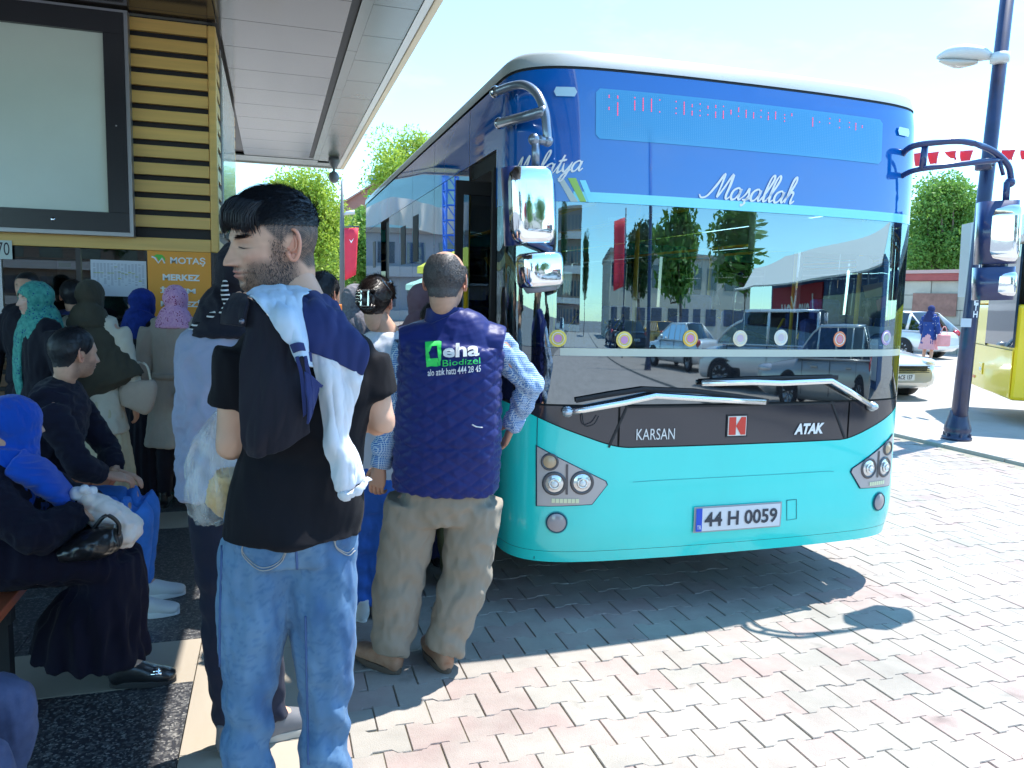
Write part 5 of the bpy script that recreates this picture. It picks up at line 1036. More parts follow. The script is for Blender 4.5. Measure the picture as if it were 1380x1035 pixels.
# ============================================================ people
SKIN = (.56, .33, .23)
M_skin = mat('skin', SKIN, .5, attr='Col', sub=.12, bump=.04, bscale=250)
M_skin.node_tree.nodes['Principled BSDF'].inputs['Specular IOR Level'].default_value = .35
M_hair = mat('black_hair', (.006, .007, .011), .5, var=.3, vscale=60)
def sstep(a, b, x): t = np.clip((x-a)/(b-a), 0, 1); return t*t*(3-2*t)
def euler(yaw, pitch=0., roll=0.):
    """yaw: 0 faces +Y, positive turns to the person's left (towards -X); pitch: positive looks down"""
    return np.array(Matrix.Rotation(yaw, 3, 'Z') @ Matrix.Rotation(-pitch, 3, 'X') @ Matrix.Rotation(roll, 3, 'Y'))
def head_geo(nu=64, nv=48, beard=0., fem=False, nose=1., hairline=True, brow=(.03, .02, .015), lidclose=.3, skin=SKIN, fade=0., bald=0.):
    """head in its own space: x right, y forward, z up, origin between the ears"""
    U = np.linspace(0, 2*math.pi, nu, endpoint=False); Vv = np.linspace(0, math.pi, nv+1)
    th, ph = np.meshgrid(U, Vv); D = np.stack([np.sin(ph)*np.sin(th), np.sin(ph)*np.cos(th), np.cos(ph)], -1).reshape(-1, 3)
    def ell(c, r):
        c, r = np.array(c), np.array(r); a = ((D/r)**2).sum(1); b = -2*((D/r)*(c/r)).sum(1); k = ((c/r)**2).sum()-1; d = b*b-4*a*k; return (-b+np.sqrt(np.maximum(d, 0)))/(2*a)*(d > 0)
    j = .92 if fem else 1.
    E = [ell((0, -.012, .032), (.077, .097, .088)), ell((0, .030, -.030), (.060*j, .064, .078)), ell((0, .022, .01), (.066, .072, .075)), ell((0, .045, -.062), (.036*j, .040, .040)), ell((0, -.030, -.05), (.056*j, .060, .10))]
    p = 14.; R = (sum(np.maximum(e, .02)**p for e in E))**(1/p); R = np.minimum(R, .16)
    P = D*R[:, None]; x, y, z = P.T; front = sstep(.0, .05, y)
    def G(cx, cz, sx, sz): return np.exp(-((np.abs(x)-cx)/sx)**2-((z-cz)/sz)**2)*front
    dy = np.zeros(len(P)); dz = np.zeros(len(P))
    dy += .0045*G(.026, .030, .022, .008)-.011*G(.032, .010, .015, .012)+.0065*G(.032, .009, .010, .008)
    dy += .004*G(.045, -.012, .016, .014)-.003*G(.055, -.045, .016, .02)
    nb = sstep(.018, -.026, z)*sstep(-.036, -.028, z); wd = .0075+.006*sstep(0, -.026, z)
    dy += nose*(.005+.021*nb)*np.exp(-(x/wd)**2)*sstep(.028, .010, z)*sstep(-.038, -.029, z)*front
    dy += nose*.008*G(.0125, -.025, .0055, .007)
    dy += .006*G(0, -.050, .030, .018)+.0045*G(0, -.0445, .020, .0042)+.0055*G(0, -.0555, .016, .0045)-.0055*G(0, -.0500, .024, .0018)-.004*G(0, -.0675, .016, .005)+.008*G(0, -.086, .018, .013)
    dy -= .003*G(0, -.037, .005, .005)
    P = P+np.stack([0*dy, dy, 0*dy], 1)
    # colour
    C = np.tile(np.array(skin), (len(P), 1)).astype(float)
    def mixc(w, c): nonlocal C; w = np.clip(w, 0, 1)[:, None]; C = C*(1-w)+np.array(c)*w
    nn = nz(P, 260, 3, 2)*.5+.5; n2 = nz(P, 40, 5, 2)
    C *= (1+.06*n2)[:, None]
    mixc(.35*G(.042, -.015, .02, .018)+.3*G(0, -.026, .012, .01), (.62, .26, .19))
    mixc(.85*G(0, -.0450, .019, .0042)+.9*G(0, -.0555, .015, .005), (.45, .14, .13)); mixc(.9*G(0, -.0500, .022, .0016), (.10, .03, .03))
    if beard:
        ax_ = np.abs(x); jaw = sstep(-.012, -.035, z-(.0*ax_))*sstep(-.045, -.01, y)
        cheek = sstep(.030, .052, ax_+(-.020-z)*.55)
        bm_ = jaw*cheek*sstep(-.125, -.105, z)
        side = sstep(.052, .060, ax_)*sstep(.0, .02, y)*sstep(.045, .0, z)*sstep(.050, .030, y)
        must = G(0, -.0375, .024, .0045)*sstep(.002, .006, np.abs(x)+.003); chin = G(0, -.082, .024, .016)+.7*G(0, -.066, .008, .005)
        w = np.clip(np.maximum.reduce([bm_, side, must*1.1, chin*.9]), 0, 1)*(.72+.28*nn)*beard; mixc(w, (.045, .032, .028))
    mixc(.88*sstep(.55, 1, G(.0315, .0305+0*0, .0155, .0042)*1.4), brow)
    # eye: dark lash line and a sliver of the eye
    mixc(.9*G(.032, .0075-.002*lidclose, .0125, .0013+.0007*(1-lidclose)), (.02, .012, .01)); mixc(.30*G(.032, .014, .014, .005), (.25, .12, .09))
    if not lidclose > .8: mixc(.8*G(.0245, .0085, .0028, .0022)+.8*G(.0395, .0085, .0028, .0022), (.75, .72, .70))
    mixc(.6*G(.0095, -.0325, .004, .0025), (.10, .03, .02))
    if fade:
        hl = fade_mask(P)*(1-bald*sstep(.045, .070, P[:, 2])*sstep(-.085, -.055, P[:, 1])); mixc(np.clip(hl*(.65+.5*nn), 0, 1)*fade, (.05, .038, .034))
    if bald: pass
    F = []
    for i in range(nv):
        for k in range(nu): F.append((i*nu+k, (i+1)*nu+k, (i+1)*nu+(k+1) % nu, i*nu+(k+1) % nu))
    return P, np.array(F), C
def hairline_z(P):
    """height of the hairline for a point (by azimuth)"""
    az = np.degrees(np.arctan2(np.abs(P[:, 0]), P[:, 1]))
    return np.interp(az, [0, 25, 45, 60, 78, 90, 100, 115, 135, 180], [.072, .070, .062, .035, .006, .020, .022, -.030, -.058, -.066])
def fade_mask(P): hz = hairline_z(P); return sstep(hz-.006, hz+.014, P[:, 2])
def hairmask(P): hz = hairline_z(P); return P[:, 2]-hz
def ear_geo(s=1.):
    """left ear (person's left, x<0 if s=-1)"""
    q = MB(); P = []
    for t in np.linspace(-.2, 4.4, 18): P.append((0, -.003-.0155*math.sin(t)*1.0*(.9+.1*math.cos(t)), .005+.031*math.cos(t)-.002*t))
    P = np.array(P); r = np.interp(np.linspace(0, 1, 18), [0, .1, .5, .85, 1], [.0025, .0042, .0042, .005, .006]); out = np.linspace(0, 1, 18)
    P[:, 0] = .010+.006*np.sin(out*math.pi); q.tube(P, r, n=8)
    q.tube([(.006, -.004, .024), (.011, -.010, .010), (.010, -.008, -.008), (.004, .004, -.014)], [.003, .0035, .0035, .003], n=7, res=12)
    q.ball((.009, -.003, -.026), (.0055, .009, .010), 12, 8); q.ball((.004, -.003, .004), (.006, .014, .026), 14, 10); q.ball((.006, .008, -.004), (.004, .004, .006), 8, 6)
    V = np.array(q.V); V = V@np.array(Matrix.Rotation(.35, 3, 'Z')).T; V = V@np.array(Matrix.Rotation(.12, 3, 'X')).T; V = V+np.array((.0665, -.012, .002)); V[:, 0] *= s
    F = q.F if s > 0 else [f[::-1] for f in q.F]; return V, F
def hand_pts(wr, d, pn, curl=.35, s=1, L=.185, spread=.10, thumb=None):
    """hand as tubes. wr wrist point, d pointing direction, pn palm normal (direction the palm faces), s=+1 thumb to the side cross(d,pn)"""
    wr = np.array(wr, float); d = np.array(d, float); d /= np.linalg.norm(d); pn = np.array(pn, float); pn -= d*(pn@d); pn /= np.linalg.norm(pn); sd = np.cross(d, pn)*s; q = MB(); k = L/.185
    q.tube([wr-d*.03*k, wr+d*.005*k, wr+d*.035*k, wr+d*.065*k, wr+d*.088*k, wr+d*.096*k], np.array([.025, .026, .036, .041, .040, .034])*k, np.array([.019, .017, .016, .0145, .012, .008])*k, n=16, xd=tuple(sd), sq=2.6, res=10)
    for i, (off, ln, r) in enumerate(((.029, .072, .0088), (.010, .080, .0092), (-.010, .075, .0088), (-.029, .060, .0078))):
        p = wr+d*.082*k+sd*off*k; a = curl*(.7+.12*i); dd = d+sd*(off*spread*12)*.5; dd /= np.linalg.norm(dd); P = [p-dd*.02*k, p+dd*.004*k]; ang = a*.5
        for seg in (.46, .30, .24):
            v = dd*math.cos(ang)+pn*math.sin(ang); P.append(P[-1]+v*ln*seg*k); ang += a
        q.tube(P, np.array([r, r*1.05, r*1.0, r*.9, r*.72])*k, n=9, res=12); q.ball(P[-1], r*.74*k, 8, 6)
    td = (sd*.75+d*.55+pn*.30) if thumb is None else np.array(thumb, float); td /= np.linalg.norm(td); p = wr+d*.022*k+sd*.020*k; t2 = td*.7+d*.55+pn*.15; t2 /= np.linalg.norm(t2)
    P = [p-td*.012*k, p+td*.022*k, p+td*.040*k, p+td*.040*k+t2*.026*k, p+td*.040*k+t2*.047*k]; q.tube(P, np.array([.014, .0135, .0112, .0105, .0078])*k, n=9, res=12); q.ball(P[-1], .0078*k, 8, 6)
    return q
class Person:
    """joints in world space, keyed: head neck chest pelvis shL shR elL elR wrL wrR hipL hipR knL knR anL anR toL toR"""
    def __init__(s, base, yaw, H=1.7, label='', cat='person', group=None, build=1., over=None):
        s.base = np.array([base[0], base[1], base[2] if len(base) > 2 else 0.], float); s.H = H; s.yaw = yaw; s.b = build
        s.R = euler(yaw); k = H/1.75
        J = dict(head=(0, .02, 1.635), neck=(0, -.01, 1.49), chest=(0, 0, 1.30), waist=(0, 0, 1.08), pelvis=(0, 0, .95), crotch=(0, 0, .84))
        for sd, x in (('L', -1), ('R', 1)):
            J['sh'+sd] = (x*.185*build, -.01, 1.43); J['el'+sd] = (x*.255*build, -.02, 1.13); J['wr'+sd] = (x*.26*build, .06, .88)
            J['hip'+sd] = (x*.09*build, 0, .90); J['kn'+sd] = (x*.105, .015, .49); J['an'+sd] = (x*.115, -.02, .085); J['to'+sd] = (x*.14, .15, .03)
        s.J = {n: s.loc(*(np.array(v)*k)) for n, v in J.items()}
        for n, v in (over or {}).items(): s.J[n] = np.array(v, float)
        s.t = empty('person', tuple(s.base)); tag(s.t, label, cat, group); s.t.name = 'person'
        ORG[s.t.name] = s.base.copy(); s.label = label
    def loc(s, x, y, z): return s.base+s.R@np.array([x, y, z])
    def side(s, a='shR', b='shL'): v = s.J[a]-s.J[b]; return v/np.linalg.norm(v)
    def torso(s, q, inf=0., z0='crotch', wid=1., dep=1., bulge=0.):
        J = s.J; b = s.b; S = s.side(); Hs = s.side('hipR', 'hipL'); m = (S+Hs)/2; m /= np.linalg.norm(m)
        pts = [(J['crotch']*.5+J['pelvis']*.5, .12*b, .090*b, Hs), (J['pelvis'], .168*b, .112*b, Hs), (J['waist'], .150*b*wid, .103*b*dep, m), (J['chest'], .172*b*wid, .115*b*dep, S), ((J['chest']*.35+J['neck']*.65), .165*b*wid, .10*b, S), (J['neck']*.9+J['chest']*.1, .105*b, .075, S), (J['neck'], .062, .062, S)]
        q.tube([p[0] for p in pts], [p[1]+inf for p in pts], [p[2]+inf+(bulge if i in (2, 3) else 0) for i, p in enumerate(pts)], n=28, xd=[p[3] for p in pts], res=26, sq=2.3)
        c = (J['shL']+J['shR'])/2
        q.tube([J['shL']+S*.02, J['shL']*.5+c*.5+np.array([0, 0, .02]), c+np.array([0, 0, .03]), J['shR']*.5+c*.5+np.array([0, 0, .02]), J['shR']-S*.02], np.array([.052, .058, .06, .058, .052])*b+inf, np.array([.056, .07, .075, .07, .056])*b+inf, n=18, xd=(0, 0, 1), res=14)
    def arm(s, q, sd, inf=0., to=1., r=(.056, .046, .040, .036, .026), endr=None):
        J = s.J; a, e, w = J['sh'+sd], J['el'+sd], J['wr'+sd]; b = (s.b+1)/2
        P = [a, a*.65+e*.35, a*.2+e*.8, e, e*.75+w*.25, e*.4+w*.6, w]; rr_ = np.array([r[0], r[0]*.93, r[1]*.93, r[2]*1.0, r[2]*1.0, r[3]*.9, r[4]])*b+inf
        if to < 1: 
            A = cr(np.hstack([np.array(P), rr_[:, None]]), 40)[:max(4, int(40*to))]; P, rr_ = A[:, :3], A[:, 3]
            if endr: rr_ = rr_*np.linspace(1, endr, len(rr_))
            q.tube(P, rr_, n=16, xd=(0, 1, 0)); return
        q.tube(P, rr_, n=16, xd=(0, 1, 0), res=22)
    def leg(s, q, sd, inf=0., r=(.085, .072, .056, .055, .040), to=1., endr=1.):
        J = s.J; h, k, a = J['hip'+sd], J['kn'+sd], J['an'+sd]; b = (s.b+1)/2
        P = [h, h*.6+k*.4, h*.2+k*.8, k, k*.65+a*.35, a*.75+k*.25, a]; rr_ = np.array([r[0], r[0]*.95, r[1]*.95, r[2], r[3]*1.05, r[4]*1.1, r[4]])*b+inf
        if to < 1 or endr != 1: A = cr(np.hstack([np.array(P), rr_[:, None]]), 40)[:int(40*to)]; P, rr_ = A[:, :3], A[:, 3]*np.linspace(1, endr, int(40*to)); q.tube(P, rr_, n=18, xd=(1, 0, 0)); return
        q.tube(P, rr_, n=18, xd=(1, 0, 0), res=26)
    def body(s, vox=.012, head=None, hands=None, hR=None, ears=True, nu=64, nv=48, skin=SKIN, hscale=1.):
        q = MB(); s.torso(q, -.012)
        for sd in 'LR':
            s.arm(q, sd, -.004); s.leg(q, sd, -.010); J = s.J; q.tube([J['an'+sd]+np.array([0, 0, .02]), J['an'+sd]*.5+J['to'+sd]*.5, J['to'+sd]], [.034, .036, .03], [.034, .028, .02], n=12, xd=tuple(s.side('hipR', 'hipL')), res=8)
        J = s.J; R = s.R if hR is None else hR; s.hR = R; k = s.H/1.75*hscale; s.hk = k
        nk = J['head']+R@np.array([0, -.032, -.035])*k; q.tube([J['neck']-(nk-J['neck'])*.4, J['neck'], nk*.6+J['neck']*.4, nk], [.075, .057, .047, .030], [.075, .058, .048, .032], n=18, xd=tuple(s.side()), res=10)
        V, F = remesh(q, vox, 3); C = np.tile(np.array(skin), (len(V), 1)); C = C*(1+.05*nz(V, 14, 2, 2))[:, None]
        Fs = [tuple(f) for f in F]; n = len(V); P, Fh, Ch = head_geo(nu, nv, skin=skin, **(head or {})); P = s.hw(P); Fs += [tuple(int(i)+n for i in f) for f in Fh]; V = np.vstack([V, P]); C = np.vstack([C, Ch])
        if ears:
            for e in (1, -1): Ve, Fe = ear_geo(e); n = len(V); V = np.vstack([V, s.hw(Ve)]); d_ = Ve[:, 2:3]*0+1; C = np.vstack([C, np.tile(np.array(skin)*np.array([1.12, .85, .82]), (len(Ve), 1))]); Fs += [tuple(i+n for i in f) for f in Fe]
        for sd in 'LR':
            h = (hands or {}).get(sd)
            if h is False: continue
            d = J['wr'+sd]-J['el'+sd]; h = h or {}; hq = hand_pts(J['wr'+sd], h.get('d', d), h.get('pn', s.R@np.array([-1. if sd == 'R' else 1., .1, 0])), h.get('curl', .35), h.get('s', 1 if sd == 'R' else -1), L=.185*s.H/1.75)
            n = len(V); V = np.vstack([V, np.array(hq.V)]); C = np.vstack([C, np.tile(np.array(skin)*np.array([1.02, .93, .9]), (len(hq.V), 1))]); Fs += [tuple(i+n for i in f) for f in hq.F]
        o = mesh_obj('body', V, Fs, M_skin, s.t, True); setattr_col(o.data, 'Col', C); return o
    def hw(s, P): return s.J['head']+(np.asarray(P)*s.hk)@s.hR.T
    def cloth(s, name, q, m, vox=.010, sm=3, fold=.006, ff=(7, 7, 3.5), seed=1, disp=None, parent=None, hem=None, thin=None):
        V, F = remesh(q, vox, sm); N = normals(V, F); L = V-s.base
        if fold:
            n1 = nz(L, ff, seed, 2, 2.2); n2 = nz(L, np.array(ff)*.45, seed+9, 2, 1.5); V = V+N*(fold*(np.abs(n1)*-1.3+.5+.7*n2))[:, None]
        if disp is not None: V = V+N*disp(L, N)[:, None]
        V = smooth_v(V, F, 1, .5)
        o = mesh_obj(name, V, F, m, parent or s.t, True); s.last = (V, F, N); return o
    def hair(s, thick=.012, mode='short', m=None, seed=1, nu=120, nv=90, fn=None, name='hair', strands=2500, slen=.02):
        P, F, _ = head_geo(nu, nv); hm = hairmask(P) if fn is None else fn(P); keep = hm > 0; c = np.array([0, -.012, .02]); D = P-c; D /= np.linalg.norm(D, axis=1)[:, None]
        t = thick(P, hm) if callable(thick) else thick*sstep(-.002, .03, hm); nn = nz(P, (55, 55, 18), seed, 2); Q = P+D*(t*(1+.14*nn)+.0008)[:, None]
        Fk = [tuple(f) for f in F if keep[f].sum() >= 3]; idx = sorted({i for f in Fk for i in f}); mp = {i: j for j, i in enumerate(idx)}; o = mesh_obj(name, s.hw(Q[idx]), [tuple(mp[i] for i in f) for f in Fk], m or M_hair, s.t, True)
        if strands:
            r = np.random.RandomState(seed); fa = np.array(Fk); fk = fa[r.randint(0, len(fa), strands)]; w = r.dirichlet((1, 1, 1, 1), strands); B = (Q[fk]*w[:, :, None]).sum(1); Dd = (D[fk]*w[:, :, None]).sum(1)
            fl = s.flow(B) if hasattr(s, 'flow') else np.stack([B[:, 0]*0, B[:, 1]*.4-.25*0, -np.ones(len(B))*.6], 1); fl = fl-Dd*(fl*Dd).sum(1)[:, None]*.9+Dd*.10+r.randn(strands, 3)*.13; fl /= np.linalg.norm(fl, axis=1)[:, None]
            sdv = np.cross(fl, Dd); sdv /= np.linalg.norm(sdv, axis=1)[:, None]+1e-9; ln = slen*(.5+r.rand(strands))[:, None]; w_ = .0007
            tt = (t[fk]*w).sum(1)[:, None]; ln = ln*np.clip(tt/.008, .15, 1)
            V = np.stack([B-sdv*w_-Dd*.002, B+sdv*w_-Dd*.002, B+fl*ln*.6+sdv*w_*.8, B+fl*ln*.6-sdv*w_*.8, B+fl*ln-Dd*.003], 1).reshape(-1, 3); b5 = np.arange(strands)*5; Ff = [(a, a+1, a+2, a+3) for a in b5]+[(a+3, a+2, a+4) for a in b5]
            so_ = mesh_obj('strands', s.hw(V), Ff, m or M_hair, o); tag(so_, kind='stuff')
        return o
    def shoe(s, sd, m, sole=None, L=None, w=.047, name='shoe'):
        a, t = s.J['an'+sd], s.J['to'+sd]; d = (t-a)*np.array([1, 1, 0]); d /= np.linalg.norm(d)+1e-9; z0 = min(a[2], t[2])-.03 if a[2] > .2 else s.base[2]; L = L or .27*s.H/1.75; hz = a*np.array([1, 1, 0])+np.array([0, 0, a[2]-.085*s.H/1.75]); sx = np.cross(d, (0, 0, 1))
        h = hz-d*.06; up = np.array([0, 0, 1]); pit = (t[2]-.03-(a[2]-.085*s.H/1.75)); f = lambda x, z: h+d*x*L+up*(z+pit*max(0, x-.3)/.7)
        q = MB(); q.tube([f(.0, .045), f(.06, .047), f(.22, .055), f(.42, .052), f(.65, .038), f(.85, .032), f(.97, .028), f(1.0, .026)], [.022, .034, .038, .040, w, w*.93, w*.62, .01], [.030, .046, .055, .050, .038, .030, .022, .008], n=16, xd=tuple(sx), sq=2.4, res=18)
        q.tube([f(.12, .05), f(.13, .10), f(.13, .125)], [.036, .034, .036], [.04, .042, .045], n=14, xd=tuple(sx))
        V, F = remesh(q, .008, 2); zm = f(.5, 0)[2]; V[:, 2] = np.maximum(V[:, 2], hz[2]+.012+0*V[:, 0]); o = mesh_obj(name, V, F, m, s.t, True)
        q = MB(); A = []
        for z, k in ((.0, 1.0), (.016, 1.03), (.026, .97)):
            A.append([f(x, z-pit*max(0, x-.3)/.7*0)+sx*y*k for x, y in [(1.005*(.5+.5*math.cos(u)), (w*1.05 if math.cos(u) > 0 else w*.86)*math.sin(u)) for u in np.linspace(0, 2*math.pi, 26, endpoint=False)]])
        q.grid(np.array(A), close=True); q.F += [tuple(range(26)), tuple(range(77, 51, -1))]; q.obj('sole', sole or M_rub, o, True, auto=40); return o
def fabric(name, col, rough=.85, weave=900, bump=.15, var=.1, col2=None, vscale=6, sheen=.06, **k):
    m = mat(name, col, rough, var=var, col2=col2, vscale=vscale, bump=bump, bscale=weave, spec=.15, **k); m.node_tree.nodes['Principled BSDF'].inputs['Sheen Weight'].default_value = sheen; return m
def hijab(p, m, face=None, low=.20, wide=.20, seed=3, fold=.005, bust=.0, vox=.008, back=0.):
    """scarf: closed round the head, spreading on the shoulders"""
    J = p.J; k = p.hk; R = p.hR; q = MB(); c = p.hw([(0, -.012, .03)])[0]; q.ball(c, np.array([.094, .116, .105])*k, 24, 16, R); q.ball(p.hw([(0, .012, -.03)])[0], np.array([.083, .090, .105])*k, 24, 16, R)
    if back: q.ball(p.hw([(0, -.075, .02)])[0], np.array([.07, .07, .075])*k, 20, 12, R)
    S = p.side(); n0 = p.hw([(0, -.01, -.07)])[0]; q.tube([n0, J['neck']+np.array([0, 0, .03]), J['neck']-np.array([0, 0, .05]), J['neck']-np.array([0, 0, low])], [.092, .118, .155, wide], [.098, .116, .128, .138], n=26, xd=tuple(S), res=14, sq=2.2)
    V, F = remesh(q, vox, 4); N = normals(V, F); L = V-p.base
    ang = nz(np.stack([L@np.array([1, .3, .0]), L@np.array([.2, 1, 0]), L[:, 2]*.5+L[:, 0]*.4], 1), 9, seed, 2, 2.); V = V+N*(fold*(.4-1.2*np.abs(ang)))[:, None]
    if face is not None:
        Hh = ((V-J['head'])@R)/k; keep = ~((Hh[:, 1] > .035) & ((Hh[:, 0]/face[0])**2+((Hh[:, 2]-face[2])/face[1])**2 < 1)); Fk = F[keep[F].all(1)]; idx = np.unique(Fk); mp = -np.ones(len(V), int); mp[idx] = np.arange(len(idx)); V = V[idx]; F = mp[Fk]
    o = mesh_obj('headscarf', V, F, m, p.t, True)
    if face is not None: q2 = o.modifiers.new('s', 'SOLIDIFY'); q2.thickness = .004; q2.offset = -1
    return o
def surf(obj_VF, px, py, off=.0015):
    """first hit of the sight line through a photo point on a built surface"""
    d = ray(px, py); d = d/np.linalg.norm(d); h = obj_VF.ray_cast(Vector(CO), Vector(d)); return None if h[0] is None else np.array(h[0])+np.array(h[1])*off
def bvh(V, F): return BVHTree.FromPolygons([tuple(v) for v in V], [tuple(int(i) for i in f) for f in F])
# ---- fabrics
F_tee = fabric('tee_black', (.007, .007, .010), var=.25, vscale=3, sheen=.03); F_jean = fabric('jeans_blue', (.09, .19, .36), bump=.3, weave=700, attr='Col', var=.12, vscale=16)
F_navyq = fabric('vest_navy', (.013, .022, .13), rough=.42, bump=.05, sheen=.1); F_khaki = fabric('khaki_twill', (.27, .235, .185), var=.04, vscale=3, bump=.2)
F_white = fabric('white_cloth', (.62, .64, .70), bump=.1, var=.04); F_navy = fabric('navy_cloth', (.025, .035, .12), bump=.15); F_ice = fabric('ice_blue_cloth', (.48, .58, .70), var=.04); F_line = fabric('black_lining', (.012, .012, .02), rough=.7)
F_blackw = fabric('black_wool', (.010, .010, .018), rough=.95, sheen=.3); F_leather = mat('black_leather', (.012, .012, .014), .3, coat=.3, bump=.2, bscale=60)
def atd(px, py, d): return atD(px, py, d)
def over(d, **k):
    o = {}
    for n, v in k.items(): o[n] = atD(v[0], v[1], d+(v[2] if len(v) > 2 else 0))
    return o
def jeans_col(o, V, base, c1=(.09, .19, .36), c2=(.22, .36, .52), c0=(.045, .10, .26), seed=3):
    L = V-base; n = nz(L, (5, 5, 2.2), seed, 3, 1.6); n2 = np.abs(nz(L, (10, 10, 18), seed+3, 2, 2)); w = np.clip(.30+.45*n-.35*(n2 < .12), 0, 1)[:, None]; w2 = np.clip(-n*.8-.1, 0, 1)[:, None]
    setattr_col(o.data, 'Col', (np.array(c1)*(1-w)+np.array(c2)*w)*(1-w2)+np.array(c0)*w2)
def knee_folds(J, amp=.010, dirs=('L', 'R'), freq=60):
    def f(L_, N, base=None):
        d = 0
        for sd in dirs:
            for nm, a, ln in (('kn', 1., .16), ('an', 1.2, .13), ('hip', .5, .12)):
                c = J[nm+sd]-base; r = L_-c; g = np.exp(-(r[:, 2]/ln)**2-(np.hypot(r[:, 0], r[:, 1])/.16)**2); d = d+a*g*amp*(np.sin(r[:, 2]*freq+7*r[:, 0]+2.0*np.sin(r[:, 0]*22+r[:, 1]*17))*.7)
        return d
    return f
# ================================================= young man with the jacket over his shoulder
d0 = 1.95
ym = Person((.05, 1.96), math.radians(3), 1.80, 'bearded young man in black T-shirt and blue jeans in front of the queue', over=over(d0, head=(369, 332), neck=(418, 430), chest=(412, 515), waist=(409, 620), pelvis=(393, 700), crotch=(392, 757),
    shL=(328, 472), shR=(490, 482), elL=(311, 603), elR=(514, 572), hipL=(347, 722), hipR=(434, 722), knL=(334, 975, .02), knR=(438, 975, .02)))
J = ym.J; J['wrL'] = J['elL']+np.array([.03, .24, .10]); J['wrR'] = J['elR']+np.array([-.12, .20, .10])
for sd, dx_ in (('L', -.005), ('R', .005)):
    J['an'+sd] = np.array([J['kn'+sd][0]+dx_, J['kn'+sd][1]-.03, .085]); J['to'+sd] = J['an'+sd]+np.array([(-.05 if sd == 'L' else .05), .17, -.05])
hR = euler(math.radians(114), math.radians(10), math.radians(-3))
ym.body(vox=.0065, head=dict(beard=.72, lidclose=.92, fade=1., nose=1.05), hR=hR, nu=300, nv=230)
# neck blending piece is part of the body; hair on top
def ym_top(P):
    az = np.degrees(np.arctan2(np.abs(P[:, 0]), P[:, 1])); z0 = np.interp(az, [0, 25, 45, 60, 80, 100, 130, 180], [.060, .058, .054, .052, .050, .046, .040, .030]); return P[:, 2]-z0
def ym_th(P, hm):
    f = sstep(-.02, .09, P[:, 1]); side = sstep(-.004, .060, hm); return side*(.014+.012*f*sstep(.0, .05, P[:, 2]-.04))+.0012
ym.flow = lambda B: np.stack([B[:, 0]*1.2, np.ones(len(B))*1.0, -.25-1.5*np.maximum(B[:, 1], 0)*6], 1)
ym.hair(ym_th, fn=ym_top, strands=9000, slen=.030, nu=150, nv=110)
# fringe falling over the forehead
q = MB(); r_ = np.random.RandomState(5)
for k in range(1700):
    x = r_.uniform(-.060, .062); y0 = .060+r_.uniform(-.03, .012)-abs(x)*.35; z0 = .116-abs(x)*.28+r_.uniform(-.006, .006); L_ = r_.uniform(.8, 1.1)
    P = ym.hw([(x, y0, z0), (x*1.02, y0+.020, z0-.007), (x*1.03+r_.uniform(-.003, .003), y0+.040*L_, z0-.030), (x*1.03+r_.uniform(-.006, .006), y0+.037*L_, z0-.060*L_)]); q.tube(P, [.0012, .0015, .0011, .0002], n=4, res=6)
q.obj('fringe', M_hair, ym.t, True)
# stubble and brows as short hairs
def whiskers(p, centre_fn, n, ln, name, seed=2, w=.00045, nu=110, nv=84):
    P, F, _ = head_geo(nu, nv); fc = P[F].mean(1); wt = centre_fn(fc); keep = np.where(wt > .05)[0]; r = np.random.RandomState(seed); k = r.choice(keep, n, p=wt[keep]/wt[keep].sum()); ww = r.dirichlet((1, 1, 1, 1), n); B = (P[F[k]]*ww[:, :, None]).sum(1)
    D = B-np.array([0, -.01, .0]); D /= np.linalg.norm(D, axis=1)[:, None]; f = D*.55+np.array([0, .0, -.75])+r.randn(n, 3)*.25
    if name == 'eyebrows': f = D*.35+np.stack([np.sign(B[:, 0])*1.1, np.zeros(n), .12+0*B[:, 0]], 1)+r.randn(n, 3)*.15
    f /= np.linalg.norm(f, axis=1)[:, None]; s = np.cross(f, D); s /= np.linalg.norm(s, axis=1)[:, None]+1e-9; l = ln*(.5+r.rand(n))[:, None]; V = np.stack([B-s*w, B+s*w, B+f*l], 1).reshape(-1, 3)
    o = mesh_obj(name, p.hw(V), np.arange(3*n).reshape(-1, 3), M_hair, p.t); tag(o, kind='stuff')
def beard_w(c):
    ax_ = np.abs(c[:, 0]); z = c[:, 2]; y = c[:, 1]; jaw = sstep(-.020, -.045, z)*sstep(-.035, .0, y)*sstep(.032, .052, ax_+(-.02-z)*.6)*sstep(-.118, -.105, z); m_ = np.exp(-((ax_-.012)/.014)**2-((z+.0375)/.004)**2)*(y > .05); ch = np.exp(-(ax_/.022)**2-((z+.084)/.013)**2)*(y > .03); sd = sstep(.054, .06, ax_)*sstep(.0, .015, y)*sstep(.03, .0, z)*sstep(.045, .03, y)*.7
    return np.maximum.reduce([jaw, m_, ch, sd])
whiskers(ym, beard_w, 3400, .006, 'beard'); whiskers(ym, lambda c: np.exp(-((np.abs(c[:, 0])-.0315)/.0145)**4-((c[:, 2]-.0305-.002*np.sin((np.abs(c[:, 0])-.02)*90))/.0034)**2)*(c[:, 1] > .04), 900, .009, 'eyebrows', w=.0006)
q = MB()
for s in (-1, 1): q.tube(ym.hw([(s*.021, .0895, .0080), (s*.028, .094, .0100), (s*.036, .092, .0085), (s*.042, .0865, .0055)]), [.0006, .0012, .0012, .0005], n=5, res=9)
q.obj('eyelashes', M_hair, ym.t, True)
# black cord round the neck
c = ym.J['neck']; q = MB(); q.tube([c+np.array([.068*math.cos(a), .066*math.sin(a)-.002, .022+.012*math.sin(a)+.004*math.cos(a)]) for a in np.linspace(0, 2*math.pi, 33)], .0035, n=6); q.obj('neck_cord', F_leather, ym.t, True)
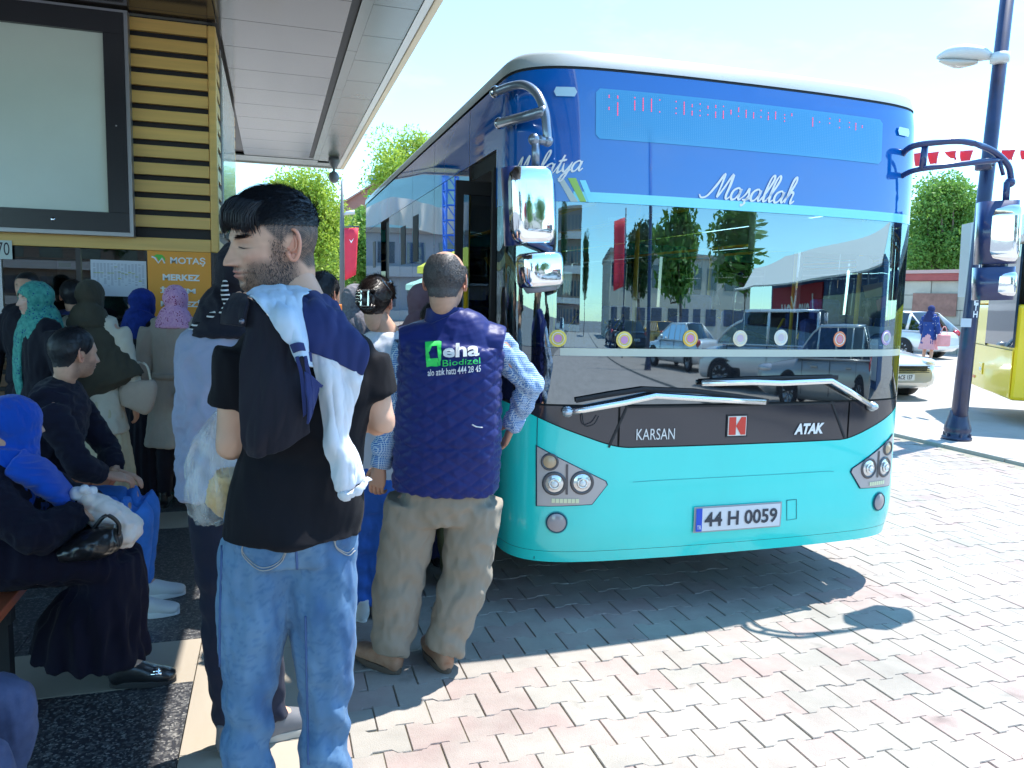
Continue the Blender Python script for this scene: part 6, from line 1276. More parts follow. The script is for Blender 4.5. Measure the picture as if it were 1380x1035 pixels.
# T-shirt
q = MB(); ym.torso(q, -.004, dep=1.14); n0 = J['pelvis']
S_ = ym.side('hipR', 'hipL'); q.tube([J['waist'], J['pelvis']*.5+J['waist']*.5, J['pelvis'], J['pelvis']-np.array([0, 0, .03])], [.148, .158, .166, .172], [.120, .130, .140, .146], n=28, xd=tuple(S_), sq=2.5)
for sd in 'LR': ym.arm(q, sd, .008, to=.275, endr=1.22)
def tee_d(L_, N):
    z = L_[:, 2]; x = L_[:, 0]; a = .006*np.sin(z*26+x*14+2*np.sin(x*9))*sstep(1.25, 1.1, z)*sstep(.98, 1.06, z); b = .008*np.sin((x*.8+z*.6)*34+1.5*np.sin(z*9))*sstep(.95, 1.25, z)*.5; return a+b
tee = ym.cloth('tshirt', q, F_tee, .0075, 3, .004, (6, 6, 3), 4, tee_d); TV, TF, _ = ym.last
# jeans
def trousers(p, m, inf=(.020, .018, .020, .022, .026), vox=.008, fold=.005, seed=5, endr=1., to=1., wide=0., waist=None, col=None, amp=.010, freq=60, name='trousers', r=(.085, .072, .056, .055, .040)):
    J = p.J; q = MB(); Hs = p.side('hipR', 'hipL'); q.tube([J['crotch']+np.array([0, 0, .015]), J['crotch']*.5+J['pelvis']*.5+np.array([0, 0, .02]), J['pelvis'], J['waist']*.45+J['pelvis']*.55], np.array([.120, .148, .148, .130])*p.b+.012+wide*.5, np.array([.088, .112, .112, .098])*p.b+.018, n=26, xd=tuple(Hs), sq=2.4)
    for sd in 'LR': p.leg(q, sd, .014+wide, r=r, to=to, endr=endr)
    kf = knee_folds(J, amp, freq=freq); base = p.base
    o = p.cloth(name, q, m, vox, 3, fold, (8, 8, 4), seed, lambda L_, N: kf(L_, N, base))
    if col is not None: jeans_col(o, p.last[0], p.base, **col)
    return o
jn = trousers(ym, F_jean, vox=.0075, fold=.006, seed=7, col=dict(c1=(.07, .155, .29), c2=(.15, .26, .39), c0=(.04, .10, .23)), r=(.076, .056, .046, .047, .042), amp=.012, freq=52); JV, JF, _ = ym.last; jb = bvh(JV, JF)
M_stitch = mat('stitching', (.30, .30, .30), .8); M_seam = mat('denim_seam', (.05, .10, .24), .9)
def surfline(b, P, w, m, parent, name, n=40, off=.0015, lift=.0015):
    A = cr(P, n); pts = [surf(b, x, y, off) for x, y in A]; pts = [p for p in pts if p is not None]
    if len(pts) > 3:
        g = [pts[0]]
        for p in pts[1:]:
            if np.linalg.norm(p-g[-1]) < .03: g.append(p)
        if len(g) > 3:
            q = MB(); q.tube(g, w, lift, n=6, xd=(1, 0, 0)); return q.obj(name, m, parent, True)
def surfpoly(b, P, m, parent, name, cut=4, off=.003):
    V, F = poly_fill(P, cut); W = [surf(b, x, y, off) for x, y in V]; ok = [w is not None for w in W]; W = [w if w is not None else np.zeros(3) for w in W]; F = [f for f in F if all(ok[i] for i in f)]; return mesh_obj(name, W, F, m, parent, True)
for P in ([(329, 728), (328, 748), (352, 768), (378, 758), (392, 728)], [(455, 712), (452, 735), (468, 748), (478, 742)]):
    surfline(jb, P, .0016, M_stitch, jn, 'pocket_seam', 60); surfline(jb, [(x*.985+5.4, y*.99+4) for x, y in P], .0012, M_stitch, jn, 'pocket_seam', 60)
surfline(jb, [(300, 735), (297, 850), (298, 950), (299, 1030)], .003, M_seam, jn, 'side_seam'); surfline(jb, [(396, 720), (400, 760), (398, 795)], .003, M_seam, jn, 'centre_seam'); surfline(jb, [(412, 830), (414, 920), (416, 1030)], .003, M_seam, jn, 'inner_seam')
for sd in 'LR': ym.shoe(sd, mat('white_trainer', (.6, .6, .6), .6))
# jacket slung over the left shoulder: cloth panels with their own folds
def panel(name, rows, m, parent, n=(34, 26), amp=.006, seed=1, thick=.006, f=18):
    G = np.array([[atD(*p) for p in cr(r, n[1])] for r in rows]); A = np.stack([cr(G[:, j], n[0]) for j in range(n[1])], 1)
    N = np.cross(np.gradient(A, axis=0).reshape(-1, 3), np.gradient(A, axis=1).reshape(-1, 3)); N /= np.linalg.norm(N, axis=1)[:, None]+1e-9
    P = A.reshape(-1, 3); u = P@np.array([1, .4, .35]); w = nz(np.stack([P[:, 0]*1.6, P[:, 1], P[:, 2]*.55], 1), f*.35, seed, 3, 2.); P = P+N*(amp*w)[:, None]; q = MB(); q.grid(P.reshape(A.shape)); o = q.obj(name, m, parent, True)
    s_ = o.modifiers.new('s', 'SOLIDIFY'); s_.thickness = thick; s_.offset = -1 if N[:, 1].mean() < 0 else 1; s2 = o.modifiers.new('u', 'SUBSURF'); s2.levels = 1; s2.render_levels = 1; return o, P.reshape(A.shape)
jk = empty('jacket', tuple(atD(400, 480, 1.8))); tag(jk, 'white and navy jacket with black lining slung over the shoulder of the young man', 'jacket')
B0 = 1.775
panel('back_panel', [[(404, 400, 1.87), (418, 396, 1.87), (437, 402, 1.88), (452, 411, 1.88)], [(407, 412, B0+.03), (425, 410, B0+.02), (448, 418, B0+.02), (466, 428, B0+.05)], [(409, 430, B0), (432, 432, B0-.01), (456, 438, B0), (480, 448, B0+.02)], [(412, 452, B0-.01), (436, 456, B0-.02), (466, 462, B0-.01), (497, 471, B0)], [(418, 474, B0-.01), (440, 483, B0-.02), (465, 495, B0-.01), (488, 506, B0)]], F_navy, jk, seed=2, amp=.007)
panel('lower_panel', [[(418, 472, B0-.006), (440, 481, B0-.016), (465, 493, B0-.006), (488, 504, B0+.004)], [(422, 500, B0), (443, 505, B0-.02), (465, 514, B0-.01), (484, 528, B0)], [(429, 540, B0+.01), (445, 543, B0-.02), (462, 550, B0-.01), (473, 562, B0+.01)], [(435, 588, B0+.02), (447, 590, B0-.02), (460, 590, B0-.01), (470, 588, B0+.02)], [(443, 622, B0+.02), (457, 624, B0-.02), (472, 621, B0-.01), (483, 614, B0+.02)], [(450, 646, B0+.02), (462, 650, B0-.01), (478, 648, B0-.01), (490, 636, B0+.02)], [(459, 660, B0+.02), (468, 661, B0-.005), (480, 655, B0-.005), (492, 643, B0+.02)]], F_white, jk, n=(60, 26), seed=3, amp=.008, f=26)
cf, _ = panel('cuff', [[(459, 660, B0+.015), (468, 662, B0-.012), (481, 656, B0-.012), (492, 643, B0+.015)], [(463, 668, B0+.015), (471, 670, B0-.008), (484, 662, B0-.008), (496, 648, B0+.015)]], F_white, jk, n=(10, 40), seed=5, amp=.004, f=120, thick=.012)
panel('yoke', [[(331, 396, 1.86), (352, 388, 1.90), (378, 383, 1.93), (402, 385, 1.93), (424, 397, 1.90)], [(337, 401, B0+.03), (358, 395, B0+.07), (378, 391, B0+.10), (396, 393, B0+.10), (418, 399, B0+.08)], [(347, 410, B0-.01), (362, 405, B0), (378, 403, B0+.01), (392, 403, B0+.02), (406, 405, B0+.03)], [(365, 431, B0-.04), (376, 425, B0-.05), (388, 424, B0-.05), (398, 427, B0-.03), (409, 432, B0)], [(382, 453, B0-.05), (390, 447, B0-.06), (399, 446, B0-.06), (406, 449, B0-.04), (413, 455, B0-.01)], [(392, 465, B0-.05), (398, 462, B0-.06), (404, 462, B0-.06), (410, 465, B0-.04), (416, 472, B0-.01)], [(402, 494, B0-.04), (406, 493, B0-.05), (410, 493, B0-.05), (414, 494, B0-.04), (419, 496, B0-.01)]], F_ice, jk, n=(50, 30), seed=4, amp=.006, f=22)
panel('stripe', [[(391, 464, B0-.058), (400, 461, B0-.072), (409, 462, B0-.066)], [(396, 476, B0-.056), (404, 473, B0-.070), (412, 473, B0-.064)]], F_navy, jk, n=(8, 12), amp=.001, thick=.003)
panel('stripe', [[(413, 474, B0-.035), (419, 474, B0-.022)], [(415, 487, B0-.035), (420, 488, B0-.022)]], F_navy, jk, n=(6, 6), amp=.0, thick=.003)
for k, mm in ((0, F_navy), (1, F_line), (2, F_navy)):
    o = 5*k; panel('zip_facing', [[(398+o, 480, B0-.062-.002*k), (403+o, 479, B0-.064)], [(405+o*.9, 510, B0-.06), (411+o*.9, 508, B0-.062)], [(408+o*.9, 540, B0-.055), (414+o*.9, 536, B0-.058)], [(409+o*.8, 562, B0-.05), (414+o*.8, 556, B0-.052)]], mm, jk, n=(24, 8), amp=.003, thick=.008)
panel('lining', [[(322, 403, B0+.06), (330, 400, B0+.05), (337, 401, B0+.03), (345, 406, B0)], [(330, 425, B0+.02), (342, 420, B0-0.005), (355, 421, B0-0.013), (366, 431, B0-0.023)], [(331, 455, B0), (348, 450, B0-0.018), (368, 446, B0-0.027), (386, 456, B0-0.032)], [(329, 490, B0-0.005), (350, 485, B0-0.027), (376, 480, B0-0.041), (399, 484, B0-0.034)], [(327, 530, B0-0.005), (350, 526, B0-0.032), (380, 520, B0-0.050), (411, 515, B0-0.036)], [(327, 570, B0), (350, 566, B0-0.032), (382, 556, B0-0.050), (414, 546, B0-0.036)], [(328, 598, B0+.01), (346, 596, B0-0.027), (378, 584, B0-0.041), (415, 570, B0-0.027)], [(335, 613, B0+.03), (349, 616, B0-0.009), (380, 603, B0-0.023), (414, 578, B0-0.018)]], F_line, jk, n=(70, 46), seed=6, amp=.009, f=12)
panel('flap', [[(410, 500, B0-.07), (418, 505, B0-.06), (426, 512, B0-.05), (433, 519, B0-.04)], [(410, 540, B0-.07), (416, 540, B0-.06), (421, 535, B0-.05), (430, 524, B0-.045)], [(412, 572, B0-.06), (414, 565, B0-.055), (418, 555, B0-.05), (422, 545, B0-.045)]], F_navy, jk, n=(24, 16), seed=8, amp=.006)
panel('collar', [[(317, 400, B0+.08), (325, 398, B0+.06), (334, 401, B0+.04)], [(309, 412, B0+.05), (321, 411, B0+.02), (337, 412, B0)], [(302, 425, B0+.04), (317, 424, B0+.01), (334, 426, B0-.01)], [(301, 437, B0+.04), (315, 439, B0+.01), (331, 441, B0-.01)]], F_line, jk, n=(22, 18), seed=9, amp=.004, thick=.010)
q = MB(); p = atD(326, 433, B0-.035); q.ball(p, (.006, .004, .006), 12, 8); q.obj('snap_button', mat('button_grey', (.12, .12, .15), .3, metal=.6), jk, True)
# plastic bag with bread in his left hand
def plastic():
    m = bpy.data.materials.new('thin_plastic'); m.use_nodes = True; nt = m.node_tree; N = nt.nodes; L = nt.links; N.clear(); o = N.new('ShaderNodeOutputMaterial'); t = N.new('ShaderNodeBsdfTransparent'); d = N.new('ShaderNodeBsdfPrincipled'); x = N.new('ShaderNodeMixShader')
    d.inputs['Base Color'].default_value = (.85, .88, .86, 1); d.inputs['Roughness'].default_value = .25; d.inputs['Subsurface Weight'].default_value = 0; t.inputs[0].default_value = (.97, .98, .97, 1)
    tc = N.new('ShaderNodeTexCoord'); mp = N.new('ShaderNodeMapping'); mp.inputs['Scale'].default_value = (30, 30, 5); n = N.new('ShaderNodeTexNoise'); n.inputs['Scale'].default_value = 1; n.inputs['Detail'].default_value = 3; L.new(tc.outputs['Object'], mp.inputs[0]); L.new(mp.outputs[0], n.inputs['Vector'])
    r = N.new('ShaderNodeMapRange'); r.inputs[1].default_value = .35; r.inputs[2].default_value = .7; r.inputs[3].default_value = .07; r.inputs[4].default_value = .50; L.new(n.outputs['Fac'], r.inputs[0]); L.new(r.outputs[0], x.inputs[0]); L.new(t.outputs[0], x.inputs[1]); L.new(d.outputs[0], x.inputs[2]); L.new(x.outputs[0], o.inputs[0]); return m
M_pl = plastic()
bg_ = empty('bread_bag', tuple(atD(290, 640, 2.02))); tag(bg_, 'clear plastic bag with a golden loaf, hanging beside the young man', 'bag'); DB = 2.02
q = MB(); q.tube([atD(300, 546, DB), atD(299, 570, DB), atD(293, 610, DB), atD(291, 650, DB), atD(296, 680, DB), atD(300, 699, DB), atD(301, 703, DB)], [.012, .035, .062, .076, .068, .048, .01], [.01, .03, .05, .06, .055, .04, .01], n=44, res=50, xd=(1, 0, 0)); V = np.array(q.V); V = V+np.stack([.006*np.sin(V[:, 2]*30+V[:, 1]*80), .006*np.sin(V[:, 0]*90+V[:, 2]*20), 0*V[:, 0]], 1)*1.0+.004*nz(V, (28, 28, 6), 3, 2, 2)[:, None]; q.V = [tuple(v) for v in V]; q.F = q.F[:-2]
q.obj('plastic', M_pl, bg_, True); q = MB(); q.tube([atD(308, 636, DB-.01), atD(309, 652, DB), atD(306, 680, DB), atD(302, 695, DB)], [.03, .048, .050, .02], [.03, .042, .045, .02], n=24, res=20, xd=(1, 0, 0)); V, F_ = remesh(q, .005, 2); V = V+normals(V, F_)*(.004*nz(V, 40, 2, 3))[:, None]
mesh_obj('bread', V, F_, mat('bread_crust', (.62, .33, .10), .7, col2=(.75, .52, .24), vscale=14, bump=.4, bscale=120), bg_, True)
for dx_ in (-.008, .012): q = MB(); q.tube([atD(300, 548, DB), J['wrL']+np.array([dx_, -.02, -.0]), J['wrL']+np.array([dx_, -.02, .035])], [.012, .008, .006], [.004, .003, .002], n=8, res=10); q.obj('handle', M_pl, bg_, True)
# ================================================= stout man in the quilted vest
d1 = 3.28
vm = Person((.57, 3.24), math.radians(-12), 1.72, 'stout balding man in navy quilted vest, checked shirt and khaki trousers', build=1.18, over=over(d1, head=(601, 381), neck=(600, 425), chest=(606, 500, -.02), waist=(604, 590, -.02), pelvis=(600, 652), crotch=(600, 706), shL=(551, 462), shR=(668, 462), elL=(528, 560), elR=(714, 518, .02), wrL=(513, 628, .02), wrR=(690, 574, .12), hipL=(557, 672), hipR=(640, 672), knL=(539, 778, .02), knR=(629, 772, .02), anL=(526, 872, .0), anR=(598, 868, .0)))
J = vm.J; J['toL'] = J['anL']+np.array([-.10, .12, -.05]); J['toR'] = J['anR']+np.array([-.03, .17, -.05]); J['anL'][2] = .085; J['anR'][2] = .085
vhR = euler(math.radians(-26), math.radians(6)); vskin = (.50, .29, .20)
vm.body(head=dict(fade=.85, bald=.92), hR=vhR, nu=110, nv=84, hands=dict(L=dict(curl=.75, pn=np.array([.6, .7, 0])), R=dict(curl=.6)), skin=vskin, hscale=1.08)
def bald_fn(P):
    hz = hairline_z(P); crown = np.hypot(P[:, 0]/.052, (P[:, 1]+.0)/.062); top = (P[:, 2] > .07)
    return np.where((P[:, 2] > .060) & (P[:, 1] > -.062+(.115-P[:, 2])*.2), -1, np.minimum(P[:, 2]-hz, .02+.0*P[:, 2]-np.where((P[:, 2] > .095), .05, 0)))
vm.hair(lambda P, hm: .004+.004*sstep(.0, .02, hm), fn=bald_fn, m=mat('greying_hair', (.022, .020, .022), .55, col2=(.10, .09, .09), vscale=200), strands=6000, slen=.008)
# checked shirt
def check_mat():
    m = fabric('checked_shirt', (.05, .16, .42)); nt = m.node_tree; N = nt.nodes; L = nt.links; p = N['Principled BSDF']; tc = N.new('ShaderNodeTexCoord'); s = N.new('ShaderNodeSeparateXYZ'); L.new(tc.outputs['Object'], s.inputs[0]); outs = []
    ad = N.new('ShaderNodeMath'); ad.operation = 'ADD'; L.new(s.outputs[0], ad.inputs[0]); L.new(s.outputs[1], ad.inputs[1])
    for o_ in (ad.outputs[0], s.outputs[2]):
        a = N.new('ShaderNodeMath'); a.operation = 'MULTIPLY'; a.inputs[1].default_value = 130; L.new(o_, a.inputs[0]); b = N.new('ShaderNodeMath'); b.operation = 'FRACT'; L.new(a.outputs[0], b.inputs[0]); c = N.new('ShaderNodeMath'); c.operation = 'LESS_THAN'; c.inputs[1].default_value = .30; L.new(b.outputs[0], c.inputs[0]); outs.append(c)
    mx = N.new('ShaderNodeMath'); mx.operation = 'MAXIMUM'; L.new(outs[0].outputs[0], mx.inputs[0]); L.new(outs[1].outputs[0], mx.inputs[1]); x = N.new('ShaderNodeMix'); x.data_type = 'RGBA'; x.inputs[6].default_value = (.05, .17, .46, 1); x.inputs[7].default_value = (.50, .62, .72, 1); L.new(mx.outputs[0], x.inputs[0]); L.new(x.outputs[2], p.inputs['Base Color']); return m
F_check = check_mat()
q = MB(); vm.torso(q, -.022)
for sd in 'LR': vm.arm(q, sd, .010, r=(.052, .050, .046, .042, .030))
sh = vm.cloth('checked_shirt', q, F_check, .009, 3, .008, (9, 9, 9), 12, lambda L_, N: .006*np.sin((L_[:, 2]*.8+L_[:, 0]*.5)*70+2*np.sin(L_[:, 0]*30))*sstep(.12, .2, np.abs(L_[:, 0]-.03)))
for w_, e_ in ((J['wrL'], J['elL']), (J['wrR'], J['elR'])): q = MB(); dd = (e_-w_)/np.linalg.norm(e_-w_); q.tube([w_, w_+dd*.055], .046, n=20); q.obj('cuff', F_check, sh, True)
# vest
q = MB(); S_ = vm.side(); c = (J['shL']+J['shR'])/2; Jw, Jp, Jc = J['waist'], J['pelvis'], J['chest']
q.tube([Jp-np.array([0, 0, .005]), Jp*.6+Jw*.4, Jw, Jw*.4+Jc*.6, Jc, Jc*.5+c*.5, c+np.array([0, 0, -.015]), c+np.array([0, 0, .035]), J['neck']+np.array([0, 0, -.012])], [.228, .230, .228, .224, .220, .226, .222, .165, .105], [.170, .172, .17, .165, .160, .155, .145, .125, .098], n=40, xd=tuple(S_), res=40, sq=2.5)
q.tube([c-S_*.208+np.array([0, 0, -.016]), c+np.array([0, 0, .028]), c+S_*.208+np.array([0, 0, -.016])], [.086, .092, .086], [.102, .112, .102], n=20, xd=(0, 0, 1), res=12)
Xv = vm.R[:, 0]
def quilt(L_, N):
    x = L_@Xv; z = L_[:, 2]; back = 1.0; a = np.abs(np.sin((x*.62+z)*math.pi/.060)); b = np.abs(np.sin((x*.62-z)*math.pi/.060)); g = np.minimum(a, b); top = sstep(1.445, 1.43, z); l1 = np.exp(-((z-1.03)/.006)**2)
    w = nz(L_, (16, 16, 22), 4, 2, 2); return (.0085*(1-np.exp(-g*3.5))-.005)*top+.0010*w-.006*l1
vest = vm.cloth('quilted_vest', q, F_navyq, .0060, 2, .004, (4, 4, 3), 21, quilt); VV, VF, _ = vm.last; vb = bvh(VV, VF)
q = MB(); nk = J['neck']; q.tube([nk+np.array([0, -.005, -.055]), nk+np.array([0, -.004, -.01]), nk+np.array([0, 0, .028])], [.105, .086, .080], [.095, .082, .078], n=30, xd=tuple(S_), res=8); col_ = q.obj('collar', F_navyq, vest, True); 
# print on the back
vb2 = bvh(smooth_v(VV, VF, 14), VF)
M_pg = mat('print_green', (.03, .62, .10), .5); M_pw = mat('print_white', (.72, .72, .72), .5)
def surftext(b, txt, x0, y0, x1, y1, h, m, parent, name='lettering', off=.005, **k):
    V, F = text_fit(txt, 1, 1, **k); W = [surf(b, x0+(x1-x0)*v[0]+0, y0+(y1-y0)*v[0]-h*v[1], off+.005) for v in V]
    if all(w is not None for w in W): return mesh_obj(name, W, F, m, parent, True)
gp = surfpoly(vb, [(573, 462), (593, 460), (592, 466), (582, 467), (578, 475), (580, 483), (590, 483), (590, 494), (575, 494)], M_pg, vest, 'green_emblem', 3, .005); surfpoly(vb, [(589, 461), (595, 461), (594, 493), (591, 494)], M_pg, vest, 'green_emblem', 3, .006)
surftext(vb2, 'eha', 597, 483, 645, 480, 18, M_pw, vest, off=.004, bold=.03); surftext(vb2, 'Biodizel', 597, 494, 646, 490, 8, M_pg, vest, off=.004); surftext(vb2, 'alo at%ck hatt%c 444 28 45' % (305, 305), 577, 507, 647, 501, 9, M_pw, vest, off=.004, bold=.01)
surfline(vb, [(636, 572), (642, 575), (650, 576)], .003, M_pw, vest, 'paint_mark', 8)
tr = trousers(vm, F_khaki, vox=.009, fold=.007, seed=31, wide=.0, amp=.012, freq=48, r=(.100, .094, .088, .082, .066)); TVv, TFf, _ = vm.last; tb = bvh(TVv, TFf)
surfline(tb, [(521, 660), (508, 740), (500, 820), (503, 880)], .003, mat('khaki_seam', (.18, .15, .11), .9), tr, 'side_seam'); surfline(tb, [(667, 660), (655, 740), (640, 820), (628, 870)], .004, mat('pale_seam', (.55, .52, .44), .9), tr, 'side_seam'); surfline(tb, [(503, 880), (520, 887), (544, 884)], .003, MATS['khaki_seam'], tr, 'hem')
for sd in 'LR': vm.shoe(sd, mat('worn_brown_shoe', (.28, .13, .07), .7, col2=(.42, .26, .17), vscale=14), mat('brown_sole', (.10, .07, .05), .8), w=.052)
# ================================================= woman with the hair clip
d2 = 3.85
cw = Person((.52, 3.83), math.radians(-25), 1.66, 'woman with dark pinned-up hair in a square silver clip, white top and blue jeans', over=over(d2, head=(508, 408), neck=(522, 448), chest=(520, 520), waist=(515, 585), pelvis=(508, 640), crotch=(506, 690), shL=(488, 470), shR=(556, 470), elL=(480, 560), elR=(566, 560), wrL=(490, 620, .1), wrR=(556, 620, .1), hipL=(492, 655), hipR=(530, 655), knL=(487, 745, .02), knR=(512, 745), anL=(484, 815), anR=(510, 815, .03)))
J = cw.J; J['toL'] = J['anL']+np.array([-.06, .12, -.05]); J['toR'] = J['anR']+np.array([-.02, .14, -.05])
chR = euler(math.radians(-30), math.radians(4)); cw.body(head=dict(fem=True), hR=chR, nu=80, nv=60)
M_bhair = mat('dark_brown_hair', (.018, .011, .010), .30, var=.4, vscale=90, aniso=(1, 1, .15))
cw.flow = lambda B: np.stack([-B[:, 0]*2, -np.ones(len(B))*.8, (.02-B[:, 2])*4], 1); hb = cw.hair(.016, m=M_bhair, strands=5000, slen=.035)
q = MB(); c = cw.hw([(0, -.115, .005)])[0]; q.ball(c, (.040, .038, .055), 24, 16, chR)
for k in range(26): a = k*.5; r = .028+.012*math.sin(k*1.7); P = [c+chR@np.array([r*math.cos(a+t*1.2)*1.1, -.025-.012*math.sin(t*3+k), .045*math.sin(a*.6+t)]) for t in np.linspace(0, 1.4, 7)]; q.tube(P, [.002, .006, .007, .007, .006, .004, .001], n=6)
q.obj('bun', M_bhair, hb, True); fr_ = cw.hw([(0, -.155, .012)])[0]
M_clip = mat('silver_clip', (.75, .73, .66), .22, metal=.8); q = MB(); X_, Z_ = chR[:, 0]*.018, chR[:, 2]*.036; P = [fr_-X_-Z_, fr_+X_-Z_, fr_+X_+Z_, fr_-X_+Z_]
for i in range(4): q.tube([P[i], P[(i+1) % 4]], .0045, n=6)
for k in range(4): q.tube([fr_-X_+Z_*(-.5+.4*k), fr_-X_*2.6+Z_*(-.5+.4*k), fr_-X_*2.8+Z_*(-.8+.4*k)+chR[:, 1]*.02], .003, n=5)
q.obj('hair_clip', M_clip, cw.t); q = MB(); q.tube(cw.hw([(.080, .06, .03), (.086, .0, .045), (.083, -.05, .07), (.05, -.07, .115)]), .004, n=6, res=14); q.ball(cw.hw([(.07, -.02, .105)])[0], (.02, .012, .012), 12, 8); q.obj('sunglasses', M_blackg, cw.t, True)
q = MB(); cw.torso(q, .012)
for sd in 'LR': cw.arm(q, sd, .014, to=.9)
cw.cloth('white_top', q, F_white, .011, 3, .006, seed=33)
F_jb = fabric('jeans_bright', (.035, .13, .50), var=.2, vscale=8, bump=.2); q = trousers(cw, F_jb, vox=.010, fold=.006, seed=36, wide=.004)
for sd in 'LR': cw.shoe(sd, mat('white_trainer', (.6, .6, .6), .6), mat('white_sole', (.7, .7, .7), .6))
# ================================================= person in lavender shirt and black striped scarf, left of the young man
d3 = 2.75
lv = Person((-.13, 2.80), math.radians(-20), 1.70, 'person in long lavender shirt and black scarf with white stripes behind the young man', over=over(d3, head=(331, 376), neck=(318, 432), chest=(314, 510), waist=(312, 590), pelvis=(314, 640), crotch=(314, 700), shL=(276, 456), shR=(362, 456), elL=(258, 560), elR=(372, 560), wrL=(268, 640, .10), wrR=(350, 640, .1), hipL=(292, 655), hipR=(335, 665), knL=(298, 800), knR=(345, 800), anL=(308, 915, .05), anR=(368, 930, .08)))
J = lv.J; J['anL'][2] = .085; J['anR'][2] = .085; J['toL'] = J['anL']+np.array([.05, .15, -.05]); J['toR'] = J['anR']+np.array([.15, .04, -.05])
lv.body(ears=False, head=dict(fem=True), hR=euler(math.radians(-20)), hands=dict(L=dict(curl=.4, d=np.array([.1, .1, -1]))))
F_lav = fabric('lavender_cotton', (.28, .31, .43), rough=.8, var=.06); q = MB(); lv.torso(q, .012); S_ = lv.side('hipR', 'hipL'); q.tube([J['waist'], J['pelvis'], J['pelvis']*.6+J['crotch']*.4], [.165, .178, .185], [.13, .145, .15], n=26, xd=tuple(S_), sq=2.4)
lv.arm(q, 'L', .014, r=(.056, .052, .050, .052, .050)); lv.arm(q, 'R', .014)
lv.cloth('shirt', q, F_lav, .008, 3, .010, (7, 7, 6), 41, lambda L_, N: .008*np.sin((L_[:, 2]+L_[:, 0]*.6)*62+2.2*np.sin(L_[:, 0]*25+L_[:, 2]*8))*sstep(1.2, 1.05, L_[:, 2]))
trousers(lv, fabric('dark_trousers', (.014, .018, .035)), vox=.010, fold=.004, seed=44)
for sd in 'LR': lv.shoe(sd, fabric('grey_canvas', (.16, .16, .17), var=.15), mat('grey_sole', (.40, .38, .34), .7), L=.27)
F_stripe = fabric('striped_scarf', (.008, .008, .012)); nt = F_stripe.node_tree; N = nt.nodes; Lk = nt.links; tc = N.new('ShaderNodeTexCoord'); wv = N.new('ShaderNodeTexWave'); wv.bands_direction = 'Z'; wv.inputs['Scale'].default_value = 22; wv.inputs['Distortion'].default_value = 1.2; wv.inputs['Detail'].default_value = 0; Lk.new(tc.outputs['Object'], wv.inputs['Vector']); r = N.new('ShaderNodeValToRGB'); r.color_ramp.interpolation = 'CONSTANT'; r.color_ramp.elements[0].color = (.008, .008, .012, 1); r.color_ramp.elements[1].position = .72; r.color_ramp.elements[1].color = (.6, .6, .6, 1); Lk.new(wv.outputs['Fac'], r.inputs[0]); Lk.new(r.outputs[0], N['Principled BSDF'].inputs['Base Color'])
hijab(lv, F_line, low=.04, wide=.16, fold=.006, seed=9); q = MB(); q.tube([atD(313, 366, d3-.05), atD(305, 380, d3-.07), atD(304, 400, d3-.09), atD(311, 418, d3-.10), atD(322, 428, d3-.10)], [.006, .012, .016, .018, .016], [.03]*5, n=14, res=20, xd=(1, 0, 0)); q.tube([atD(262, 446, d3-.02), atD(275, 436, d3-.05), atD(292, 426, d3-.07), atD(308, 420, d3-.1), atD(325, 425, d3-.1)], [.008, .014, .017, .017, .016], [.03]*5, n=14, res=20, xd=(0, 0, 1)); lv.cloth('scarf', q, F_stripe, .007, 2, .006, (20, 20, 20), 5)
# ================================================= generic standing and seated people
def simple(base, yaw, H, label, top, bottom, heady=None, hairm=None, scarf=None, sleeves=True, hd=None, group=None, legs='trousers', coat=None, build=1., shoes=None, face=None, ov=None, hood_back=0., bodyh=None, hrs=2500, skin=SKIN, scarf_low=.2, scarf_wide=.2, vox=.012, thick=.012):
    p = Person(base, yaw, H, label, group=group, build=build, over=ov)
    p.body(ears=scarf is None, head=bodyh or dict(fade=.85), hR=euler(heady if heady is not None else yaw, .06), skin=skin, nu=72, nv=54)
    k = H/1.75; J = p.J; q = MB(); p.torso(q, .016)
    S_ = p.side('hipR', 'hipL'); low = J['pelvis'] if coat is None else J['pelvis']+(np.array([J['pelvis'][0], J['pelvis'][1], p.base[2]])-J['pelvis'])*coat
    wid = .178 if coat is None else .19+.05*coat*2; q.tube([J['waist'], J['pelvis'], low*.5+J['pelvis']*.5, low], [.168*build, .182*build, (wid+.18)/2*build, wid*build], [.122, .135, .15, .135+(.05 if coat else 0)], n=28, xd=tuple(S_), sq=2.3, res=16)
    if sleeves:
        for sd in 'LR': p.arm(q, sd, .018, to=.97)
    p.cloth('coat' if coat else 'top', q, top, vox, 3, .008, (7, 7, 4), int(H*1000) % 97)
    if legs == 'trousers': trousers(p, bottom, vox=.012, fold=.005, seed=3, amp=.006)
    else:
        z1 = .10 if legs == 'long' else .45; q = MB(); f = np.array([0, 0, 1]); gp_ = lambda z: np.array([J['pelvis'][0], J['pelvis'][1], p.base[2]+z]); q.tube([J['pelvis']+f*.05, gp_(.75), gp_(.4+z1*.3), gp_(z1)], [.16, .20, .24, .27], [.12, .16, .20, .23], n=36, xd=tuple(S_), res=24); X = p.R[:, 0]; Yv = p.R[:, 1]
        p.cloth('skirt', q, bottom, .012, 2, .004, disp=lambda L_, N: .008*np.sin(26*np.arctan2(L_@Yv, L_@X))*sstep(.9, .5, L_[:, 2]))
    for sd in 'LR': p.shoe(sd, shoes or F_leather)
    if scarf is not None: hijab(p, scarf, face, scarf_low, scarf_wide, back=hood_back)
    else: p.hair(lambda P, hm: thick*sstep(-.01, .05, hm)+.0008, m=hairm or M_hair, strands=hrs, slen=.018)
    return p
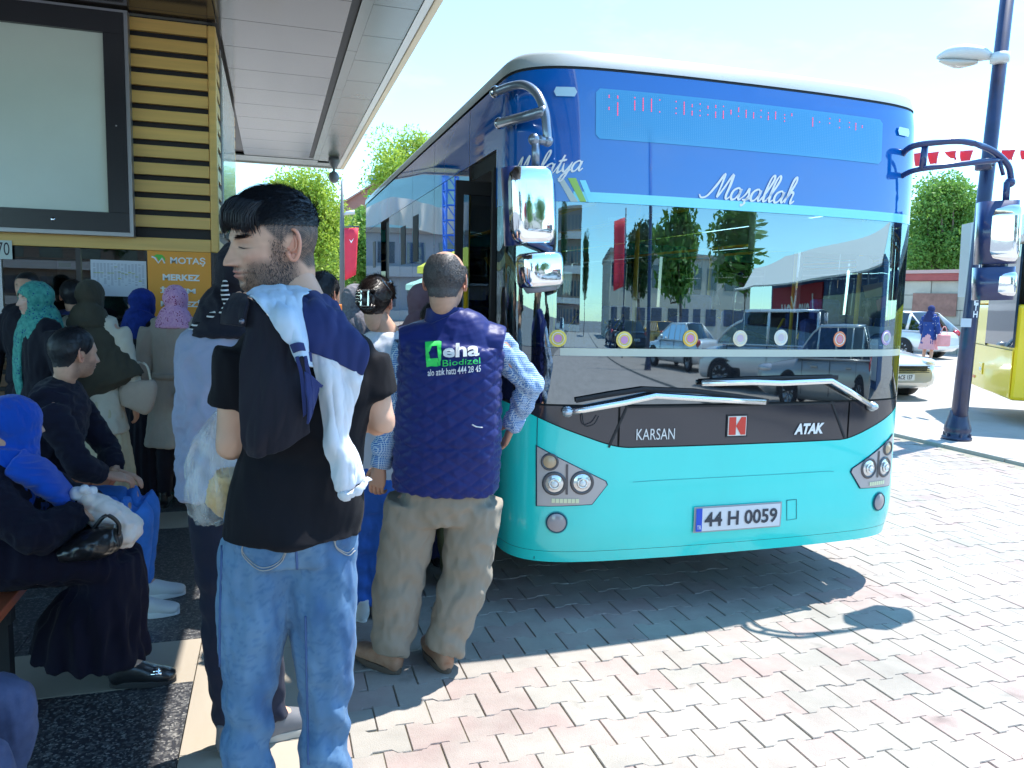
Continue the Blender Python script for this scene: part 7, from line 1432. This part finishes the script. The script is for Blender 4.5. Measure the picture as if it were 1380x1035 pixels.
simple((.245, 4.2), math.radians(-40), 1.74, 'dark-haired man in black seen just behind the neck of the young man', F_line, F_navy, ov=None, shoes=mat('white_trainer', (.6, .6, .6), .6))
F_mauve = fabric('mauve_cloth', (.20, .13, .17), rough=.9); F_greyp = fabric('grey_scarf', (.16, .16, .20), col2=(.26, .26, .30), vscale=60)
simple((.85, 4.55), 0, 1.70, 'woman in mauve headscarf and cloak waiting between the clip woman and the stout man', F_mauve, F_navy, scarf=F_mauve, legs='long', scarf_low=.26, scarf_wide=.25)
simple((.50, 4.95), .1, 1.69, 'woman in grey patterned headscarf beyond the woman with the hair clip', F_greyp, F_blackw, scarf=F_greyp, legs='long')
simple((.84, 4.12), 0, 1.60, 'person in navy top and olive trousers hidden behind the stout man', F_navy, fabric('olive_cloth', (.10, .10, .045)), thick=.010)
F_beige = fabric('beige_coat', (.37, .32, .27), rough=.85, var=.08)
F_pinkp = fabric('pink_print', (.55, .25, .50), col2=(.75, .45, .62), vscale=55, rough=.7); nt = F_pinkp.node_tree
def spots(m, c, scale=60, th=.30):
    nt = m.node_tree; N = nt.nodes; L = nt.links; p = N['Principled BSDF']; src = [l for l in nt.links if l.to_node == p and l.to_socket.name == 'Base Color'][0].from_socket; tc = N.new('ShaderNodeTexCoord'); v = N.new('ShaderNodeTexVoronoi'); v.inputs['Scale'].default_value = scale; L.new(tc.outputs['Object'], v.inputs['Vector']); n = N.new('ShaderNodeTexNoise'); n.inputs['Scale'].default_value = scale*.25; L.new(tc.outputs['Object'], n.inputs['Vector'])
    a = N.new('ShaderNodeMath'); a.operation = 'LESS_THAN'; a.inputs[1].default_value = th; L.new(v.outputs['Distance'], a.inputs[0]); b = N.new('ShaderNodeMath'); b.operation = 'GREATER_THAN'; b.inputs[1].default_value = .5; L.new(n.outputs['Fac'], b.inputs[0]); c_ = N.new('ShaderNodeMath'); c_.operation = 'MULTIPLY'; L.new(a.outputs[0], c_.inputs[0]); L.new(b.outputs[0], c_.inputs[1]); x = N.new('ShaderNodeMix'); x.data_type = 'RGBA'; L.new(c_.outputs[0], x.inputs[0]); L.new(src, x.inputs[6]); x.inputs[7].default_value = (*c, 1); L.new(x.outputs[2], p.inputs['Base Color'])
spots(F_pinkp, (.25, .02, .12), 70, .34)
pk = simple((-.69, 6.25), math.radians(-8), 1.66, 'woman in pink patterned headscarf and belted beige coat facing the orange board', F_beige, F_line, scarf=F_pinkp, coat=.48, scarf_low=.02, scarf_wide=.10)
J = pk.J; q = MB(); S_ = pk.side(); q.tube([J['waist']+np.array([0, 0, .0]), J['waist']+np.array([0, 0, -.045])], [.178, .178], [.148, .148], n=30, xd=tuple(S_)); q.tube([J['waist']+np.array([.02, -.15, -.02]), J['waist']+np.array([.03, -.165, -.10]), J['waist']+np.array([.0, -.16, -.16]), J['waist']+np.array([.07, -.16, -.14])], .012, n=8, res=12); q.obj('belt', fabric('beige_belt', (.33, .28, .23)), pk.t, True)
F_bl = fabric('blue_orange_scarf', (.006, .02, .14), col2=(.02, .05, .30), vscale=20)
simple((-.95, 6.45), math.radians(-35), 1.63, 'woman in deep blue headscarf with orange edge and black clothes beside the beige coat', F_line, F_line, scarf=F_bl, legs='long', scarf_low=.12)
F_green = fabric('teal_print_scarf', (.03, .20, .19), col2=(.10, .42, .34), vscale=38, rough=.6); spots(F_green, (.01, .06, .20), 60, .3)
gw = simple((-1.46, 5.75), math.radians(128), 1.66, 'woman in teal green patterned headscarf and black coat looking left', F_line, F_line, scarf=F_green, coat=.6, face=(.052, .070, -.018), heady=math.radians(128), bodyh=dict(fem=True, lidclose=.2), scarf_low=.14, scarf_wide=.14, skin=(.66, .42, .33))
J = gw.J; q = MB(); n = J['neck']; fr = gw.R@np.array([0, 1, 0]); rt_ = gw.R@np.array([1, 0, 0]); q.tube([n+fr*.10-rt_*(-.0), n+fr*.13+rt_*.02-np.array([0, 0, .12]), n+fr*.14+rt_*.03-np.array([0, 0, .35]), n+fr*.12+rt_*.03-np.array([0, 0, .5])], [.06, .06, .055, .05], [.02]*4, n=12, xd=tuple(rt_), res=14); gw.cloth('scarf_end', q, F_green, .008, 2, .004)
simple((-1.72, 6.55), math.radians(170), 1.74, 'bald man behind the woman in the green headscarf', F_line, F_line, hairm=M_hair, hrs=0, thick=.0005)
simple((-1.45, 6.62), math.radians(10), 1.68, 'dark-haired person at the service window beyond the olive headscarf', F_navy, F_line)
# woman in the olive cape
F_olive = fabric('olive_wool', (.065, .060, .045), rough=.95, var=.15); F_creamc = fabric('cream_cloth', (.58, .54, .44), var=.05); F_pleat = fabric('pleated_cream', (.52, .47, .32))
cp = simple((-1.18, 5.85), math.radians(-6), 1.68, 'woman in dark olive headscarf and cape over a cream tunic and pleated skirt', F_creamc, F_pleat, scarf=F_olive, coat=.28, legs='long', scarf_low=.0, scarf_wide=.1)
J = cp.J; q = MB(); n = J['neck']; S_ = cp.side(); q.tube([n, n-np.array([0, 0, .08]), n-np.array([0, 0, .28]), n-np.array([-.02, 0, .45]), n-np.array([-.05, 0, .52])], [.09, .19, .29, .33, .26], [.09, .13, .17, .17, .12], n=30, xd=tuple(S_), res=20); cp.cloth('cape', q, F_olive, .010, 3, .010, (5, 5, 2), 61)
hb_ = empty('handbag', tuple(J['elR']+np.array([.06, .03, -.12]))); tag(hb_, 'cream and beige handbag on the arm of the woman in the cape', 'handbag'); c = J['elR']+np.array([.05, .0, -.12]); q = MB(); q.tube([c-np.array([.02, 0, .16]), c-np.array([0.01, 0, .13]), c, c+np.array([0, 0, .05])], [.06, .10, .12, .10], [.03, .05, .05, .03], n=24, sq=3.5, res=10); q.obj('body', fabric('bag_beige', (.42, .34, .28)), hb_, True); q = MB(); q.tube([c+np.array([-.08, 0, .04]), c+np.array([-.05, 0, .16]), c+np.array([.05, 0, .16]), c+np.array([.08, 0, .04])], .008, n=8, res=16); q.obj('handle', F_creamc, hb_, True)
# bench
bn = empty('bench', (-1.25, 3.6, 0)); tag(bn, 'red-brown wooden bench under the seated people', 'bench'); M_bench = mat('red_wood', (.42, .10, .045), .45, var=.2, vscale=4, aniso=(6, .4, 6))
for k in range(4): q = MB(); x = -1.42+k*.115; q.box(x, x+.10, 1.2, 5.4, .40, .44, .006); q.obj('slat', M_bench, bn)
for y in (1.5, 3.3, 5.1): q = MB(); q.box(-1.40, -.98, y, y+.06, .34, .399); q.box(-1.38, -1.33, y, y+.06, 0, .34); q.box(-1.04, -.99, y, y+.06, 0, .34); q.obj('leg', M_rub, bn)
def seated(y, label, H, lean, kx, yaw=-90, head=None, **k):
    """faces +X, sits on the bench; the person's right side is towards the camera"""
    p = Person((-1.15, y, 0), math.radians(yaw), H, label, build=k.get('build', 1.)); J = p.J; f = H/1.75; bx = -1.20
    J['pelvis'] = np.array([bx, y, .56]); J['crotch'] = np.array([bx+.05, y, .50]); J['waist'] = np.array([bx+lean*.25, y, .72]); J['chest'] = np.array([bx+lean*.6, y, .93*f]); J['neck'] = np.array([bx+lean, y, 1.13*f]); J['head'] = np.array([bx+lean+.05, y, 1.28*f]) if head is None else head
    for sd, s in (('L', 1), ('R', -1)):
        J['sh'+sd] = J['neck']+np.array([-.01, s*.19, -.065]); J['hip'+sd] = np.array([bx+.03, y+s*.10, .545]); J['kn'+sd] = np.array([kx, y+s*.11, .53]); J['an'+sd] = np.array([kx-.02, y+s*.12, .085]); J['to'+sd] = J['an'+sd]+np.array([.16, s*.02, -.05])
    return p
# seated man in black sweater
ys = 4.25; sm_ = seated(ys, 'seated man in black sweater and blue jeans with hands in his lap', 1.78, .12, -.66, head=atY(101, 478, ys)); J = sm_.J; J['neck'] = atY(84, 525, ys); J['chest'] = J['neck']+np.array([-.05, 0, -.2]); J['waist'] = J['pelvis']*.55+J['chest']*.45
for sd, s in (('L', 1), ('R', -1)): J['sh'+sd] = J['neck']+np.array([-.02, s*.20, -.06])
J['elR'] = atY(108, 628, ys-.24); J['elL'] = J['elR']+np.array([.02, .5, 0]); J['wrR'] = atY(140, 640, ys-.10)+np.array([0, 0, .0]); J['wrL'] = J['wrR']+np.array([.03, .16, -.02])
J['toL'] = J['anL']+np.array([.16, 0, -.05])
sm_.body(head=dict(beard=.5, fade=.85), hR=euler(math.radians(-52), .12), nu=90, nv=70, hands=dict(R=dict(d=np.array([.9, .35, -.25]), pn=np.array([0, .3, -1]), curl=.5), L=dict(d=np.array([.9, -.35, -.25]), pn=np.array([0, -.3, -1]), curl=.5))); sm_.hair(lambda P, hm: .012*sstep(-.01, .06, hm)+.001, strands=5000, slen=.012)
F_sweat = fabric('black_sweater', (.010, .010, .022), bump=.25, weave=400); q = MB(); sm_.torso(q, .034)
for sd in 'LR': sm_.arm(q, sd, .020, to=.97)
sw = sm_.cloth('sweater', q, F_sweat, .009, 3, .009, (6, 6, 6), 70); q = MB(); nk = J['neck']; q.tube([nk-np.array([0, 0, .035]), nk+np.array([.0, 0, .015])], [.085, .078], n=24, xd=(0, 1, 0)); q.obj('collar', F_sweat, sw, True)
F_jl = fabric('jeans_royal', (.05, .20, .62), var=.15, vscale=12, bump=.2); q = MB(); q.tube([J['pelvis']+np.array([-.02, 0, .02]), J['crotch']+np.array([.02, 0, .02])], [.18, .19], [.12, .11], n=22, xd=(0, 1, 0))
for sd in 'LR': sm_.leg(q, sd, .018)
sm_.cloth('jeans', q, F_jl, .010, 3, .004)
for sd in 'LR': sm_.shoe(sd, mat('white_trainer', (.6, .6, .6), .6), mat('white_sole', (.7, .7, .7), .6))
# seated woman in blue headscarf
yw = 3.48; sw_ = seated(yw, 'seated woman in bright blue headscarf and long black dress, nearest on the bench', 1.64, .16, -.66, head=atY(20, 574, yw)); J = sw_.J; J['neck'] = atY(10, 636, yw); J['chest'] = J['neck']+np.array([-.02, 0, -.18]); J['waist'] = J['pelvis']*.5+J['chest']*.5
for sd, s in (('L', 1), ('R', -1)): J['sh'+sd] = J['neck']+np.array([-.03, s*.18, -.05])
J['elR'] = atY(52, 722, yw-.24); J['elL'] = J['elR']+np.array([.05, .46, 0]); J['wrR'] = atY(108, 690, yw-.10); J['wrL'] = J['wrR']+np.array([.02, .16, -.02]); J['anR'] = np.array([-.60, yw-.10, .085]); J['toR'] = np.array([-.42, yw-.10, .03]); J['anL'] = np.array([-.75, yw+.12, .085]); J['toL'] = J['anL']+np.array([.16, .0, -.05])
sw_.body(ears=False, head=dict(fem=True), hR=euler(math.radians(-52), .10), hands=dict(R=dict(d=np.array([.85, .3, -.35]), pn=np.array([.1, .5, -.9]), curl=.8), L=dict(d=np.array([.85, -.3, -.3]), pn=np.array([0, -.4, -.9]), curl=.8)))
F_knit = fabric('black_knit', (.008, .008, .020), bump=.6, weave=260, sheen=.05); q = MB(); sw_.torso(q, .030)
for sd in 'LR': sw_.arm(q, sd, .026, r=(.062, .056, .052, .048, .034))
sw_.cloth('cardigan', q, F_knit, .009, 3, .010, (6, 6, 6), 80)
F_skirt = fabric('black_skirt', (.008, .007, .018), sheen=.03, bump=.3, weave=350); q = MB(); kR, kL = J['knR'], J['knL']; q.tube([J['pelvis']+np.array([-.05, 0, .02]), J['pelvis']+np.array([.12, 0, .03]), (kR+kL)/2+np.array([-.10, 0, .03]), (kR+kL)/2+np.array([.03, 0, -.02])], [.20, .24, .235, .20], [.15, .15, .12, .09], n=30, xd=(0, 1, 0), res=16)
mk = (kR+kL)/2+np.array([.03, 0, 0]); q.tube([mk+np.array([-.02, 0, .02]), mk+np.array([-.04, 0, -.14]), mk+np.array([-.10, 0, -.30]), mk+np.array([-.12, 0, -.405])], [.18, .205, .23, .245], [.10, .145, .20, .225], n=40, xd=(0, 1, 0), res=22)
sw_.cloth('skirt', q, F_skirt, .009, 3, .012, (6, 6, 1.8), 82, lambda L_, N: .009*np.sin(15*np.arctan2(L_[:, 1], L_[:, 0]-.42)+L_[:, 2]*6)*sstep(.52, .25, L_[:, 2])-.0)
for sd in 'LR': sw_.shoe(sd, F_leather, L=.255)
q = MB(); t_ = J['toR']; q.ball(t_+np.array([-.055, -.03, .035]), (.018, .012, .012), 10, 8); q.tube([t_+np.array([-.075, -.045, .03]), t_+np.array([-.035, -.045, .03])], .008, n=6); q.obj('buckle', M_chrome, sw_.t, True)
F_blue = fabric('royal_blue_scarf', (.004, .07, .46), rough=.9, bump=.35, weave=420, sheen=.3); hijab(sw_, F_blue, low=.16, wide=.20, fold=.006, seed=17, vox=.007, back=1)
q = MB(); n = J['neck']; q.tube([n+np.array([.04, -.06, .06]), n+np.array([.14, -.05, -.02]), n+np.array([.20, -.02, -.10]), n+np.array([.22, .02, -.17])], [.10, .11, .09, .03], [.06, .055, .035, .015], n=24, xd=(0, 1, 0), res=16); sw_.cloth('scarf_end', q, F_blue, .007, 2, .006, (5, 5, 14), 19)
q = MB(); q.tube([n+np.array([.20, -.03, -.14]), n+np.array([.26, -.02, -.24]), n+np.array([.28, .0, -.30])], [.05, .04, .02], [.02, .02, .01], n=14, xd=(0, 1, 0), res=12); q.obj('inner_scarf', fabric('teal_inner', (.01, .16, .18)), sw_.t, True)
# handbag on her lap, white carrier bag
hb2 = empty('handbag', tuple(atY(118, 728, yw-.20))); tag(hb2, 'black leather handbag on the lap of the woman in blue headscarf', 'handbag'); a, b_ = atY(82, 745, yw-.20), atY(160, 722, yw-.20); q = MB(); q.tube([a, a*.7+b_*.3, a*.3+b_*.7, b_], [.03, .045, .060, .045], [.07, .09, .09, .06], n=22, xd=(0, 0, 1), res=16, sq=2.6); V, F_ = remesh(q, .006, 2); V = V+normals(V, F_)*(.003*nz(V, 12, 6, 2, 2))[:, None]; mesh_obj('body', V, F_, F_leather, hb2, True)
q = MB(); q.tube([a*.5+b_*.5+np.array([0, 0, .04]), a*.2+b_*.8+np.array([0, -.02, .10]), b_+np.array([.0, 0, .05]), b_+np.array([0, 0, .0])], .008, n=8, res=18); q.obj('handle', F_leather, hb2, True)
cb = empty('carrier_bag', tuple(atY(150, 700, yw+.02))); tag(cb, 'white plastic carrier bag held by the woman in blue headscarf', 'bag'); q = MB(); a = atY(112, 668, yw-.06); e_ = atY(182, 728, yw-.02); q.tube([a, a*.8+e_*.2, a*.45+e_*.55, a*.15+e_*.85, e_], [.03, .055, .075, .075, .03], [.03, .06, .09, .09, .04], n=30, xd=(0, 0, 1), res=30); V, F_ = remesh(q, .007, 2); V = V+normals(V, F_)*(.006*nz(V, (9, 9, 9), 6, 2, 2.4))[:, None]; mesh_obj('plastic', V, F_, mat('white_plastic', (.78, .68, .62), .35, sub=.2), cb, True)
q = MB(); q.ball(a+np.array([-.02, 0, .01]), (.03, .03, .03), 14, 10); q.ball(a+np.array([.01, -.02, .03]), (.022, .02, .022), 14, 10); q.ball(a+np.array([.03, .01, .015]), (.02, .02, .02), 12, 8); V, F_ = remesh(q, .005, 1); V = V+normals(V, F_)*(.003*nz(V, 30, 5, 2))[:, None]; mesh_obj('knot', V, F_, mat('white_plastic2', (.75, .76, .80), .35), cb, True)
# seated person at the lower left, only a knee in the frame
yl = 2.42; kl = seated(yl, 'seated person in faded denim, only a knee and a hand at the lower left corner', 1.72, .12, -.80); J = kl.J; k_ = atY(-24, 1035, yl-.1); J['knR'] = k_+np.array([0, 0, 0]); J['knL'] = k_+np.array([.0, .25, .05]); J['anR'] = np.array([k_[0]-.05, yl-.15, .085]); J['toR'] = J['anR']+np.array([.05, -.14, -.05]); J['elR'] = J['shR']+np.array([.02, -.03, -.28]); J['elL'] = J['shL']+np.array([.02, .03, -.28]); J['wrR'] = k_+np.array([-.16, .02, .12]); J['wrL'] = J['wrR']+np.array([0, .2, 0]); J['toL'] = J['anL']+np.array([.1, .1, -.05])
kl.body(hands=dict(R=dict(d=np.array([.8, -.1, -.5]), pn=np.array([-.3, 0, -1]), curl=.4), L=dict(d=np.array([.8, -.1, -.4]), pn=np.array([0, 0, -1])))); kl.hair(.012, strands=0)
q = MB(); kl.torso(q, .02); [kl.arm(q, sd, .018, to=.97) for sd in 'LR']; kl.cloth('top', q, F_navy, .012); q = MB(); q.tube([J['pelvis']+np.array([-.02, 0, .02]), J['crotch']+np.array([.02, 0, .02])], [.18, .19], [.12, .11], n=22, xd=(0, 1, 0)); [kl.leg(q, sd, .02) for sd in 'LR']; kl.cloth('jeans', q, fabric('jeans_grey', (.07, .09, .18), var=.2, vscale=14), .010)
for sd in 'LR': kl.shoe(sd, F_leather)
# woman crossing by the parked hatchback, far right
F_dress = fabric('blue_print_tunic', (.02, .05, .20), col2=(.03, .07, .26), vscale=10); spots(F_dress, (.45, .45, .45), 16, .22); F_pink = fabric('pink_skirt', (.68, .36, .38))
wb_ = atD(1249, 488, 25.0)*(1, 1, 0)+np.array([0, 0, .01]); fw = simple((wb_[0], wb_[1], .01), math.radians(-75), 1.68, 'woman in blue tunic and pink skirt with a pink bag walking past the white hatchback', F_dress, F_pink, scarf=F_navy, coat=.35, legs='mid', hrs=0); 
c = fw.J['wrR']+np.array([.05, -.12, -.12]); t = empty('handbag', tuple(c)); tag(t, 'large pink shoulder bag of the woman by the hatchback', 'handbag'); q = MB(); q.box(c[0]-.20, c[0]+.20, c[1]-.07, c[1]+.07, c[2]-.17, c[2]+.17, .04); q.obj('body', fabric('pink_bag', (.68, .30, .30)), t); q = MB(); q.tube([c+np.array([-.12, 0, .16]), c+np.array([-.05, 0, .36]), c+np.array([.05, 0, .36]), c+np.array([.12, 0, .16])], .012, n=6, res=12); q.obj('handle', MATS['pink_bag'], t, True)
